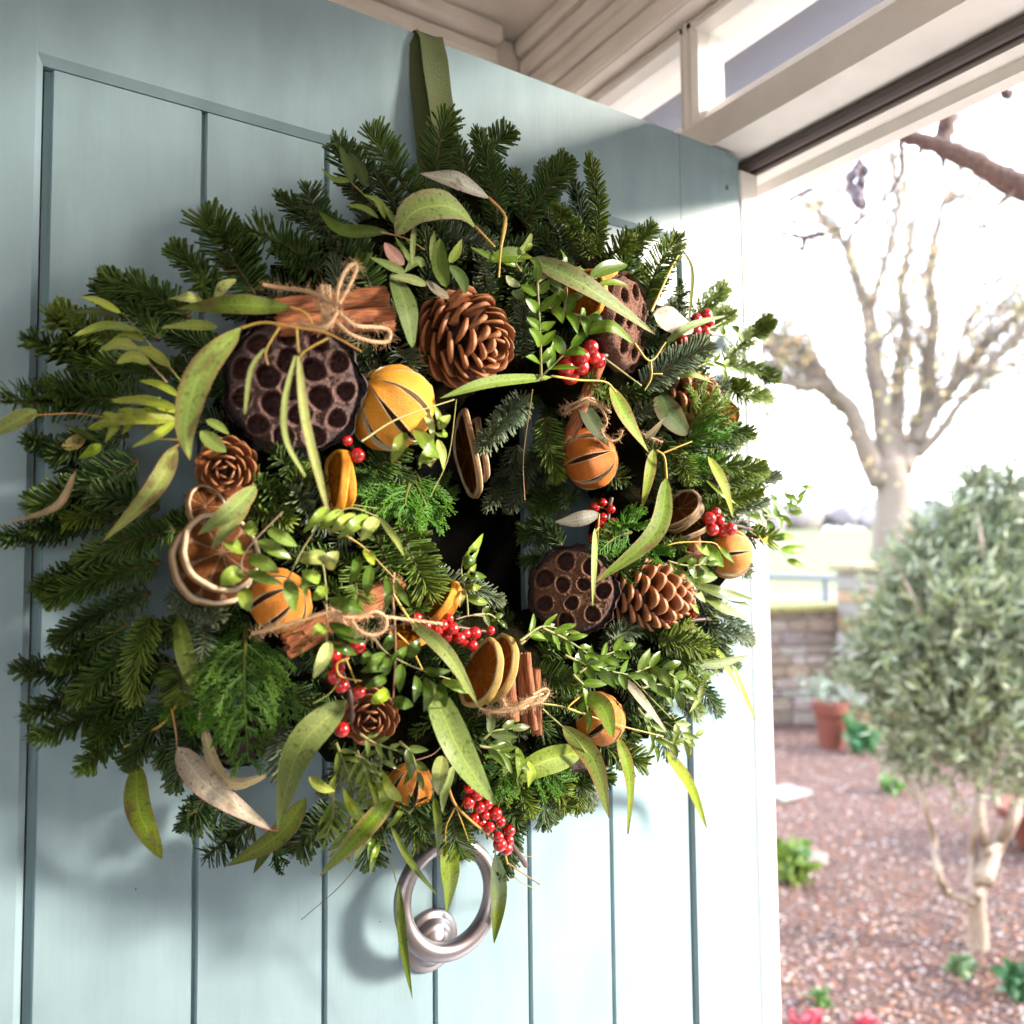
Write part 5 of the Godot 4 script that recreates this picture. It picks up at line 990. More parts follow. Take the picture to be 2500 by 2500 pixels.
	sm(o, [P(453, -350, 127), P(462, -344, 129), P(477, -340, 133), P(511, -340, 138), P(520, -346, 139)], 0.00079, Color(0.400, 0.270, 0.040), Color(0.400, 0.270, 0.040))
	sm(o, [P(418, -448, 129), P(446, -473, 130), P(467, -490, 128)], 0.00054, Color(0.220, 0.220, 0.050), Color(0.220, 0.220, 0.050))
	sm(o, [P(80, -440, 84), P(73, -458, 66), P(66, -470, 40), P(61, -488, 40)], 0.00102, Color(0.400, 0.270, 0.040), Color(0.360, 0.170, 0.040))
	sm(o, [P(66, -470, 40), P(59, -473, 40), P(53, -476, 40)], 0.00090, Color(0.400, 0.270, 0.040), Color(0.400, 0.270, 0.040))
	sm(o, [P(75, -447, 81), P(79, -464, 75), P(81, -475, 68)], 0.00077, Color(0.360, 0.170, 0.040), Color(0.300, 0.150, 0.120))
	sm(o, [P(90, -449, 93), P(90, -456, 90), P(93, -465, 89)], 0.00068, Color(0.400, 0.400, 0.200), Color(0.220, 0.220, 0.050))
	sm(o, [P(132, -532, 85), P(141, -533, 92)], 0.00053, Color(0.350, 0.070, 0.060), Color(0.350, 0.070, 0.060))
	sm(o, [P(246, -497, 126), P(251, -509, 125), P(256, -522, 123), P(261, -530, 122), P(274, -543, 119), P(294, -560, 116), P(306, -571, 112), P(314, -586, 106)], 0.00122, Color(0.360, 0.170, 0.040), Color(0.400, 0.270, 0.040))
	sm(o, [P(260, -531, 121), P(255, -544, 117), P(257, -557, 112)], 0.00076, Color(0.400, 0.270, 0.040), Color(0.400, 0.270, 0.040))
	sm(o, [P(261, -531, 121), P(270, -549, 117), P(275, -559, 114)], 0.00057, Color(0.400, 0.270, 0.040), Color(0.400, 0.270, 0.040))
	sm(o, [P(310, -574, 107), P(303, -573, 106), P(304, -577, 105)], 0.00081, Color(0.400, 0.270, 0.040), Color(0.400, 0.270, 0.040))
	sm(o, [P(330, -596, 81), P(349, -610, 72), P(400, -646, 25)], 0.00085, Color(0.400, 0.270, 0.040), Color(0.080, 0.050, 0.040))
	sm(o, [P(331, -597, 81), P(352, -620, 62), P(395, -649, 25)], 0.00053, Color(0.220, 0.220, 0.050), Color(0.220, 0.220, 0.050))
	sm(o, [P(328, -582, 89), P(341, -592, 84), P(352, -595, 83)], 0.00063, Color(0.160, 0.100, 0.050), Color(0.160, 0.100, 0.050))
	sm(o, [P(324, -574, 97), P(346, -601, 84)], 0.00083, Color(0.120, 0.090, 0.090), Color(0.160, 0.100, 0.050))
	sm(o, [P(212, -533, 97), P(219, -555, 90), P(228, -573, 82), P(239, -596, 67)], 0.00075, Color(0.160, 0.100, 0.050), Color(0.220, 0.220, 0.050))
	sm(o, [P(210, -530, 113), P(214, -537, 111)], 0.00055, Color(0.220, 0.220, 0.050), Color(0.220, 0.220, 0.050))
	sm(o, [P(218, -490, 135), P(233, -487, 137), P(240, -482, 138)], 0.00054, Color(0.160, 0.100, 0.050), Color(0.160, 0.100, 0.050))
	sm(o, [P(199, -361, 150), P(198, -376, 150), P(200, -408, 150), P(199, -447, 148)], 0.00096, Color(0.330, 0.160, 0.070), Color(0.160, 0.080, 0.050))
	sm(o, [P(196, -375, 155), P(207, -391, 155), P(213, -397, 155)], 0.00095, Color(0.400, 0.270, 0.040), Color(0.400, 0.270, 0.040))
	sm(o, [P(201, -401, 150), P(211, -411, 150), P(220, -427, 150)], 0.00079, Color(0.400, 0.270, 0.040), Color(0.400, 0.270, 0.040))
	sm(o, [P(153, -411, 150), P(151, -369, 153), P(147, -352, 153), P(136, -347, 151)], 0.00066, Color(0.280, 0.270, 0.120), Color(0.220, 0.220, 0.050))
	sm(o, [P(126, -366, 153), P(135, -346, 156), P(144, -332, 158)], 0.00065, Color(0.260, 0.240, 0.120), Color(0.220, 0.220, 0.050))
	sm(o, [P(144, -332, 158), P(163, -320, 160), P(183, -325, 160)], 0.00057, Color(0.220, 0.220, 0.050), Color(0.220, 0.220, 0.050))
	sm(o, [P(160, -335, 154), P(176, -345, 155), P(195, -363, 155), P(201, -367, 155)], 0.00067, Color(0.400, 0.270, 0.040), Color(0.160, 0.100, 0.050))
	sm(o, [P(123, -323, 155), P(107, -341, 150), P(101, -352, 147), P(102, -361, 147)], 0.00056, Color(0.260, 0.180, 0.120), Color(0.200, 0.150, 0.100))
	sm(o, [P(264, -394, 135), P(264, -379, 133), P(261, -362, 131), P(264, -352, 129)], 0.00067, Color(0.220, 0.220, 0.050), Color(0.220, 0.220, 0.050))
	sm(o, [P(259, -396, 126), P(273, -394, 124), P(289, -396, 121)], 0.00067, Color(0.160, 0.090, 0.060), Color(0.160, 0.100, 0.050))
	sm(o, [P(182, -402, 154), P(192, -413, 154), P(212, -424, 155), P(241, -435, 155)], 0.00068, Color(0.160, 0.100, 0.050), Color(0.220, 0.220, 0.050))
	sm(o, [P(165, -414, 157), P(158, -417, 155), P(159, -424, 155), P(165, -427, 155), P(173, -429, 157)], 0.00067, Color(0.400, 0.270, 0.040), Color(0.400, 0.270, 0.040))
	sm(o, [P(162, -427, 150), P(156, -436, 148), P(146, -442, 145)], 0.00050, Color(0.220, 0.220, 0.050), Color(0.220, 0.220, 0.050))
	sm(o, [P(163, -414, 156), P(170, -430, 156)], 0.00058, Color(0.400, 0.270, 0.040), Color(0.400, 0.270, 0.040))
	sm(o, [P(251, -239, 143), P(246, -280, 140), P(229, -310, 144)], 0.00038, Color(0.220, 0.220, 0.050), Color(0.220, 0.220, 0.050))
	sm(o, [P(312, -227, 150), P(347, -268, 85), P(348, -304, 85)], 0.00044, Color(0.280, 0.200, 0.080), Color(0.300, 0.150, 0.060))
	sm(o, [P(172, -277, 160), P(198, -260, 159), P(243, -242, 154)], 0.00068, Color(0.300, 0.300, 0.120), Color(0.220, 0.220, 0.050))
	sm(o, [P(169, -317, 150), P(188, -319, 150)], 0.00034, Color(0.220, 0.220, 0.050), Color(0.220, 0.220, 0.050))
	sm(o, [P(223, -535, 94), P(208, -593, 46), P(180, -624, 25)], 0.00042, Color(0.250, 0.300, 0.100), Color(0.200, 0.100, 0.080))
	sm(o, [P(315, -146, 154), P(320, -175, 149), P(330, -215, 136)], 0.00080, Color(0.300, 0.270, 0.160), Color(0.220, 0.220, 0.050))
	sm(o, [P(320, -163, 152), P(339, -163, 151), P(363, -163, 150)], 0.00060, Color(0.300, 0.220, 0.100), Color(0.220, 0.220, 0.050))
	sm(o, [P(332, -143, 159), P(338, -137, 159), P(368, -135, 159)], 0.00050, Color(0.160, 0.100, 0.050), Color(0.160, 0.100, 0.050))
	sm(o, [P(195, -128, 139), P(212, -130, 142), P(226, -136, 144)], 0.00055, Color(0.400, 0.320, 0.200), Color(0.360, 0.170, 0.040))
	sm(o, [P(180, -90, 122), P(191, -103, 129), P(199, -110, 132)], 0.00046, Color(0.220, 0.220, 0.050), Color(0.220, 0.220, 0.050))
	sp(w, [P(330, -215, 136), P(321, -181, 148), P(315, -146, 154)], 5, 0.0224, 0.0086, Color(0.120, 0.223, 0.019), 1.00)
	sp(w, [P(320, -161, 152), P(343, -163, 151), P(366, -164, 150)], 3, 0.0208, 0.0084, Color(0.120, 0.223, 0.019), 1.00)
	sp(w, [P(326, -216, 136), P(341, -201, 140), P(353, -188, 144)], 2, 0.0265, 0.0094, Color(0.120, 0.242, 0.019), 0.90)
	sp(w, [P(315, -146, 154), P(329, -137, 154), P(347, -132, 154)], 2, 0.0176, 0.0071, Color(0.138, 0.223, 0.031), 1.00)
	sp(w, [P(341, -167, 150), P(343, -149, 153), P(340, -134, 154)], 2, 0.0223, 0.0086, Color(0.120, 0.223, 0.019), 0.90)
	sp(w, [P(576, -313, 108), P(632, -304, 94), P(763, -276, 25)], 5, 0.0251, 0.0080, Color(0.120, 0.205, 0.025), 0.80)
	sp(w, [P(614, -321, 100), P(738, -305, 25), P(775, -284, 25)], 3, 0.0232, 0.0072, Color(0.138, 0.242, 0.019), 0.90)
	sp(w, [P(632, -311, 94), P(750, -308, 25), P(772, -292, 25)], 2, 0.0237, 0.0079, Color(0.138, 0.233, 0.019), 0.90)
	sp(w, [P(347, -427, 139), P(373, -438, 141), P(406, -446, 143)], 5, 0.0232, 0.0077, Color(0.095, 0.186, 0.022), 0.75)
	sp(w, [P(359, -441, 141), P(381, -431, 140), P(402, -426, 140)], 3, 0.0213, 0.0069, Color(0.120, 0.223, 0.019), 0.80)
	sp(w, [P(414, -449, 134), P(443, -444, 134), P(473, -458, 135)], 4, 0.0247, 0.0082, Color(0.103, 0.186, 0.022), 0.80)
	sp(w, [P(432, -461, 130), P(454, -460, 130), P(483, -471, 129)], 3, 0.0229, 0.0074, Color(0.103, 0.186, 0.022), 0.80)
	sp(w, [P(349, -441, 146), P(360, -453, 148), P(360, -468, 149)], 2, 0.0209, 0.0063, Color(0.120, 0.223, 0.019), 0.80)
	sp(w, [P(303, -413, 143), P(327, -404, 138), P(349, -409, 139)], 3, 0.0202, 0.0045, Color(0.155, 0.260, 0.031), 0.60)
	sp(w, [P(326, -405, 139), P(346, -414, 140), P(365, -426, 143)], 3, 0.0197, 0.0050, Color(0.138, 0.242, 0.025), 0.60)
	sp(w, [P(432, -478, 125), P(448, -494, 123), P(454, -512, 121)], 3, 0.0207, 0.0056, Color(0.146, 0.233, 0.037), 0.70)
	sp(w, [P(478, -490, 117), P(492, -507, 113), P(505, -521, 107)], 3, 0.0204, 0.0058, Color(0.224, 0.298, 0.074), 0.70)
	sp(w, [P(467, -509, 115), P(492, -518, 110), P(516, -514, 107)], 2, 0.0179, 0.0058, Color(0.172, 0.260, 0.050), 0.80)
	sp(w, [P(468, -356, 127), P(486, -360, 131), P(507, -359, 134)], 3, 0.0202, 0.0067, Color(0.112, 0.186, 0.031), 0.80)
	sp(w, [P(466, -374, 129), P(475, -367, 130), P(496, -371, 133)], 2, 0.0201, 0.0067, Color(0.112, 0.186, 0.031), 0.80)
	sp(w, [P(169, -473, 124), P(177, -490, 122), P(186, -510, 119)], 6, 0.0154, 0.0033, Color(0.129, 0.186, 0.031), 0.80)
	sp(w, [P(181, -478, 131), P(189, -497, 128), P(192, -517, 123)], 6, 0.0155, 0.0033, Color(0.155, 0.223, 0.031), 0.80)
	sp(w, [P(198, -476, 129), P(200, -493, 126), P(197, -511, 121)], 5, 0.0158, 0.0034, Color(0.103, 0.158, 0.031), 0.80)
	sp(w, [P(182, -467, 133), P(192, -474, 134), P(208, -481, 135)], 3, 0.0154, 0.0040, Color(0.103, 0.158, 0.031), 0.80)
	sp(w, [P(174, -509, 106), P(176, -527, 100), P(175, -545, 90)], 5, 0.0168, 0.0034, Color(0.146, 0.223, 0.031), 0.70)
	sp(w, [P(191, -527, 99), P(190, -545, 91), P(189, -562, 79)], 4, 0.0153, 0.0035, Color(0.172, 0.251, 0.037), 0.70)
	sp(w, [P(180, -481, 130), P(188, -486, 131), P(197, -501, 129)], 3, 0.0164, 0.0040, Color(0.120, 0.177, 0.031), 0.80)
	sp(w, [P(207, -474, 141), P(216, -483, 140), P(221, -496, 139)], 2, 0.0193, 0.0056, Color(0.112, 0.167, 0.037), 0.70)
	sp(w, [P(267, -484, 144), P(282, -489, 144), P(296, -498, 144)], 3, 0.0213, 0.0059, Color(0.112, 0.186, 0.031), 0.60)
	sp(w, [P(270, -480, 144), P(279, -475, 145), P(293, -475, 145)], 2, 0.0214, 0.0071, Color(0.146, 0.205, 0.062), 0.70)
	sp(w, [P(307, -416, 138), P(328, -407, 134), P(346, -416, 136)], 3, 0.0173, 0.0049, Color(0.120, 0.223, 0.019), 0.70)
	sp(w, [P(275, -394, 123), P(290, -394, 121), P(299, -400, 121)], 2, 0.0122, 0.0049, Color(0.069, 0.112, 0.012), 0.90)
	sp(w, [P(303, -139, 150), P(298, -132, 150), P(306, -123, 150)], 2, 0.0134, 0.0050, Color(0.206, 0.307, 0.031), 0.90)
	sp(w, [P(544, -143, 112), P(582, -135, 100), P(683, -99, 33)], 2, 0.0235, 0.0089, Color(0.103, 0.167, 0.025), 0.90)
	sp(w, [P(516, -179, 120), P(539, -171, 118), P(566, -173, 114)], 3, 0.0189, 0.0051, Color(0.155, 0.251, 0.031), 0.80)
	sp(w, [P(65, -259, 121), P(49, -264, 109), P(34, -268, 91)], 3, 0.0193, 0.0054, Color(0.284, 0.353, 0.050), 0.70)

func ornaments() -> void:
	var rb := thing("ribbon", "dark green velvet ribbon hanging the wreath from the top of the door", "ribbon", P(303, 128, 0))
	ribbon_strip(rb, "ribbon_strand", [P(303, 127, 2), P(304, 108, 8), P(306, 60, 16), P(310, 0, 26), P(312, -60, 40)], 0.0265, 0.10)
	ribbon_strip(rb, "ribbon_strand", [P(299, 127, 0.8), P(298.5, 100, 3.5), P(299, 50, 8), P(303, -10, 14), P(308, -70, 26)], 0.0270, -0.12)
	ribbon_strip(rb, "ribbon_fold", [P(303, 122, 2.6), P(303, 127.3, 1.6), P(303, 127.6, -20), P(303, 127.3, -45), P(303, 100, -46)], 0.0272, 0.0)
	lotus_pod(P(138, -240, 128), Vector3(-0.40, -0.19, 0.90), 0.0438, ring_holes([1, 6, 11], [0.0, 0.40, 0.77], [0.175, 0.185, 0.165], 0.3), "largest dark purple lotus pod, between the cinnamon bundle and a small pinecone", Color(0.260, 0.150, 0.135), Color(0.120, 0.080, 0.090), Color(0.150, 0.055, 0.048), 1.0)
	lotus_pod(P(385, -380, 100), Vector3(-0.64, 0.06, 0.76), 0.0372, ring_holes([3, 7], [0.27, 0.68], [0.165, 0.195], 0.5), "brown lotus pod with ten round holes, beside the pinecone that lies sideways", Color(0.330, 0.155, 0.080), Color(0.120, 0.066, 0.072), Color(0.110, 0.036, 0.028), 1.0)
	lotus_pod(P(436, -150, 119), Vector3(0.43, -0.11, 0.89), 0.0404, ring_holes([2, 7], [0.25, 0.66], [0.17, 0.19], 0.2), "rusty lotus pod seen aslant under the long grey green leaf", Color(0.340, 0.150, 0.080), Color(0.250, 0.115, 0.075), Color(0.110, 0.034, 0.024), 1.0)
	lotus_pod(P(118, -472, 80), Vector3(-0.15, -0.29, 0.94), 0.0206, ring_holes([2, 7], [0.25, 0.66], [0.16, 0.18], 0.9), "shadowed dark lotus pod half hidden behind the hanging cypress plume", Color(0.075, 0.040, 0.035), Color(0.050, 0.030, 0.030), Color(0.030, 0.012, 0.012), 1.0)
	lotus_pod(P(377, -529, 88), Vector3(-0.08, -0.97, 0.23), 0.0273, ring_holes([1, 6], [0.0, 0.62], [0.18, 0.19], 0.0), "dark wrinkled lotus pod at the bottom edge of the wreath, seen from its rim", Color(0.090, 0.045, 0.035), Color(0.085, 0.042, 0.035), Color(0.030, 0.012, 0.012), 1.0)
	pinecone(P(274, -187, 118), Vector3(0.24, -0.37, 0.90), 0.0661, 0.0376, 76, "largest open pinecone, set between the orange and the cluster of fir at the top", 1.00)
	pinecone(P(101, -293, 109), Vector3(-0.28, -0.26, 0.93), 0.0324, 0.0204, 50, "small brown pinecone just below the largest lotus pod", 1.00)
	pinecone(P(195, -459, 120), Vector3(-0.35, -0.07, 0.93), 0.0325, 0.0202, 46, "little pinecone behind a berry twig under the lower cinnamon bundle", 1.00)
	pinecone(P(461, -385, 115), Vector3(0.75, -0.10, 0.66), 0.0692, 0.0314, 84, "long pinecone lying sideways beside the ten holed lotus pod", 1.00)
	pinecone(P(520, -204, 102), Vector3(0.69, 0.12, 0.72), 0.0570, 0.0288, 64, "dark pinecone tucked behind cypress fronds at the outer edge", 1.00)
	orange(P(208, -247, 127), Vector3(-0.77, 0.59, 0.25), 0.0304, 9, "largest golden slit orange, touching the largest lotus pod", Color(0.880, 0.360, 0.012), 0.085, 0.90)
	orange(P(419, -265, 83), Vector3(0.61, 0.25, 0.75), 0.0267, 8, "slit orange under the twine of the slanting cinnamon stick", Color(0.760, 0.210, 0.008), 0.130, 0.90)
	orange(P(135, -379, 113), Vector3(0.51, 0.48, 0.71), 0.0209, 8, "slit orange partly covered by leaves next to the dried slices", Color(0.820, 0.270, 0.008), 0.130, 0.90)
	orange(P(569, -349, 104), Vector3(0.76, 0.11, 0.64), 0.0243, 7, "round slit orange at the outer edge below the berry twig", Color(0.860, 0.300, 0.012), 0.100, 0.90)
	orange(P(399, -484, 116), Vector3(0.42, 0.63, 0.65), 0.0217, 7, "slit orange low down with a leaf lying across it", Color(0.820, 0.270, 0.008), 0.120, 0.90)
	orange(P(236, -517, 98), Vector3(0.14, 0.92, 0.37), 0.0170, 6, "split orange peel wedged among needles above the door knocker", Color(0.860, 0.300, 0.012), 0.160, 0.95)
	slices("large brown dried orange slices stacked at the shaded side of the wreath", [[P(92, -354, 114), Vector3(0.23, 0.25, 0.94), 0.0279, 0.0055, 0, 0.030], [P(93, -347, 131), Vector3(0.25, 0.25, 0.94), 0.0259, 0.0050, 0, 0.035], [P(87, -318, 111), Vector3(0.44, 0.05, 0.89), 0.0140, 0.0045, 0, 0.080]])
	slices("bright orange slices on edge below the largest lotus pod", [[P(170, -299, 124), Vector3(-1.00, 0.02, -0.08), 0.0207, 0.0060, 1, 0.070], [P(177, -298, 120), Vector3(-0.98, -0.03, -0.19), 0.0202, 0.0060, 1, 0.060]])
	slices("bright orange slices on edge above the row of red berries", [[P(250, -383, 116), Vector3(-0.87, 0.49, -0.02), 0.0185, 0.0060, 1, 0.060], [P(259, -385, 109), Vector3(-0.87, 0.48, -0.10), 0.0185, 0.0060, 1, 0.050]])
	slices("two golden rimmed slices leaning on the upright cinnamon sticks", [[P(277, -435, 131), Vector3(-0.93, 0.37, -0.05), 0.0262, 0.0060, 2, 0.060], [P(297, -435, 120), Vector3(-0.93, 0.36, -0.11), 0.0271, 0.0060, 2, 0.050]])
	slices("dry brown slices on edge at the top of the wreath's hole", [[P(291, -270, 89), Vector3(-0.93, -0.16, -0.32), 0.0361, 0.0050, 0, 0.050], [P(301, -266, 88), Vector3(-0.94, -0.14, -0.30), 0.0263, 0.0050, 0, 0.080]])
	slices("pale dry slices fanned out behind the long olive green leaf", [[P(504, -309, 107), Vector3(-0.80, 0.60, 0.05), 0.0213, 0.0045, 0, 0.080], [P(511, -315, 104), Vector3(-0.75, 0.67, 0.01), 0.0205, 0.0045, 0, 0.080], [P(516, -328, 101), Vector3(-0.49, 0.87, 0.06), 0.0225, 0.0045, 0, 0.070]])
	slices("orange slices peeping out behind the long grey green leaf", [[P(388, -135, 119), Vector3(-0.98, -0.01, 0.22), 0.0230, 0.0060, 1, 0.060], [P(406, -114, 114), Vector3(-0.57, 0.81, 0.16), 0.0181, 0.0060, 1, 0.050]])
	slices("small half hidden slice at the outermost edge under a fir tip", [[P(583, -213, 92), Vector3(-0.26, -0.05, 0.96), 0.0157, 0.0050, 2, 0.040]])
	slices("orange slice lying flat under the frayed end of the long twine", [[P(229, -405, 115), Vector3(-0.35, 0.90, 0.26), 0.0166, 0.0060, 1, 0.050]])
	cinnamon("thick cinnamon bundle tied with a twine bow above the largest lotus pod", [[P(126, -190, 129), P(196, -174, 145), 0.0068, 0.0], [P(122, -204, 144), P(196, -189, 156), 0.0047, 0.5], [P(127, -205, 133), P(201, -193, 146), 0.0044, 0.2]], [[P(161, -166, 114), P(142, -192, 165), P(141, -199, 172), P(144, -203, 167), P(162, -197, 117), P(162, -165, 114), P(144, -192, 166), P(143, -199, 172), P(145, -203, 167), P(164, -197, 117), P(164, -165, 114), P(145, -192, 166), P(144, -199, 172), P(146, -203, 167), P(165, -196, 118), P(165, -165, 115), P(147, -191, 166), P(145, -199, 173), P(148, -203, 167), P(167, -196, 118), P(167, -165, 115), P(148, -191, 167), P(147, -199, 173), P(149, -203, 168), P(169, -196, 118)], [P(150, -199, 172), P(148, -190, 179), P(155, -174, 174), P(163, -166, 169), P(164, -170, 170), P(157, -184, 175), P(150, -196, 177)], [P(149, -200, 173), P(142, -192, 171), P(134, -186, 161), P(123, -182, 147), P(113, -181, 144)], [P(149, -200, 175), P(160, -208, 178), P(177, -205, 171), P(189, -204, 165), P(188, -211, 165), P(175, -214, 169), P(159, -213, 174), P(150, -208, 176)], [P(149, -201, 176), P(145, -208, 177), P(139, -212, 175), P(129, -207, 162)]], 0.00125)
	cinnamon("slanting cinnamon stick tied with rough twine above a slit orange", [[P(405, -185, 117), P(393, -247, 90), 0.0058, 0.4], [P(407, -201, 104), P(394, -257, 75), 0.0050, 0.1]], [[P(385, -225, 85), P(376, -226, 113), P(386, -221, 122), P(411, -217, 104)], [P(388, -229, 84), P(378, -229, 114), P(387, -224, 122), P(412, -221, 103)], [P(384, -223, 126), P(398, -230, 126), P(406, -240, 123), P(403, -246, 119), P(411, -254, 119), P(421, -252, 120), P(423, -245, 123)], [P(382, -223, 126), P(395, -227, 128), P(407, -232, 127)], [P(426, -238, 121), P(442, -248, 129), P(459, -254, 133)]], 0.00090)
	cinnamon("three upright cinnamon sticks bound with twine beside golden rimmed slices", [[P(315, -424, 129), P(320, -481, 130), 0.0068, 10.1], [P(301, -435, 129), P(306, -473, 128), 0.0051, 0.3], [P(332, -438, 120), P(333, -488, 120), 0.0045, 0.6]], [[P(316, -462, 99), P(280, -453, 156), P(277, -453, 162), P(281, -456, 156), P(317, -470, 100)], [P(297, -464, 130), P(289, -458, 156), P(299, -456, 157), P(324, -455, 139)], [P(296, -466, 130), P(291, -460, 157), P(301, -457, 158), P(327, -457, 139)], [P(297, -460, 130), P(291, -456, 156), P(302, -453, 157), P(326, -454, 139)], [P(300, -457, 159), P(311, -455, 159), P(321, -451, 153), P(318, -448, 153), P(303, -450, 159)], [P(289, -459, 160), P(276, -460, 155), P(264, -457, 150)], [P(293, -458, 160), P(280, -458, 156), P(268, -460, 150)]], 0.00100)
	cinnamon("flat cinnamon bundle under a slit orange, tied with long pale twine", [[P(137, -405, 117), P(216, -367, 123), 0.0069, 0.2], [P(140, -413, 112), P(204, -381, 120), 0.0052, 0.6]], [[P(109, -397, 140), P(118, -394, 149), P(134, -389, 158), P(150, -384, 165), P(155, -386, 167)], [P(150, -383, 165), P(160, -388, 168), P(179, -388, 165), P(205, -392, 160), P(230, -396, 159)], [P(166, -389, 168), P(177, -385, 169), P(186, -390, 166), P(185, -397, 166), P(178, -400, 165), P(168, -397, 168), P(162, -390, 168)], [P(171, -382, 109), P(158, -387, 148), P(167, -396, 138), P(183, -404, 109)], [P(174, -381, 109), P(161, -386, 150), P(169, -395, 141), P(187, -403, 109)]], 0.00110)
	cinnamon("stubby cinnamon rolls poking out behind the outermost round orange", [[P(516, -331, 109), P(532, -365, 100), 0.0073, 0.0], [P(552, -332, 100), P(553, -361, 89), 0.0065, 0.5]], [[P(519, -348, 99), P(505, -350, 123), P(522, -351, 122), P(568, -349, 88)]], 0.00090)
	berries("red berries beside the rusty lotus pod", [P(407, -183, 123), P(390, -186, 121), P(365, -193, 118)], [P(381, -182, 134), P(373, -190, 132), P(377, -197, 126), P(397, -189, 124), P(365, -189, 122), P(364, -198, 123), P(370, -193, 123), P(373, -203, 117), P(390, -187, 126)], 0.00698)
	berries("red berries near the outer edge under the looped brown stem", [P(663, -75, 17), P(560, -123, 88), P(507, -157, 101)], [P(536, -137, 100), P(551, -134, 97), P(540, -125, 98), P(556, -126, 100), P(550, -120, 101), P(507, -153, 112), P(505, -157, 106)], 0.00591)
	berries("red berries hanging in the dark inner edge above the ten holed pod", [P(438, -299, 89), P(435, -315, 88), P(433, -337, 91)], [P(428, -304, 89), P(423, -308, 84), P(435, -310, 92), P(427, -317, 90), P(437, -321, 92), P(424, -327, 96), P(427, -336, 98), P(434, -329, 94), P(422, -324, 92), P(416, -336, 91)], 0.00483)
	berries("red berries on a bare twig above the outermost round orange", [P(726, -331, 27), P(590, -325, 108), P(537, -320, 112)], [P(525, -318, 122), P(532, -312, 124), P(546, -319, 115), P(527, -328, 124), P(549, -329, 116), P(553, -327, 122)], 0.00587)
	berries("row of red berries across the lower inner edge of the wreath", [P(223, -397, 127), P(254, -401, 125), P(294, -408, 121)], [P(251, -395, 130), P(270, -406, 134), P(284, -405, 133), P(241, -402, 131), P(251, -408, 129), P(257, -409, 135), P(269, -415, 132), P(232, -399, 132), P(223, -393, 135), P(231, -404, 139), P(252, -402, 133), P(264, -412, 129), P(262, -406, 135), P(244, -399, 133)], 0.00440)
	berries("red berries on a brown twig over the little pinecone", [P(179, -460, 128), P(176, -439, 130), P(167, -418, 131)], [P(178, -409, 139), P(172, -413, 134), P(164, -414, 134), P(165, -422, 139), P(162, -427, 141), P(168, -434, 136), P(177, -438, 144), P(168, -462, 137)], 0.00491)
	berries("drooping bunch of red berries over the door knocker", [P(339, -596, 94), P(310, -562, 108), P(270, -518, 117)], [P(270, -519, 124), P(275, -523, 127), P(269, -528, 125), P(280, -534, 122), P(287, -533, 121), P(280, -544, 114), P(287, -542, 118), P(296, -542, 118), P(286, -548, 114), P(290, -551, 119), P(301, -549, 117), P(296, -558, 122), P(312, -559, 112), P(299, -565, 119), P(309, -572, 112), P(311, -566, 112)], 0.00475)
	berries("single red berry between the largest orange and bright slices", [P(177, -271, 124), P(182, -278, 124)], [P(179, -283, 136), P(173, -273, 133)], 0.00466)
	berries("few red berries under the tip of the sideways pinecone", [P(546, -411, 100), P(523, -411, 102), P(495, -415, 102)], [P(511, -404, 114), P(506, -416, 113), P(497, -417, 114), P(489, -415, 111), P(479, -412, 113)], 0.00474)

func ribbon_strip(o: Node3D, called: String, pts: Array, wid: float, cup: float) -> void:
	var b := MB.new()
	var path := curve(pts, 22)
	var cols := 7
	for side in 2:
		for i in 22:
			for j in cols:
				var a := float(j) / (cols - 1) * 2 - 1
				var d: Vector3 = (path[mini(i + 1, 21)] - path[maxi(i - 1, 0)]).normalized()
				var n := Vector3.RIGHT.cross(d).normalized() * -1.0
				var off := Vector3.RIGHT * (a * wid * 0.5) + n * (cup * wid * a * a + 0.0006 * sin(i * 0.9 + a * 2.0) + (0.0005 if side == 0 else -0.0005))
				b.vert(path[i] + off - o.position)
	for side in 2:
		for i in 21:
			for j in cols - 1:
				var k := side * 22 * cols + i * cols + j
				if side == 0:
					b.quad(k, k + cols, k + cols + 1, k + 1)
				else:
					b.quad(k, k + 1, k + cols + 1, k + cols)
	put(called, b, M.velvet, o)

func cinnamon(label: String, sticks: Array, runs: Array, tr: float) -> void:
	var o := thing("cinnamon_bundle", label, "cinnamon sticks", sticks[0][0], "cinnamon bundles on the wreath")
	for s in sticks:
		cinnamon_stick(o, s[0] - o.position, s[1] - o.position, s[2], vary(Color(0.50, 0.165, 0.052), 0.12), s[3])
	var rr := []
	for run in runs:
		var q := []
		for p in run:
			q.append(p - o.position)
		rr.append(q)
	twine(o, rr, tr)

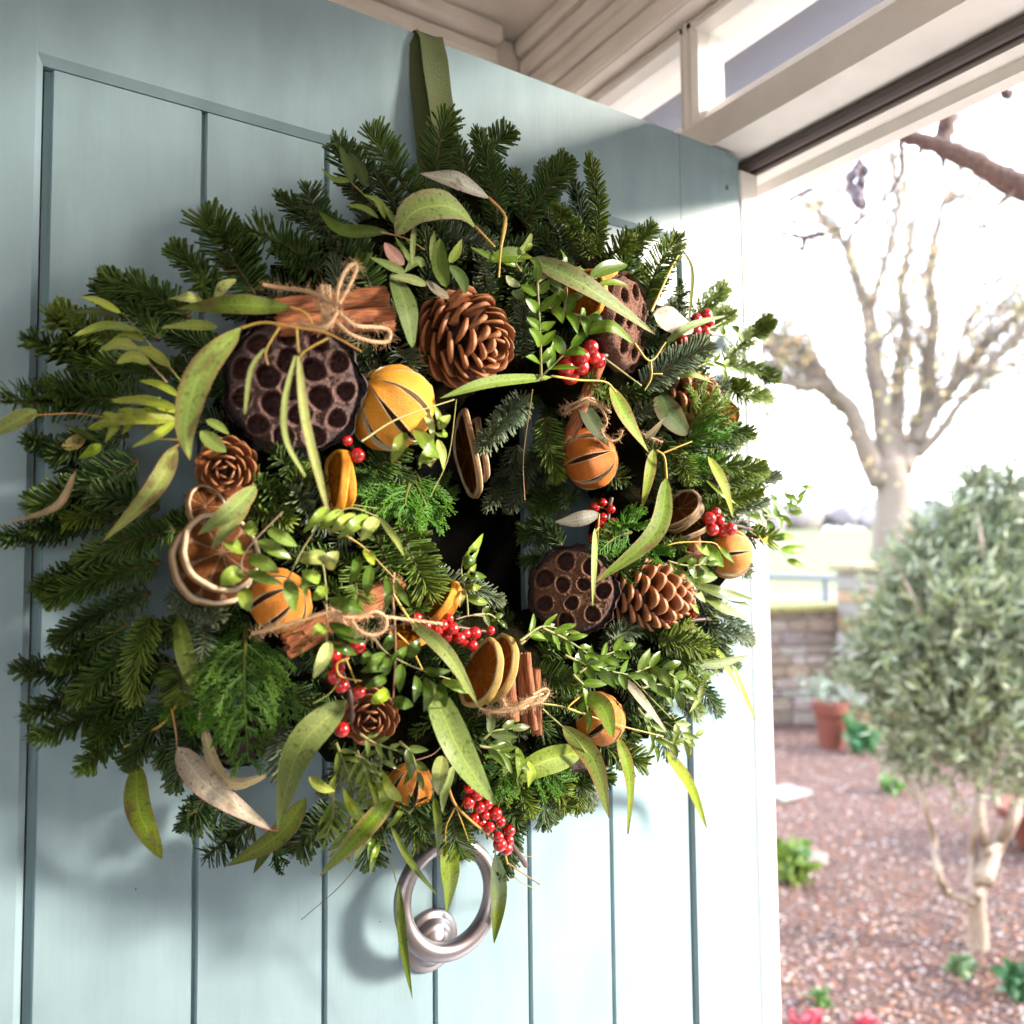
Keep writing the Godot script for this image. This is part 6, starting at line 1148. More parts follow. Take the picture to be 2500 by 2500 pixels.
# ---------------------------------------------------------------- mesh builder
class MB:
	var v := PackedVector3Array()
	var c := PackedColorArray()
	var u := PackedVector2Array()
	var ix := PackedInt32Array()
	func vert(p: Vector3, col := Color.WHITE, uv := Vector2.ZERO) -> int:
		v.push_back(p)
		c.push_back(col)
		u.push_back(uv)
		return v.size() - 1
	func tri(a: int, b: int, d: int) -> void:   # counter-clockwise seen from outside
		ix.push_back(a)
		ix.push_back(d)
		ix.push_back(b)
	func quad(a: int, b: int, d: int, e: int) -> void:
		tri(a, b, d)
		tri(a, d, e)
	func face(pts: Array, col := Color.WHITE) -> void:   # a flat polygon with corners of its own
		var s := v.size()
		for p in pts:
			vert(p, col)
		for i in range(1, pts.size() - 1):
			tri(s, s + i, s + i + 1)
	func grid(s: int, rows: int, cols: int, wrap := false) -> void:   # rows x cols of vertices from s on
		var w := cols if wrap else cols - 1
		for i in rows - 1:
			for j in w:
				var k := (j + 1) % cols
				quad(s + i * cols + j, s + i * cols + k, s + (i + 1) * cols + k, s + (i + 1) * cols + j)
	func mesh() -> ArrayMesh:
		var n := PackedVector3Array()
		n.resize(v.size())
		for t in range(0, ix.size(), 3):
			var a := ix[t]
			var b := ix[t + 2]
			var d := ix[t + 1]
			var k := (v[b] - v[a]).cross(v[d] - v[a])
			n[a] += k
			n[b] += k
			n[d] += k
		for i in n.size():
			var l := n[i].length()
			n[i] = n[i] / l if l > 1e-14 else Vector3.UP
		var arr := []
		arr.resize(Mesh.ARRAY_MAX)
		arr[Mesh.ARRAY_VERTEX] = v
		arr[Mesh.ARRAY_NORMAL] = n
		arr[Mesh.ARRAY_COLOR] = c
		arr[Mesh.ARRAY_TEX_UV] = u
		arr[Mesh.ARRAY_INDEX] = ix
		var m := ArrayMesh.new()
		m.add_surface_from_arrays(Mesh.PRIMITIVE_TRIANGLES, arr)
		return m

# ---------------------------------------------------------------- objects
func tag(o: Node, label := "", category := "", group := "", kind := "") -> Node:
	if label:
		o.set_meta("label", label)
	if category:
		o.set_meta("category", category)
	if group:
		o.set_meta("group", group)
	if kind:
		o.set_meta("kind", kind)
	return o

func numbered(called: String) -> String:
	if not has_node(called):
		return called
	var i := 1
	while has_node("%s_%03d" % [called, i]):
		i += 1
	return "%s_%03d" % [called, i]

var counts := {}
func put_mesh(called: String, mesh: Mesh, mat: Material, parent: Node = null, at := Transform3D()) -> MeshInstance3D:
	var o := MeshInstance3D.new()
	o.mesh = mesh
	o.material_override = mat
	o.transform = at
	if parent == null:
		o.name = numbered(called)
		add_child(o)
	else:
		var key := "%d/%s" % [parent.get_instance_id(), called]
		var n: int = counts.get(key, 0)
		counts[key] = n + 1
		o.name = called if n == 0 else "%s_%03d" % [called, n]
		parent.add_child(o, true)
	return o

func put(called: String, b: MB, mat: Material, parent: Node = null, at := Transform3D()) -> MeshInstance3D:
	return put_mesh(called, b.mesh(), mat, parent, at)

func thing(called: String, label: String, category: String, at := Vector3.ZERO, group := "") -> Node3D:
	var o := Node3D.new()
	o.name = numbered(called)
	o.position = at
	add_child(o)
	tag(o, label, category, group)
	return o

func part(called: String, parent: Node, at := Vector3.ZERO) -> Node3D:
	var o := Node3D.new()
	var key := "%d/%s" % [parent.get_instance_id(), called]
	var n: int = counts.get(key, 0)
	counts[key] = n + 1
	o.name = called if n == 0 else "%s_%03d" % [called, n]
	o.position = at
	parent.add_child(o, true)
	return o

func structure(o: Node) -> Node:
	o.set_meta("kind", "structure")
	return o

# ---------------------------------------------------------------- shapes
func P(x: float, y: float, z: float) -> Vector3:   # millimetres on the door: along it, up from the panel's top, out from its face
	return Vector3(x * 0.001, y * 0.001 + 1.85, z * 0.001)

func rnd(a := 0.0, b := 1.0) -> float:
	return rng.randf_range(a, b)

func vary(c: Color, a := 0.15) -> Color:
	var k := 1.0 + rnd(-a, a)
	return Color(c.r * k * (1.0 + rnd(-a, a) * 0.4), c.g * k, c.b * k * (1.0 + rnd(-a, a) * 0.4))

func frame_of(dir: Vector3, hint := Vector3.UP) -> Basis:   # z along dir, y near hint
	var z := dir.normalized()
	if absf(z.dot(hint.normalized())) > 0.98:
		hint = Vector3(0.3, 0.2, 1).normalized() if absf(z.z) < 0.9 else Vector3.RIGHT
	var x := hint.cross(z).normalized()
	return Basis(x, z.cross(x), z)

func box(b: MB, lo: Vector3, hi: Vector3, bev := 0.002, col := Color.WHITE) -> void:
	var c := (lo + hi) / 2
	var h := (hi - lo) / 2
	var e := minf(bev, minf(h.x, minf(h.y, h.z)) * 0.9)
	for ax in 3:
		for s in [-1.0, 1.0]:
			var n := Vector3.ZERO
			n[ax] = s
			var a := (ax + 1) % 3
			var d := (ax + 2) % 3
			var q := []
			for k in [[-1, -1], [1, -1], [1, 1], [-1, 1]]:
				var p := Vector3.ZERO
				p[ax] = s * h[ax]
				p[a] = k[0] * (h[a] - e)
				p[d] = k[1] * (h[d] - e)
				q.append(c + p)
			if s < 0:
				q.reverse()
			b.face(q, col)
	if e < 1e-5:
		return
	for ax in 3:   # edges that run along ax
		var a := (ax + 1) % 3
		var d := (ax + 2) % 3
		for sa in [-1.0, 1.0]:
			for sd in [-1.0, 1.0]:
				var q := []
				for k in [[0, -1], [1, -1], [1, 1], [0, 1]]:
					var p := Vector3.ZERO
					p[ax] = k[1] * (h[ax] - e)
					p[a] = sa * (h[a] - (e if k[0] == 0 else 0.0))
					p[d] = sd * (h[d] - (e if k[0] == 1 else 0.0))
					q.append(c + p)
				var nn: Vector3 = (q[1] - q[0]).cross(q[2] - q[0])
				var out := Vector3.ZERO
				out[a] = sa
				out[d] = sd
				if nn.dot(out) < 0:
					q.reverse()
				b.face(q, col)
	for sx in [-1.0, 1.0]:
		for sy in [-1.0, 1.0]:
			for sz in [-1.0, 1.0]:
				var s := Vector3(sx, sy, sz)
				var q: Array = [c + s * Vector3(h.x, h.y - e, h.z - e), c + s * Vector3(h.x - e, h.y, h.z - e), c + s * Vector3(h.x - e, h.y - e, h.z)]
				if (q[1] - q[0]).cross(q[2] - q[0]).dot(s) < 0:
					q.reverse()
				b.face(q, col)

func prism(b: MB, outline: Array, to3: Callable, l0: float, l1: float, col := Color.WHITE) -> void:
	# outline: Vector2s; to3(p, l) places them; flat faces round it and both ends
	var n := outline.size()
	var mid := Vector3.ZERO
	for p in outline:
		mid += (to3.call(p, l0) as Vector3) / n
	var area := 0.0
	for i in n:
		area += (outline[i] as Vector2).cross(outline[(i + 1) % n])
	var ends := [[], []]
	for p in outline:
		ends[0].append(to3.call(p, l0))
		ends[1].append(to3.call(p, l1))
	var along: Vector3 = (ends[1][0] - ends[0][0])
	var e0: Vector3 = (ends[0][1] - ends[0][0])
	var turn: Vector3 = Vector3.ZERO
	for i in n:
		turn += (ends[0][i] - mid).cross(ends[0][(i + 1) % n] - mid)
	var flip := turn.dot(along) > 0
	for i in n:
		var k := (i + 1) % n
		var q := [ends[0][i], ends[0][k], ends[1][k], ends[1][i]]
		if not flip:
			q.reverse()
		b.face(q, col)
	var poly := PackedVector2Array(outline)
	var tr := Geometry2D.triangulate_polygon(poly)
	for side in 2:
		for t in range(0, tr.size(), 3):
			var q := [ends[side][tr[t]], ends[side][tr[t + 1]], ends[side][tr[t + 2]]]
			var nn: Vector3 = (q[1] - q[0]).cross(q[2] - q[0])
			if nn.dot(along) * (1 if side == 1 else -1) < 0:
				q.reverse()
			b.face(q, col)

func tube(b: MB, pts: Array, radii: Array, sides := 6, col := Color.WHITE, col2 = null, cap := true, rough := 0.0) -> void:
	var n := pts.size()
	var s := b.v.size()
	var t: Vector3 = (pts[1] - pts[0]).normalized()
	var x := frame_of(t).x
	for i in n:
		var d: Vector3 = (pts[mini(i + 1, n - 1)] - pts[maxi(i - 1, 0)]).normalized()
		x = (x - d * d.dot(x)).normalized()
		var y := d.cross(x)
		var f := float(i) / (n - 1)
		var cc: Color = col if col2 == null else col.lerp(col2, f)
		var r: float = radii[mini(i, radii.size() - 1)] if radii.size() != 2 else lerpf(radii[0], radii[1], f)
		for j in sides:
			var a := TAU * j / sides
			var rr := r * (1.0 + (rnd(-rough, rough) if rough > 0 else 0.0))
			b.vert(pts[i] + (x * cos(a) + y * sin(a)) * rr, cc if rough == 0 else vary(cc, rough), Vector2(f * 4, float(j) / sides))
	b.grid(s, n, sides, true)
	if cap:
		for e in 2:
			var c0 := b.vert(pts[0] if e == 0 else pts[n - 1], col if col2 == null or e == 0 else col2)
			var o := s if e == 0 else s + (n - 1) * sides
			for j in sides:
				var k := (j + 1) % sides
				if e == 0:
					b.tri(c0, o + k, o + j)
				else:
					b.tri(c0, o + j, o + k)

func curve(pts: Array, n: int) -> Array:   # Catmull-Rom through pts
	if pts.size() < 3:
		var o := []
		for i in n:
			o.append((pts[0] as Vector3).lerp(pts[1], float(i) / (n - 1)))
		return o
	var out := []
	var m := pts.size() - 1
	for i in n:
		var f := float(i) / (n - 1) * m
		var k := mini(int(f), m - 1)
		var t := f - k
		var p0: Vector3 = pts[k - 1] if k > 0 else 2.0 * pts[0] - pts[1]
		var p1: Vector3 = pts[k]
		var p2: Vector3 = pts[k + 1]
		var p3: Vector3 = pts[k + 2] if k + 2 <= m else 2.0 * pts[m] - pts[m - 1]
		out.append(0.5 * (2.0 * p1 + (p2 - p0) * t + (2.0 * p0 - 5.0 * p1 + 4.0 * p2 - p3) * t * t + (3.0 * p1 - p0 - 3.0 * p2 + p3) * t * t * t))
	return out

func ball(b: MB, at: Vector3, r: Vector3, rows := 8, cols := 12, col := Color.WHITE, basis := Basis()) -> void:
	var s := b.v.size()
	for i in rows + 1:
		var th := PI * i / rows
		for j in cols:
			var ph := -TAU * j / cols
			b.vert(at + basis * (Vector3(sin(th) * cos(ph), cos(th), sin(th) * sin(ph)) * r), col, Vector2(float(j) / cols, float(i) / rows))
	for i in rows:
		for j in cols:
			var k := (j + 1) % cols
			b.quad(s + i * cols + j, s + (i + 1) * cols + j, s + (i + 1) * cols + k, s + i * cols + k)

# ---------------------------------------------------------------- textures and materials
func noise_tex(freq: float, lo: Color, hi: Color, normal := false, kind := FastNoiseLite.TYPE_SIMPLEX_SMOOTH, size := 512, oct := 4, seed_ := 1, bump := 6.0) -> NoiseTexture2D:
	var f := FastNoiseLite.new()
	f.noise_type = kind
	f.frequency = freq
	f.fractal_octaves = oct
	f.seed = seed_
	var t := NoiseTexture2D.new()
	t.width = size
	t.height = size
	t.seamless = true
	t.noise = f
	if normal:
		t.as_normal_map = true
		t.bump_strength = bump
	else:
		var g := Gradient.new()
		g.set_color(0, lo)
		g.set_color(1, hi)
		t.color_ramp = g
	return t

func mat(called: String, col: Color, rough := 0.6, vc := false) -> StandardMaterial3D:
	var m := StandardMaterial3D.new()
	m.resource_name = called
	m.albedo_color = col
	m.roughness = rough
	m.vertex_color_use_as_albedo = vc
	M[called] = m
	return m

func tri_tex(m: StandardMaterial3D, albedo: Texture2D, scale: Vector3, height: Texture2D = null, hs := 0.1) -> void:
	m.uv1_triplanar = true
	m.uv1_world_triplanar = true
	m.uv1_scale = scale
	if albedo:
		m.albedo_texture = albedo
	if height:
		m.heightmap_enabled = true
		m.heightmap_texture = height
		m.heightmap_scale = hs

func leaf_texture() -> ImageTexture:
	var im := Image.create(128, 256, false, Image.FORMAT_RGB8)
	var f := FastNoiseLite.new()
	f.frequency = 0.035
	f.seed = 7
	for y in 256:
		for x in 128:
			var a := absf(x - 63.5) / 63.5
			var side := absf(fposmod((y - a * 40.0) / 22.0 + f.get_noise_2d(x, y) * 0.25, 1.0) - 0.5)
			var g := 0.84 + 0.14 * f.get_noise_2d(x * 2.0, y * 2.0)
			g += 0.13 * clampf(1.0 - side / 0.07, 0, 1) * (1.0 - a * 0.5)
			if a < 0.035:
				g += 0.22
			g -= 0.22 * clampf((f.get_noise_2d(x * 0.8 + 400, y * 0.8) - 0.35) * 6, 0, 1)
			im.set_pixel(x, y, Color(clampf(g, 0, 1), clampf(g, 0, 1), clampf(g * 0.96, 0, 1)))
	return ImageTexture.create_from_image(im)

func make_materials() -> void:
	var fine := noise_tex(0.03, Color(0.72, 0.72, 0.72), Color(1, 1, 1))
	var strong := noise_tex(0.02, Color(0.45, 0.43, 0.42), Color(1, 1, 1), false, FastNoiseLite.TYPE_SIMPLEX_SMOOTH, 512, 5, 3)
	var hgt := noise_tex(0.02, Color.BLACK, Color.WHITE, false, FastNoiseLite.TYPE_SIMPLEX_SMOOTH, 512, 5, 5)
	var pits := noise_tex(0.06, Color.BLACK, Color.WHITE, false, FastNoiseLite.TYPE_CELLULAR, 512, 2, 9)
	var soft := noise_tex(0.006, Color(0.93, 0.93, 0.93), Color(1, 1, 1), false, FastNoiseLite.TYPE_SIMPLEX_SMOOTH, 512, 5, 12)
	var faint := noise_tex(0.006, Color(0.982, 0.982, 0.982), Color(1, 1, 1), false, FastNoiseLite.TYPE_SIMPLEX_SMOOTH, 512, 5, 12)
	var worn := noise_tex(0.012, Color(0.90, 0.905, 0.91), Color(1, 1, 1), false, FastNoiseLite.TYPE_SIMPLEX_SMOOTH, 512, 6, 31)
	# painted door: brush strokes run up and down
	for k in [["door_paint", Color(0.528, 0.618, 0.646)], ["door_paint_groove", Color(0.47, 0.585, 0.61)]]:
		var m := mat(k[0], k[1], 0.38)
		tri_tex(m, faint, Vector3(17, 1.3, 17), hgt, 0.006)
		m.metallic_specular = 0.45
		m.detail_enabled = true
		m.detail_albedo = worn
		m.detail_blend_mode = BaseMaterial3D.BLEND_MODE_MUL
		m.detail_uv_layer = BaseMaterial3D.DETAIL_UV_2
		m.uv2_triplanar = true
		m.uv2_world_triplanar = true
		m.uv2_scale = Vector3(2.6, 1.1, 2.6)
	for k in [["white_paint", Color(0.91, 0.89, 0.87), 0.4], ["cream_wall", Color(0.955, 0.915, 0.885), 0.7], ["ceiling_paint", Color(0.97, 0.935, 0.905), 0.8]]:
		var m := mat(k[0], k[1], k[2])
		tri_tex(m, soft, Vector3(3, 3, 3), hgt, 0.01)
	mat("dark_seal", Color(0.33, 0.29, 0.285), 0.8)
	mat("slate_blue", Color(0.27, 0.28, 0.35), 0.6)
	mat("floor_stone", Color(0.86, 0.81, 0.77), 0.6)
	mat("paving", Color(0.88, 0.85, 0.82), 0.9)
	var gl := mat("glass", Color(0.85, 0.9, 0.92, 0.08), 0.05)
	gl.transparency = BaseMaterial3D.TRANSPARENCY_ALPHA
	var dg := mat("dark_glass", Color(0.03, 0.025, 0.025), 0.08)
	dg.metallic_specular = 0.2
	var ni := mat("brushed_nickel", Color(0.60, 0.57, 0.58), 0.36)
	ni.metallic = 1.0
	# greenery
	var lt := leaf_texture()
	for k in [["leaf", 0.42, 0.30], ["leaf_matt", 0.6, 0.22], ["leaf_gloss", 0.28, 0.30]]:
		var m := mat(k[0], Color.WHITE, k[1], true)
		m.albedo_texture = lt
		m.backlight_enabled = true
		m.backlight = Color(k[2], k[2], k[2]).linear_to_srgb()
		m.metallic_specular = 0.45 if k[0] == "leaf_gloss" else 0.28
	var nd := mat("needle", Color.WHITE, 0.42, true)
	nd.metallic_specular = 0.32
	nd.backlight_enabled = true
	nd.backlight = Color(0.3, 0.3, 0.3).linear_to_srgb()
	var ft := mat("far_leaf", Color.WHITE, 0.5, true)
	ft.backlight_enabled = true
	ft.backlight = Color(0.4, 0.4, 0.4).linear_to_srgb()
	mat("stem", Color.WHITE, 0.55, true)
	var bk := mat("bark", Color.WHITE, 0.85, true)
	tri_tex(bk, strong, Vector3(12, 12, 12), hgt, 0.4)
	var moss := mat("moss", Color.WHITE, 0.95, true)
	tri_tex(moss, strong, Vector3(60, 60, 60), hgt, 0.5)
	moss.metallic_specular = 0.15
	# dried things
	var pod := mat("pod", Color.WHITE, 0.8, true)
	tri_tex(pod, strong, Vector3(70, 70, 70), hgt, 0.22)
	var cone := mat("cone", Color.WHITE, 0.55, true)
	tri_tex(cone, fine, Vector3(120, 120, 120), hgt, 0.03)
	var peel := mat("peel", Color.WHITE, 0.52, true)
	tri_tex(peel, fine, Vector3(50, 50, 50), pits, 0.10)
	var fl := mat("flesh", Color.WHITE, 0.5, true)
	tri_tex(fl, strong, Vector3(70, 70, 70), hgt, 0.06)
	fl.metallic_specular = 0.2
	fl.backlight_enabled = true
	fl.backlight = Color(0.45, 0.45, 0.45).linear_to_srgb()
	var cin := mat("cinnamon", Color.WHITE, 0.7, true)
	cin.albedo_texture = strong
	cin.uv1_scale = Vector3(0.35, 5, 1)
	cin.heightmap_enabled = true
	cin.heightmap_texture = hgt
	cin.heightmap_scale = 0.04
	mat("twine", Color.WHITE, 0.9, true)
	var be := mat("berry", Color.WHITE, 0.25, true)
	be.clearcoat_enabled = true
	be.clearcoat = 0.6
	be.clearcoat_roughness = 0.12
	var vel := mat("velvet", Color(0.30, 0.34, 0.17), 0.9)
	vel.rim_enabled = true
	vel.rim = 0.4
	tri_tex(vel, fine, Vector3(25, 25, 25), hgt, 0.03)
	# outside
	var gr := mat("gravel_ground", Color(0.46, 0.335, 0.295), 0.95)
	tri_tex(gr, strong, Vector3(2.6, 2.6, 2.6), hgt, 1.5)
	mat("pebble", Color.WHITE, 0.9, true)
	var st := mat("stone", Color.WHITE, 0.9, true)
	tri_tex(st, strong, Vector3(4, 4, 4), hgt, 1.5)
	var tc := mat("terracotta", Color(0.43, 0.21, 0.155), 0.85)
	tri_tex(tc, fine, Vector3(5, 5, 5), hgt, 0.2)
	var fg := mat("field_grass", Color(0.42, 0.46, 0.25), 0.95)
	tri_tex(fg, strong, Vector3(0.15, 0.15, 0.15))
	mat("road_asphalt", Color(0.36, 0.35, 0.36), 0.9)
	mat("grey_metal", Color(0.45, 0.47, 0.52), 0.5)
	mat("car_paint", Color.WHITE, 0.3, true)

# ================================================================ the wreath's parts
func needle(b: MB, p: Vector3, d: Vector3, up: Vector3, l: float, w: float, col: Color, bend: float) -> void:
	var x := d.cross(up).normalized() * w
	var n := x.cross(d).normalized()
	var m := p + d * (l * 0.55) + n * (bend * l * 0.25)
	var t := p + d * l + n * (bend * l)
	var s := b.v.size()
	var tip := Color(col.r * 1.25, col.g * 1.2, col.b * 1.15)
	b.vert(p - x * 0.6, col)
	b.vert(p + x * 0.6, col)
	b.vert(p + n * w * 0.7, col)
	b.vert(m - x, col)
	b.vert(m + x, col)
	b.vert(m + n * w * 0.55, col)
	b.vert(t - x * 0.8, tip)
	b.vert(t + x * 0.8, tip)
	for k in 2:
		var o := s + k * 3
		if k == 0:
			b.quad(o, o + 2, o + 5, o + 3)
			b.quad(o + 2, o + 1, o + 4, o + 5)
			b.quad(o + 1, o, o + 3, o + 4)
		else:
			b.tri(s + 3, s + 5, s + 6)
			b.tri(s + 5, s + 7, s + 6)
			b.tri(s + 5, s + 4, s + 7)
			b.quad(s + 4, s + 3, s + 6, s + 7)

var greens := [Color(0.060, 0.112, 0.022), Color(0.098, 0.158, 0.020), Color(0.098, 0.140, 0.088), Color(0.042, 0.080, 0.024), Color(0.100, 0.160, 0.028)]

# a fir sprig: style 0 needles combed to the sides and up, 1 needles all round; tone: 0 dark, 1 yellow-green, 2 blue-grey, 3 darkest, 4 fresh
func fir(w: Node, pts: Array, nl: float, tone: int, style: int, dens := 1.0) -> void:
	var b := MB.new()
	var path := curve(pts, 12)
	var total := 0.0
	for i in 11:
		total += (path[i] as Vector3).distance_to(path[i + 1])
	tube(b, path, [0.0022, 0.0011], 5, Color(0.07, 0.05, 0.025), Color(0.06, 0.07, 0.02))
	var n := int(total / 0.00046 * dens * (1.15 if style == 1 else 1.0))
	var base: Color = greens[tone]
	var front := Vector3(-0.2, 0.25, 1).normalized()
	for i in n:
		var f := (i + rnd()) / n
		var k := mini(int(f * 11), 10)
		var p: Vector3 = (path[k] as Vector3).lerp(path[k + 1], f * 11 - k)
		var d: Vector3 = (path[k + 1] - path[k]).normalized()
		var side := d.cross(front).normalized()
		var up := side.cross(d)
		var a := 0.0
		if style == 0:
			a = rnd(-0.25, 0.75)
			if i % 2 == 0:
				a = PI - a
			if rnd() < 0.2:
				a = rnd(0.6, 2.5)
		else:
			a = i * 2.39996 + rnd(-0.3, 0.3)
		var r := side * cos(a) + up * sin(a)
		var l0 := 1.0
		var lean := lerpf(1.32, 0.62, pow(f, 2.5)) + rnd(-0.09, 0.09)
		if style == 1:
			lean = lerpf(1.2, 0.6, f * f) + rnd(-0.1, 0.1)
			l0 = 0.84
		var dir := (d * cos(lean) + r * sin(lean)).normalized()
		var l := nl * l0 * rnd(0.9, 1.2) * (1.0 - 0.45 * smoothstep(0.86, 1.0, f)) * (0.75 + 0.25 * smoothstep(0.0, 0.15, f))
		var young := smoothstep(0.55, 1.0, f) * 0.35
		var col := vary(base, 0.16)
		col = col.lerp(Color(col.r * 1.9, col.g * 1.45, col.b), young)
		if rnd() < 0.05:
			l *= rnd(0.3, 0.8)
			col = col.lerp(Color(0.16, 0.10, 0.03), rnd(0.2, 0.8))
			dir = (dir + Vector3(rnd(-1, 1), rnd(-1, 1), rnd(-1, 1)) * 0.35).normalized()
		needle(b, p, dir, (up + r * 0.4 + d * 0.2).normalized(), l, rnd(0.00078, 0.00105), col, rnd(0.05, 0.28))
	for i in 9:   # the tuft at the tip
		var d: Vector3 = (path[11] - path[9]).normalized()
		var q := frame_of(d)
		var a := i * 2.4
		needle(b, path[11], (d + (q.x * cos(a) + q.y * sin(a)) * rnd(0.15, 0.6)).normalized(), q.y, nl * rnd(0.45, 0.7), 0.0007, vary(base.lerp(Color(base.r * 2, base.g * 1.5, base.b), 0.4), 0.1), 0.1)
	put("fir_sprig", b, M.needle, w)

# a feathery cypress plume: a stem with side twigs that carry tiny scale leaves
func cypress(w: Node, pts: Array, spread: float, col: Color, n := 16) -> void:
	var b := MB.new()
	var path := curve(pts, 14)
	tube(b, path, [0.0016, 0.0005], 5, Color(0.09, 0.08, 0.02), col)
	var front := Vector3(-0.2, 0.2, 1).normalized()
	for i in n:
		var f := (i + 0.5) / n
		var k := mini(int(f * 13), 12)
		var p: Vector3 = (path[k] as Vector3).lerp(path[k + 1], f * 13 - k)
		var d: Vector3 = (path[k + 1] - path[k]).normalized()
		var side := d.cross(front).normalized() * (1.0 if i % 2 == 0 else -1.0)
		var l := spread * (1.0 - 0.65 * f) * rnd(0.8, 1.2)
		var q0 := p
		var q1 := p + (d * 0.75 + side * 0.75 + front * rnd(-0.25, 0.3)) * l * 0.5
		var q2 := q1 + (d * 1.0 + side * 0.35 + front * rnd(-0.2, 0.2)) * l * 0.5
		var tw := curve([q0, q1, q2], 7)
		tube(b, tw, [0.0009, 0.0004], 4, vary(col, 0.2), vary(col, 0.2), false)
		var m := int(l / 0.0011)
		for j in m:
			var g := (j + rnd()) / m
			var kk := mini(int(g * 6), 5)
			var pp: Vector3 = (tw[kk] as Vector3).lerp(tw[kk + 1], g * 6 - kk)
			var dd: Vector3 = (tw[kk + 1] - tw[kk]).normalized()
			var ss := dd.cross(front).normalized() * (1.0 if j % 2 == 0 else -1.0)
			needle(b, pp, (dd + ss * rnd(0.35, 0.8) + front * rnd(-0.35, 0.35)).normalized(), front, rnd(0.0035, 0.0065) * (1.25 - g * 0.6), 0.00055, vary(Color(col.r * lerpf(0.9, 1.5, g), col.g * lerpf(0.9, 1.25, g), col.b), 0.2), 0.15)
	put("cypress_sprig", b, M.needle, w)

# one leaf along a path; kind of outline 0 long lance, 1 broad, 2 narrow ribbon, 3 spoon; colours are real base colours
func leaf_mesh(pts: Array, wid: float, col: Color, shape := 0, facing := Vector3(-0.25, 0.2, 1), rows := 12, fold := 0.25, edge = null, spots := 0.0, twist := 0.0) -> MB:
	var b := MB.new()
	var path := curve(pts, rows)
	var xs := [-1.0, -0.92, -0.5, 0.0, 0.5, 0.92, 1.0] if rows > 8 else [-1.0, -0.5, 0.0, 0.5, 1.0]
	var blots := []
	for i in int(spots * 6):
		blots.append(Vector3(rnd(0.15, 1.0), rnd(-1, 1), rnd(0.05, 0.14)))
	var wave := rnd(0, TAU)
	var lean := rnd(-0.35, 0.35)
	for i in rows:
		var f := float(i) / (rows - 1)
		var d: Vector3 = (path[mini(i + 1, rows - 1)] - path[maxi(i - 1, 0)]).normalized()
		var fc := (facing + Vector3(lean, lean * 0.5, 0)).normalized()
		var x := d.cross(fc).normalized().rotated(d, twist * (f - 0.5))
		var n := x.cross(d)
		var g := 0.0
		match shape:
			0: g = pow(sin(PI * pow(f, 0.72)), 0.85)
			1: g = pow(sin(PI * pow(f, 0.85)), 0.62)
			2: g = pow(sin(PI * clampf(f * 0.96 + 0.02, 0, 1)), 0.45)
			3: g = pow(sin(PI * pow(f, 1.25)), 0.7)
		g = maxf(g, 0.035 * (1 - f))
		for k in xs.size():
			var a: float = xs[k]
			var off := x * (a * g * wid * 0.5) + n * (absf(a) * g * wid * 0.5 * fold) + n * (sin(f * 7.0 + wave + a * 1.4) * 0.035 * wid * absf(a))
			var c := vary(col, 0.05)
			if absf(a) < 0.01:
				c = c.lerp(Color(c.r * 1.25 + 0.03, c.g * 1.2 + 0.03, c.b * 1.1 + 0.01), 0.5)
			if edge != null and absf(a) > 0.9:
				c = c.lerp(edge, 0.45)
			if edge != null and f > 0.93:
				c = c.lerp(edge, 0.8)
			for q in blots:
				var dd := Vector2((f - q.x) * 1.6, (a - q.y) * 0.35).length()
				if dd < q.z:
					c = c.lerp(Color(0.14, 0.075, 0.04), 0.75)
			b.vert(path[i] + off, c, Vector2(a * 0.5 + 0.5, f * 1.6))
	var m := xs.size()
	for i in rows - 1:
		for j in m - 1:
			b.quad(i * m + j, i * m + j + 1, (i + 1) * m + j + 1, (i + 1) * m + j)
	return b

func leaf(parent: Node, pts: Array, wid: float, col: Color, shape := 0, material := "leaf", edge = null, spots := 0.0, fold := 0.25, twist := 0.0) -> void:
	put("leaf", leaf_mesh(pts, wid, vary(col, 0.08), shape, Vector3(-0.25, 0.2, 1), 14, fold, edge, spots, twist), M[material], parent)

func small_leaf(parent: Node, p: Vector3, tip: Vector3, wid: float, col: Color, lift := 0.15) -> void:
	var mid := p.lerp(tip, 0.5) + Vector3(-0.2, 0.3, 1).normalized() * (tip - p).length() * lift * rnd(0.5, 1.4)
	put("leaf", leaf_mesh([p, mid, tip], wid, vary(col, 0.14), 0, Vector3(-0.25 + rnd(-0.5, 0.5), 0.2 + rnd(-0.5, 0.5), 1), 8, rnd(0.15, 0.45)), M.leaf if rnd() < 0.6 else M.leaf_gloss, parent)

func stem(parent: Node, pts: Array, r0: float, r1: float, c0: Color, c1: Color) -> void:
	var b := MB.new()
	tube(b, curve(pts, maxi(6, pts.size() * 4)), [r0, r1], 6, c0, c1)
	put("stem", b, M.stem, parent)

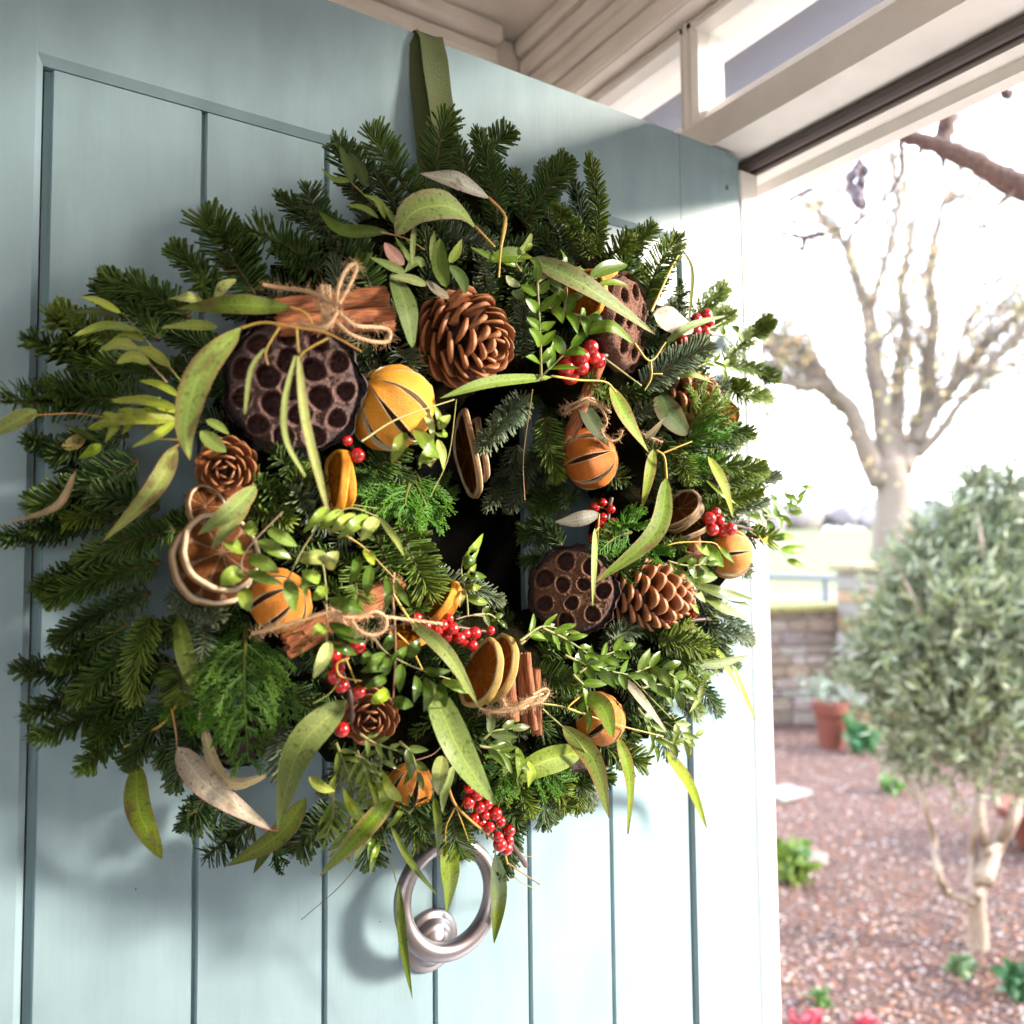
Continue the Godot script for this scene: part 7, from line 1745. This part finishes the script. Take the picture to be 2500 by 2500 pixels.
# a spray of small leaves in pairs along a stem
func spray(w: Node, pts: Array, pairs: int, ll: float, lw: float, col: Color, open := 0.85, called := "leafy_sprig") -> Node3D:
	var o := part(called, w)
	stem(o, pts, 0.0012, 0.0006, Color(0.16, 0.15, 0.04), Color(0.16, 0.20, 0.05))
	var path := curve(pts, 24)
	var front := Vector3(-0.2, 0.2, 1).normalized()
	for i in pairs:
		var f := lerpf(0.08, 0.97, (i + 0.5) / pairs)
		var k := mini(int(f * 23), 22)
		var p: Vector3 = (path[k] as Vector3).lerp(path[k + 1], f * 23 - k)
		var d: Vector3 = (path[k + 1] - path[k]).normalized()
		for s in [-1.0, 1.0]:
			var side: Vector3 = d.cross(front).normalized() * s
			var a := open * rnd(0.7, 1.25)
			var dir: Vector3 = (d * cos(a) + side * sin(a) + front * rnd(-0.35, 0.5)).normalized()
			var l := ll * rnd(0.75, 1.15) * (1.0 - 0.3 * f)
			small_leaf(o, p, p + dir * l + Vector3(0, -0.1 * l, 0), lw * rnd(0.8, 1.15), col, rnd(-0.05, 0.2))
	small_leaf(o, path[23], path[23] + ((path[23] - path[20]) as Vector3).normalized() * ll * 0.8, lw * 0.8, col)
	return o

# ================================================================ the ornaments
var scale_meshes := []
func cone_scale(seed_: int) -> ArrayMesh:   # a woody scale along +z, its thick rounded end light-edged
	rng.seed = seed_
	var b := MB.new()
	var rows := 7
	var cols := 7
	for side in 2:
		var s := b.v.size()
		for i in rows:
			var f := float(i) / (rows - 1)
			for j in cols:
				var a := (float(j) / (cols - 1)) * 2 - 1
				var wd := 0.20 + 0.40 * pow(sin(minf(f * 1.12, 1.0) * PI * 0.5), 1.5)
				var ff := f - 0.34 * a * a * f * f
				var cup := -0.16 * a * a * f
				var th := (0.035 + 0.06 * smoothstep(0.65, 0.93, f)) * (1.0 - a * a * 0.75) * (1.0 if side == 0 else -1.0)
				var tip := 0.16 * f * f + (0.10 * smoothstep(0.8, 1.0, f))
				var rim := maxf(smoothstep(0.86, 1.0, f), smoothstep(0.8, 1.0, absf(a)) * smoothstep(0.5, 0.9, f))
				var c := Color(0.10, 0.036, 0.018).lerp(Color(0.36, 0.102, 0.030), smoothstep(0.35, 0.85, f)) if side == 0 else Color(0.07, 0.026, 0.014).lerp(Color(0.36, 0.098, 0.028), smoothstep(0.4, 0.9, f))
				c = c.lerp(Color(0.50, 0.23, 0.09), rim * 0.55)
				b.vert(Vector3(a * wd, tip + cup + th, ff), vary(c, 0.1))
		for i in rows - 1:
			for j in cols - 1:
				var o := s + i * cols + j
				if side == 0:
					b.quad(o, o + cols, o + cols + 1, o + 1)
				else:
					b.quad(o, o + 1, o + cols + 1, o + cols)
	var h := rows * cols
	for j in cols - 1:   # the end
		b.quad((rows - 1) * cols + j, h + (rows - 1) * cols + j, h + (rows - 1) * cols + j + 1, (rows - 1) * cols + j + 1)
	for i in rows - 1:
		b.quad(i * cols, h + i * cols, h + (i + 1) * cols, (i + 1) * cols)
		var e := cols - 1
		b.quad(i * cols + e, (i + 1) * cols + e, h + (i + 1) * cols + e, h + i * cols + e)
	return b.mesh()

func pinecone(at: Vector3, axis: Vector3, length: float, radius: float, n: int, label: String, open := 1.0) -> void:
	var o := thing("pinecone", label, "pinecone", at, "pinecones on the wreath")
	var q := frame_of(axis, Vector3(0.2, 1, 0.1))
	var b := MB.new()
	tube(b, [-q.z * length * 0.5, Vector3.ZERO, q.z * length * 0.44], [radius * 0.42, radius * 0.5, radius * 0.10], 10, Color(0.05, 0.022, 0.013))
	put("core", b, M.cone, o)
	for i in n:
		var f := float(i) / (n - 1)
		var a := i * 2.39996 + rnd(-0.08, 0.08)
		var prof := sin(PI * (0.16 + 0.80 * f))
		prof = pow(maxf(prof, 0.0), 0.75)
		var r := q.x * cos(a) + q.y * sin(a)
		var lift := lerpf(-0.10, 1.22, pow(f, 1.6))
		var dir := (r * cos(lift) + q.z * sin(lift)).normalized()
		var z := lerpf(-0.5, 0.36, f) * length
		var l := radius * (0.30 + 0.44 * prof) * open
		var p := q.z * z + r * radius * 0.32 * prof
		var bs := frame_of(dir, q.z)
		var k := l * rnd(0.93, 1.05)
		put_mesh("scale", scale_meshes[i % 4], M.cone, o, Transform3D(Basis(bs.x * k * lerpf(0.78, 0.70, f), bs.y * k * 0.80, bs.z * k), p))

func lotus_pod(at: Vector3, axis: Vector3, radius: float, holes: Array, label: String, web: Color, rim: Color, inside: Color, depth := 1.0) -> void:
	# holes: Vector3(x, y, r) in units of the radius on the flat top
	var o := thing("lotus_pod", label, "lotus pod", at, "lotus seed pods on the wreath")
	var q := frame_of(axis, Vector3.UP)
	var b := MB.new()
	var n := 92
	var idx := {}
	var noise := FastNoiseLite.new()
	noise.seed = int(radius * 1e5)
	noise.frequency = 3.0
	for i in n + 1:
		for j in n + 1:
			var x := (float(j) / n) * 2.16 - 1.08
			var y := (float(i) / n) * 2.16 - 1.08
			var ang := atan2(y, x)
			var edge := 1.0 + 0.035 * sin(ang * 9 + radius * 900) + 0.07 * noise.get_noise_2d(cos(ang) * 2, sin(ang) * 2)
			var rr := Vector2(x, y).length()
			if rr > edge + 0.035:
				continue
			if rr > edge:
				x *= edge / rr
				y *= edge / rr
				rr = edge
			var h := 0.10 * (1 - rr * rr) - 0.16 * smoothstep(0.86, 1.0, rr) + 0.03 * noise.get_noise_2d(x * 4, y * 4) + 0.02 * noise.get_noise_2d(x * 11, y * 11)
			var col := web.lerp(rim, smoothstep(0.74, 0.95, rr + 0.12 * noise.get_noise_2d(x * 3, y * 3)))
			for k in holes:
				var hd := Vector2(x - k.x, y - k.y)
				var ha := atan2(hd.y, hd.x)
				var hr: float = k.z * (1.0 + 0.06 * sin(ha * 2 + k.x * 9) + 0.04 * sin(ha * 3 + k.y * 7))
				var dd := hd.length()
				var t := dd / hr
				if t < 1.45:
					h += 0.035 * smoothstep(1.45, 1.12, t)
					col = col.lerp(Color(web.r * 1.35, web.g * 1.25, web.b * 1.15), smoothstep(1.3, 1.1, t) * 0.7)
				if t < 1.0:
					var dep := smoothstep(1.0, 0.72, t)
					h -= dep * hr * 1.15 * depth
					col = web.lerp(inside, smoothstep(1.0, 0.90, t))
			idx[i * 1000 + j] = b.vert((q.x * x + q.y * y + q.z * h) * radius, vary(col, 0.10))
	for i in n:
		for j in n:
			var k0: int = idx.get(i * 1000 + j, -1)
			var k1: int = idx.get(i * 1000 + j + 1, -1)
			var k2: int = idx.get((i + 1) * 1000 + j + 1, -1)
			var k3: int = idx.get((i + 1) * 1000 + j, -1)
			if k0 >= 0 and k1 >= 0 and k2 >= 0 and k3 >= 0:
				b.quad(k0, k1, k2, k3)
			elif k0 >= 0 and k1 >= 0 and k2 >= 0:
				b.tri(k0, k1, k2)
			elif k0 >= 0 and k2 >= 0 and k3 >= 0:
				b.tri(k0, k2, k3)
			elif k0 >= 0 and k1 >= 0 and k3 >= 0:
				b.tri(k0, k1, k3)
			elif k1 >= 0 and k2 >= 0 and k3 >= 0:
				b.tri(k1, k2, k3)
	put("seed_head", b, M.pod, o)
	var s := MB.new()   # the funnel below
	var seg := 72
	var prof := [[1.03, -0.02], [1.045, -0.12], [1.0, -0.24], [0.86, -0.42], [0.6, -0.66], [0.3, -0.86], [0.1, -0.98]]
	for k in prof:
		for j in seg:
			var ang := TAU * j / seg
			var e := 1.0 + 0.035 * sin(ang * 9 + radius * 900) + 0.07 * noise.get_noise_2d(cos(ang) * 2, sin(ang) * 2)
			var wr := 1.0 + 0.035 * sin(ang * 18 + k[1] * 5) * smoothstep(0.0, -0.3, k[1]) + 0.03 * noise.get_noise_2d(ang * 3, k[1] * 8)
			s.vert((q.x * cos(ang) + q.y * sin(ang)) * radius * k[0] * e * wr + q.z * radius * k[1], vary(rim, 0.2))
	for i in prof.size() - 1:
		for j in seg:
			var j2 := (j + 1) % seg
			s.quad(i * seg + j, (i + 1) * seg + j, (i + 1) * seg + j2, i * seg + j2)
	put("funnel", s, M.pod, o)

func ring_holes(counts_: Array, radii: Array, size: Array, turn := 0.0) -> Array:
	var out := []
	for k in counts_.size():
		for i in counts_[k]:
			var a: float = TAU * i / counts_[k] + turn + k * 0.4
			out.append(Vector3(cos(a) * radii[k] + rnd(-0.02, 0.02), sin(a) * radii[k] + rnd(-0.02, 0.02), size[k] * rnd(0.92, 1.08)))
	return out

func orange(at: Vector3, axis: Vector3, radius: float, segs: int, label: String, col: Color, gap := 0.07, squash := 0.88) -> void:
	var o := thing("dried_orange", label, "dried orange", at, "whole slit dried oranges on the wreath")
	var q := frame_of(axis, Vector3(0.3, 0.2, 1))
	var core := MB.new()
	ball(core, Vector3.ZERO, Vector3(radius * 0.86, radius * 0.80 * squash, radius * 0.86), 14, 20, Color(0.16, 0.055, 0.012), Basis(q.x, q.z, -q.y))
	put("flesh", core, M.flesh, o)
	var rows := 18
	var wr := FastNoiseLite.new()
	wr.seed = int(radius * 1e6)
	wr.frequency = 0.03
	for sgm in segs:
		var b := MB.new()
		var a0 := TAU * sgm / segs
		var a1 := TAU * (sgm + 1) / segs
		var cols := 8
		var tone := vary(col, 0.08)
		var bulge := rnd(0.0, 0.02)
		for layer in 2:
			var s := b.v.size()
			for i in rows:
				var f := float(i) / (rows - 1)
				var th := lerpf(0.10, PI - 0.10, f)
				var open := gap * pow(sin(th), 2.2) * (0.8 + 0.4 * sin(sgm * 2.3 + 1.0))
				for j in cols:
					var g: float = [0.0, 0.055, 0.2, 0.4, 0.6, 0.8, 0.945, 1.0][j]
					var a := lerpf(a0 + open, a1 - open, g)
					var e := minf(g, 1 - g) * 2
					var r := radius * (1.0 + bulge + 0.055 * pow(1 - e, 2.0) * sin(th) * (0.6 + 0.4 * sin(sgm * 1.7 + th * 3.0))) if layer == 0 else radius * 0.905
					r *= 1.0 + 0.010 * sin(a * 7 + th * 5) + 0.035 * wr.get_noise_2d(a * 60.0 + sgm * 11.0, th * 60.0)
					var c := tone.lerp(Color(tone.r * 0.55, tone.g * 0.45, tone.b), clampf(wr.get_noise_2d(a * 25.0 + 90.0, th * 25.0) * 1.3, 0.0, 0.8))
					if layer == 0 and (g == 0.0 or g == 1.0):
						c = tone.lerp(Color(0.80, 0.64, 0.42), 0.85)
					if layer == 1:
						c = Color(0.66, 0.48, 0.25)
					b.vert(q.x * sin(th) * cos(a) * r + q.y * sin(th) * sin(a) * r + q.z * cos(th) * r * squash, vary(c, 0.07))
			for i in rows - 1:
				for j in cols - 1:
					var k := s + i * cols + j
					if layer == 0:
						b.quad(k, k + cols, k + cols + 1, k + 1)
					else:
						b.quad(k, k + 1, k + cols + 1, k + cols)
		var h := rows * cols
		for i in rows - 1:   # the pale cut edges
			for e in [0, cols - 1]:
				var pa: Vector3 = b.v[i * cols + e]
				var pb: Vector3 = b.v[(i + 1) * cols + e]
				var pc: Vector3 = b.v[h + (i + 1) * cols + e]
				var pd: Vector3 = b.v[h + i * cols + e]
				if e == 0:
					b.face([pa, pd, pc, pb], Color(0.74, 0.58, 0.36))
				else:
					b.face([pa, pb, pc, pd], Color(0.74, 0.58, 0.36))
		put("peel_segment", b, M.peel, o)

# one dried slice (a part of a little stack) : rind, pith and flesh segments
func slice_part(o: Node, at: Vector3, axis: Vector3, radius: float, thick: float, rind: Color, pith: Color, flesh: Color, warp: float, hint := Vector3.UP) -> void:
	var q := frame_of(axis, hint)
	var ph := rnd(0, TAU)
	var bend := func(x: float, y: float, z: float) -> Vector3:
		var r := Vector2(x, y).length() / radius
		var a := atan2(y, x)
		var w := warp * radius * r * r * cos(2 * a + ph) + warp * 0.4 * radius * r * sin(3 * a + ph)
		return at + q.x * x + q.y * y + q.z * (z + w)
	var holder := part("orange_slice", o)
	var b := MB.new()
	var seg := 48
	var prof := [[0.88, 0.42], [0.92, 0.5], [0.962, 0.48], [0.995, 0.25], [1.0, -0.25], [0.962, -0.48], [0.92, -0.5], [0.88, -0.42]]
	for k in prof.size():
		for j in seg:
			var a := TAU * j / seg
			var wob := 1.0 + 0.018 * sin(a * 5 + ph) + 0.01 * sin(a * 11 + ph * 2)
			var r: float = prof[k][0] * radius * wob
			var c: Color = rind if (k >= 3 and k <= 4) else pith
			b.vert(bend.call(cos(a) * r, sin(a) * r, prof[k][1] * thick), vary(c, 0.10))
	for i in prof.size():
		var i2 := (i + 1) % prof.size()
		for j in seg:
			var j2 := (j + 1) % seg
			b.quad(i * seg + j, i2 * seg + j, i2 * seg + j2, i * seg + j2)
	put("rind", b, M.peel, holder)
	var n := 9
	for k in n:
		var m := MB.new()
		var a0 := TAU * k / n + 0.045
		var a1 := TAU * (k + 1) / n - 0.045
		var rows := 6
		var cols := 6
		for side in 2:
			var s := m.v.size()
			for i in rows:
				var f := float(i) / (rows - 1)
				for j in cols:
					var g := float(j) / (cols - 1)
					var a := lerpf(a0, a1, g)
					var mid := (a0 + a1) / 2
					a = lerpf(mid, a, smoothstep(0.0, 0.2, f) * (1.0 - 0.25 * smoothstep(0.8, 1.0, f)))
					var r := lerpf(0.07, 0.875, f) * radius
					var e := sin(PI * g) * sin(PI * clampf(f, 0.05, 0.95))
					var z := thick * (0.16 + 0.20 * e) * (1 if side == 0 else -1)
					m.vert(bend.call(cos(a) * r, sin(a) * r, z), vary(flesh, 0.2))
			for i in rows - 1:
				for j in cols - 1:
					var t := s + i * cols + j
					if side == 0:
						m.quad(t, t + cols, t + cols + 1, t + 1)
					else:
						m.quad(t, t + 1, t + cols + 1, t + cols)
		put("flesh_segment", m, M.flesh, holder)
	var w := MB.new()   # the pale skins between
	var s0 := w.v.size()
	for side in [1.0, -1.0]:
		for i in 6:
			for j in 36:
				var a := TAU * j / 36
				w.vert(bend.call(cos(a) * radius * 0.89 * i / 5.0, sin(a) * radius * 0.89 * i / 5.0, thick * 0.14 * side), vary(pith.lerp(flesh, 0.72), 0.15))
	for k in 2:
		for i in 5:
			for j in 36:
				var t := s0 + k * 216 + i * 36
				var j2 := (j + 1) % 36
				if k == 0:
					w.quad(t + j, t + 36 + j, t + 36 + j2, t + j2)
				else:
					w.quad(t + j, t + j2, t + 36 + j2, t + 36 + j)
	put("membrane", w, M.flesh, holder)

func slices(label: String, list: Array) -> void:
	# each: [at, axis, radius, thickness, kind, warp]
	var o := thing("dried_orange_slices", label, "orange slices", list[0][0], "stacks of dried orange slices on the wreath")
	for k in list:
		var kinds := [[Color(0.30, 0.15, 0.05), Color(0.86, 0.66, 0.44), Color(0.19, 0.062, 0.012)], [Color(0.94, 0.34, 0.008), Color(0.92, 0.42, 0.03), Color(0.58, 0.18, 0.010)], [Color(0.50, 0.32, 0.06), Color(0.78, 0.60, 0.28), Color(0.52, 0.16, 0.014)]]
		var c: Array = kinds[k[4]]
		slice_part(o, k[0] - o.position, k[1], k[2], k[3], c[0], c[1], c[2], k[5])

func cinnamon_stick(o: Node, p0: Vector3, p1: Vector3, r: float, col: Color, turn: float) -> void:
	var b := MB.new()
	var q := frame_of(p1 - p0, Vector3(-0.2, 0.3, 1))
	var l := (p1 - p0).length()
	var prof := []   # a sheet of bark rolled in on itself: outer side, then back along the inner side
	var n := 16
	var twin := turn >= 10.0
	for side in 2:
		var run := []
		for i in n * 2 + 1:
			var t := float(i) / n - 1.0
			if twin:
				var s := signf(t)
				var u := absf(t)
				var ang := u * TAU * 0.98
				var rr := 0.52 - 0.16 * u - (0.10 if side == 1 else 0.0)
				run.append(Vector2(0.48 * s, 0) + Vector2(-s * cos(ang), -sin(ang)) * rr if u > 0.001 else Vector2(0, -0.05 + (0.1 if side == 1 else 0.0)))
			else:
				var v := (t + 1.0) / 2.0
				var ang := v * TAU * 1.45
				var rr := 0.96 - 0.34 * smoothstep(0.50, 1.0, v) - (0.14 if side == 1 else 0.0)
				run.append(Vector2(cos(ang) * rr, sin(ang) * rr * 0.9))
		if side == 1:
			run.reverse()
		prof.append_array(run)
	var rows := 12
	var m := prof.size()
	for i in rows:
		var f := float(i) / (rows - 1)
		var wob := 1.0 + 0.06 * sin(f * 9 + turn) + rnd(-0.015, 0.015)
		for k in m:
			var v2: Vector2 = prof[k].rotated(turn) * r * wob
			var jag := rnd(-0.0012, 0.0012) if i == 0 or i == rows - 1 else 0.0
			b.vert(p0 + q.z * (l * f + jag) + q.x * v2.x + q.y * v2.y, vary(col, 0.13), Vector2(f * l * 20, float(k) / m))
	for i in rows - 1:
		for k in m:
			var k2 := (k + 1) % m
			b.quad(i * m + k, i * m + k2, (i + 1) * m + k2, (i + 1) * m + k)
	for e in 2:   # rolled ends: strips between the outer and inner side
		var s := e * (rows - 1) * m
		var h := n * 2 + 1
		for k in h - 1:
			var pts := [b.v[s + k], b.v[s + k + 1], b.v[s + m - 2 - k], b.v[s + m - 1 - k]]
			if e == 0:
				pts.reverse()
			b.face(pts, vary(Color(col.r * 1.15, col.g * 1.05, col.b), 0.1))
	put("cinnamon_stick", b, M.cinnamon, o)

func twine(o: Node, runs: Array, r := 0.0011, col := Color(0.46, 0.30, 0.17)) -> void:
	var b := MB.new()
	for run in runs:
		var n := maxi(14, run.size() * 9)
		var path := curve(run, n)
		for strand in 3:   # three twisted strands
			var pts := []
			var t0: Vector3 = (path[1] - path[0]).normalized()
			var x := frame_of(t0).x
			var total := 0.0
			for i in n:
				var d: Vector3 = (path[mini(i + 1, n - 1)] - path[maxi(i - 1, 0)]).normalized()
				x = (x - d * d.dot(x)).normalized()
				var y := d.cross(x)
				var a := TAU * strand / 3.0 + i * 1.1
				pts.append(path[i] + (x * cos(a) + y * sin(a)) * r * 0.55)
			tube(b, pts, [r * 0.62, r * 0.55], 5, vary(col, 0.12), vary(col, 0.12))
		for i in n * 3:   # loose fibres
			var k := rng.randi_range(0, n - 2)
			var p: Vector3 = (path[k] as Vector3).lerp(path[k + 1], rnd())
			var d := Vector3(rnd(-1, 1), rnd(-1, 1), rnd(-1, 1)).normalized()
			var e := (d + Vector3(rnd(-1, 1), rnd(-1, 1), rnd(-1, 1)) * 0.6)
			tube(b, [p, p + d * rnd(0.0015, 0.004), p + d * 0.003 + e * rnd(0.001, 0.004)], [0.00013, 0.00007], 3, col, col, false)
	put("twine", b, M.twine, o)

var berry_mesh: ArrayMesh
func berry_ball() -> ArrayMesh:
	var b := MB.new()
	ball(b, Vector3.ZERO, Vector3(1, 0.96, 1), 12, 16, Color(0.42, 0.009, 0.008))
	var s := b.v.size()
	for i in b.v.size():
		if b.v[i].y < -0.93:
			b.c[i] = Color(0.05, 0.012, 0.01)
			b.v[i] *= 0.93
	return b.mesh()

func berries(label: String, twig: Array, list: Array, r: float) -> void:
	var o := thing("berry_sprig", label, "berries", twig[0], "red berry sprigs on the wreath")
	var b := MB.new()
	var path := []
	for p in twig:
		path.append(p - o.position)
	var cv := curve(path, 12)
	tube(b, cv, [0.0022, 0.0012], 6, Color(0.09, 0.05, 0.04), Color(0.07, 0.04, 0.03), true, 0.1)
	for p in list:
		var at: Vector3 = p - o.position
		var best: Vector3 = cv[0]
		for k in cv:
			if k.distance_to(at) < best.distance_to(at):
				best = k
		tube(b, [best, best.lerp(at, 0.5) + Vector3(0, 0.001, -0.001), at], [0.0006, 0.0005], 4, Color(0.12, 0.09, 0.03))
	put("twig", b, M.stem, o)
	for p in list:
		var at: Vector3 = p - o.position
		var k := r * rnd(0.76, 1.12)
		var eye := Vector3(-0.3 + rnd(-0.7, 0.7), rnd(-0.6, 0.4), 1).normalized()
		put_mesh("berry", berry_mesh, M.berry, o, Transform3D(frame_of(Vector3(rnd(-1, 1), rnd(-1, 1), 0.2).normalized(), -eye).scaled(Vector3.ONE * k), at))
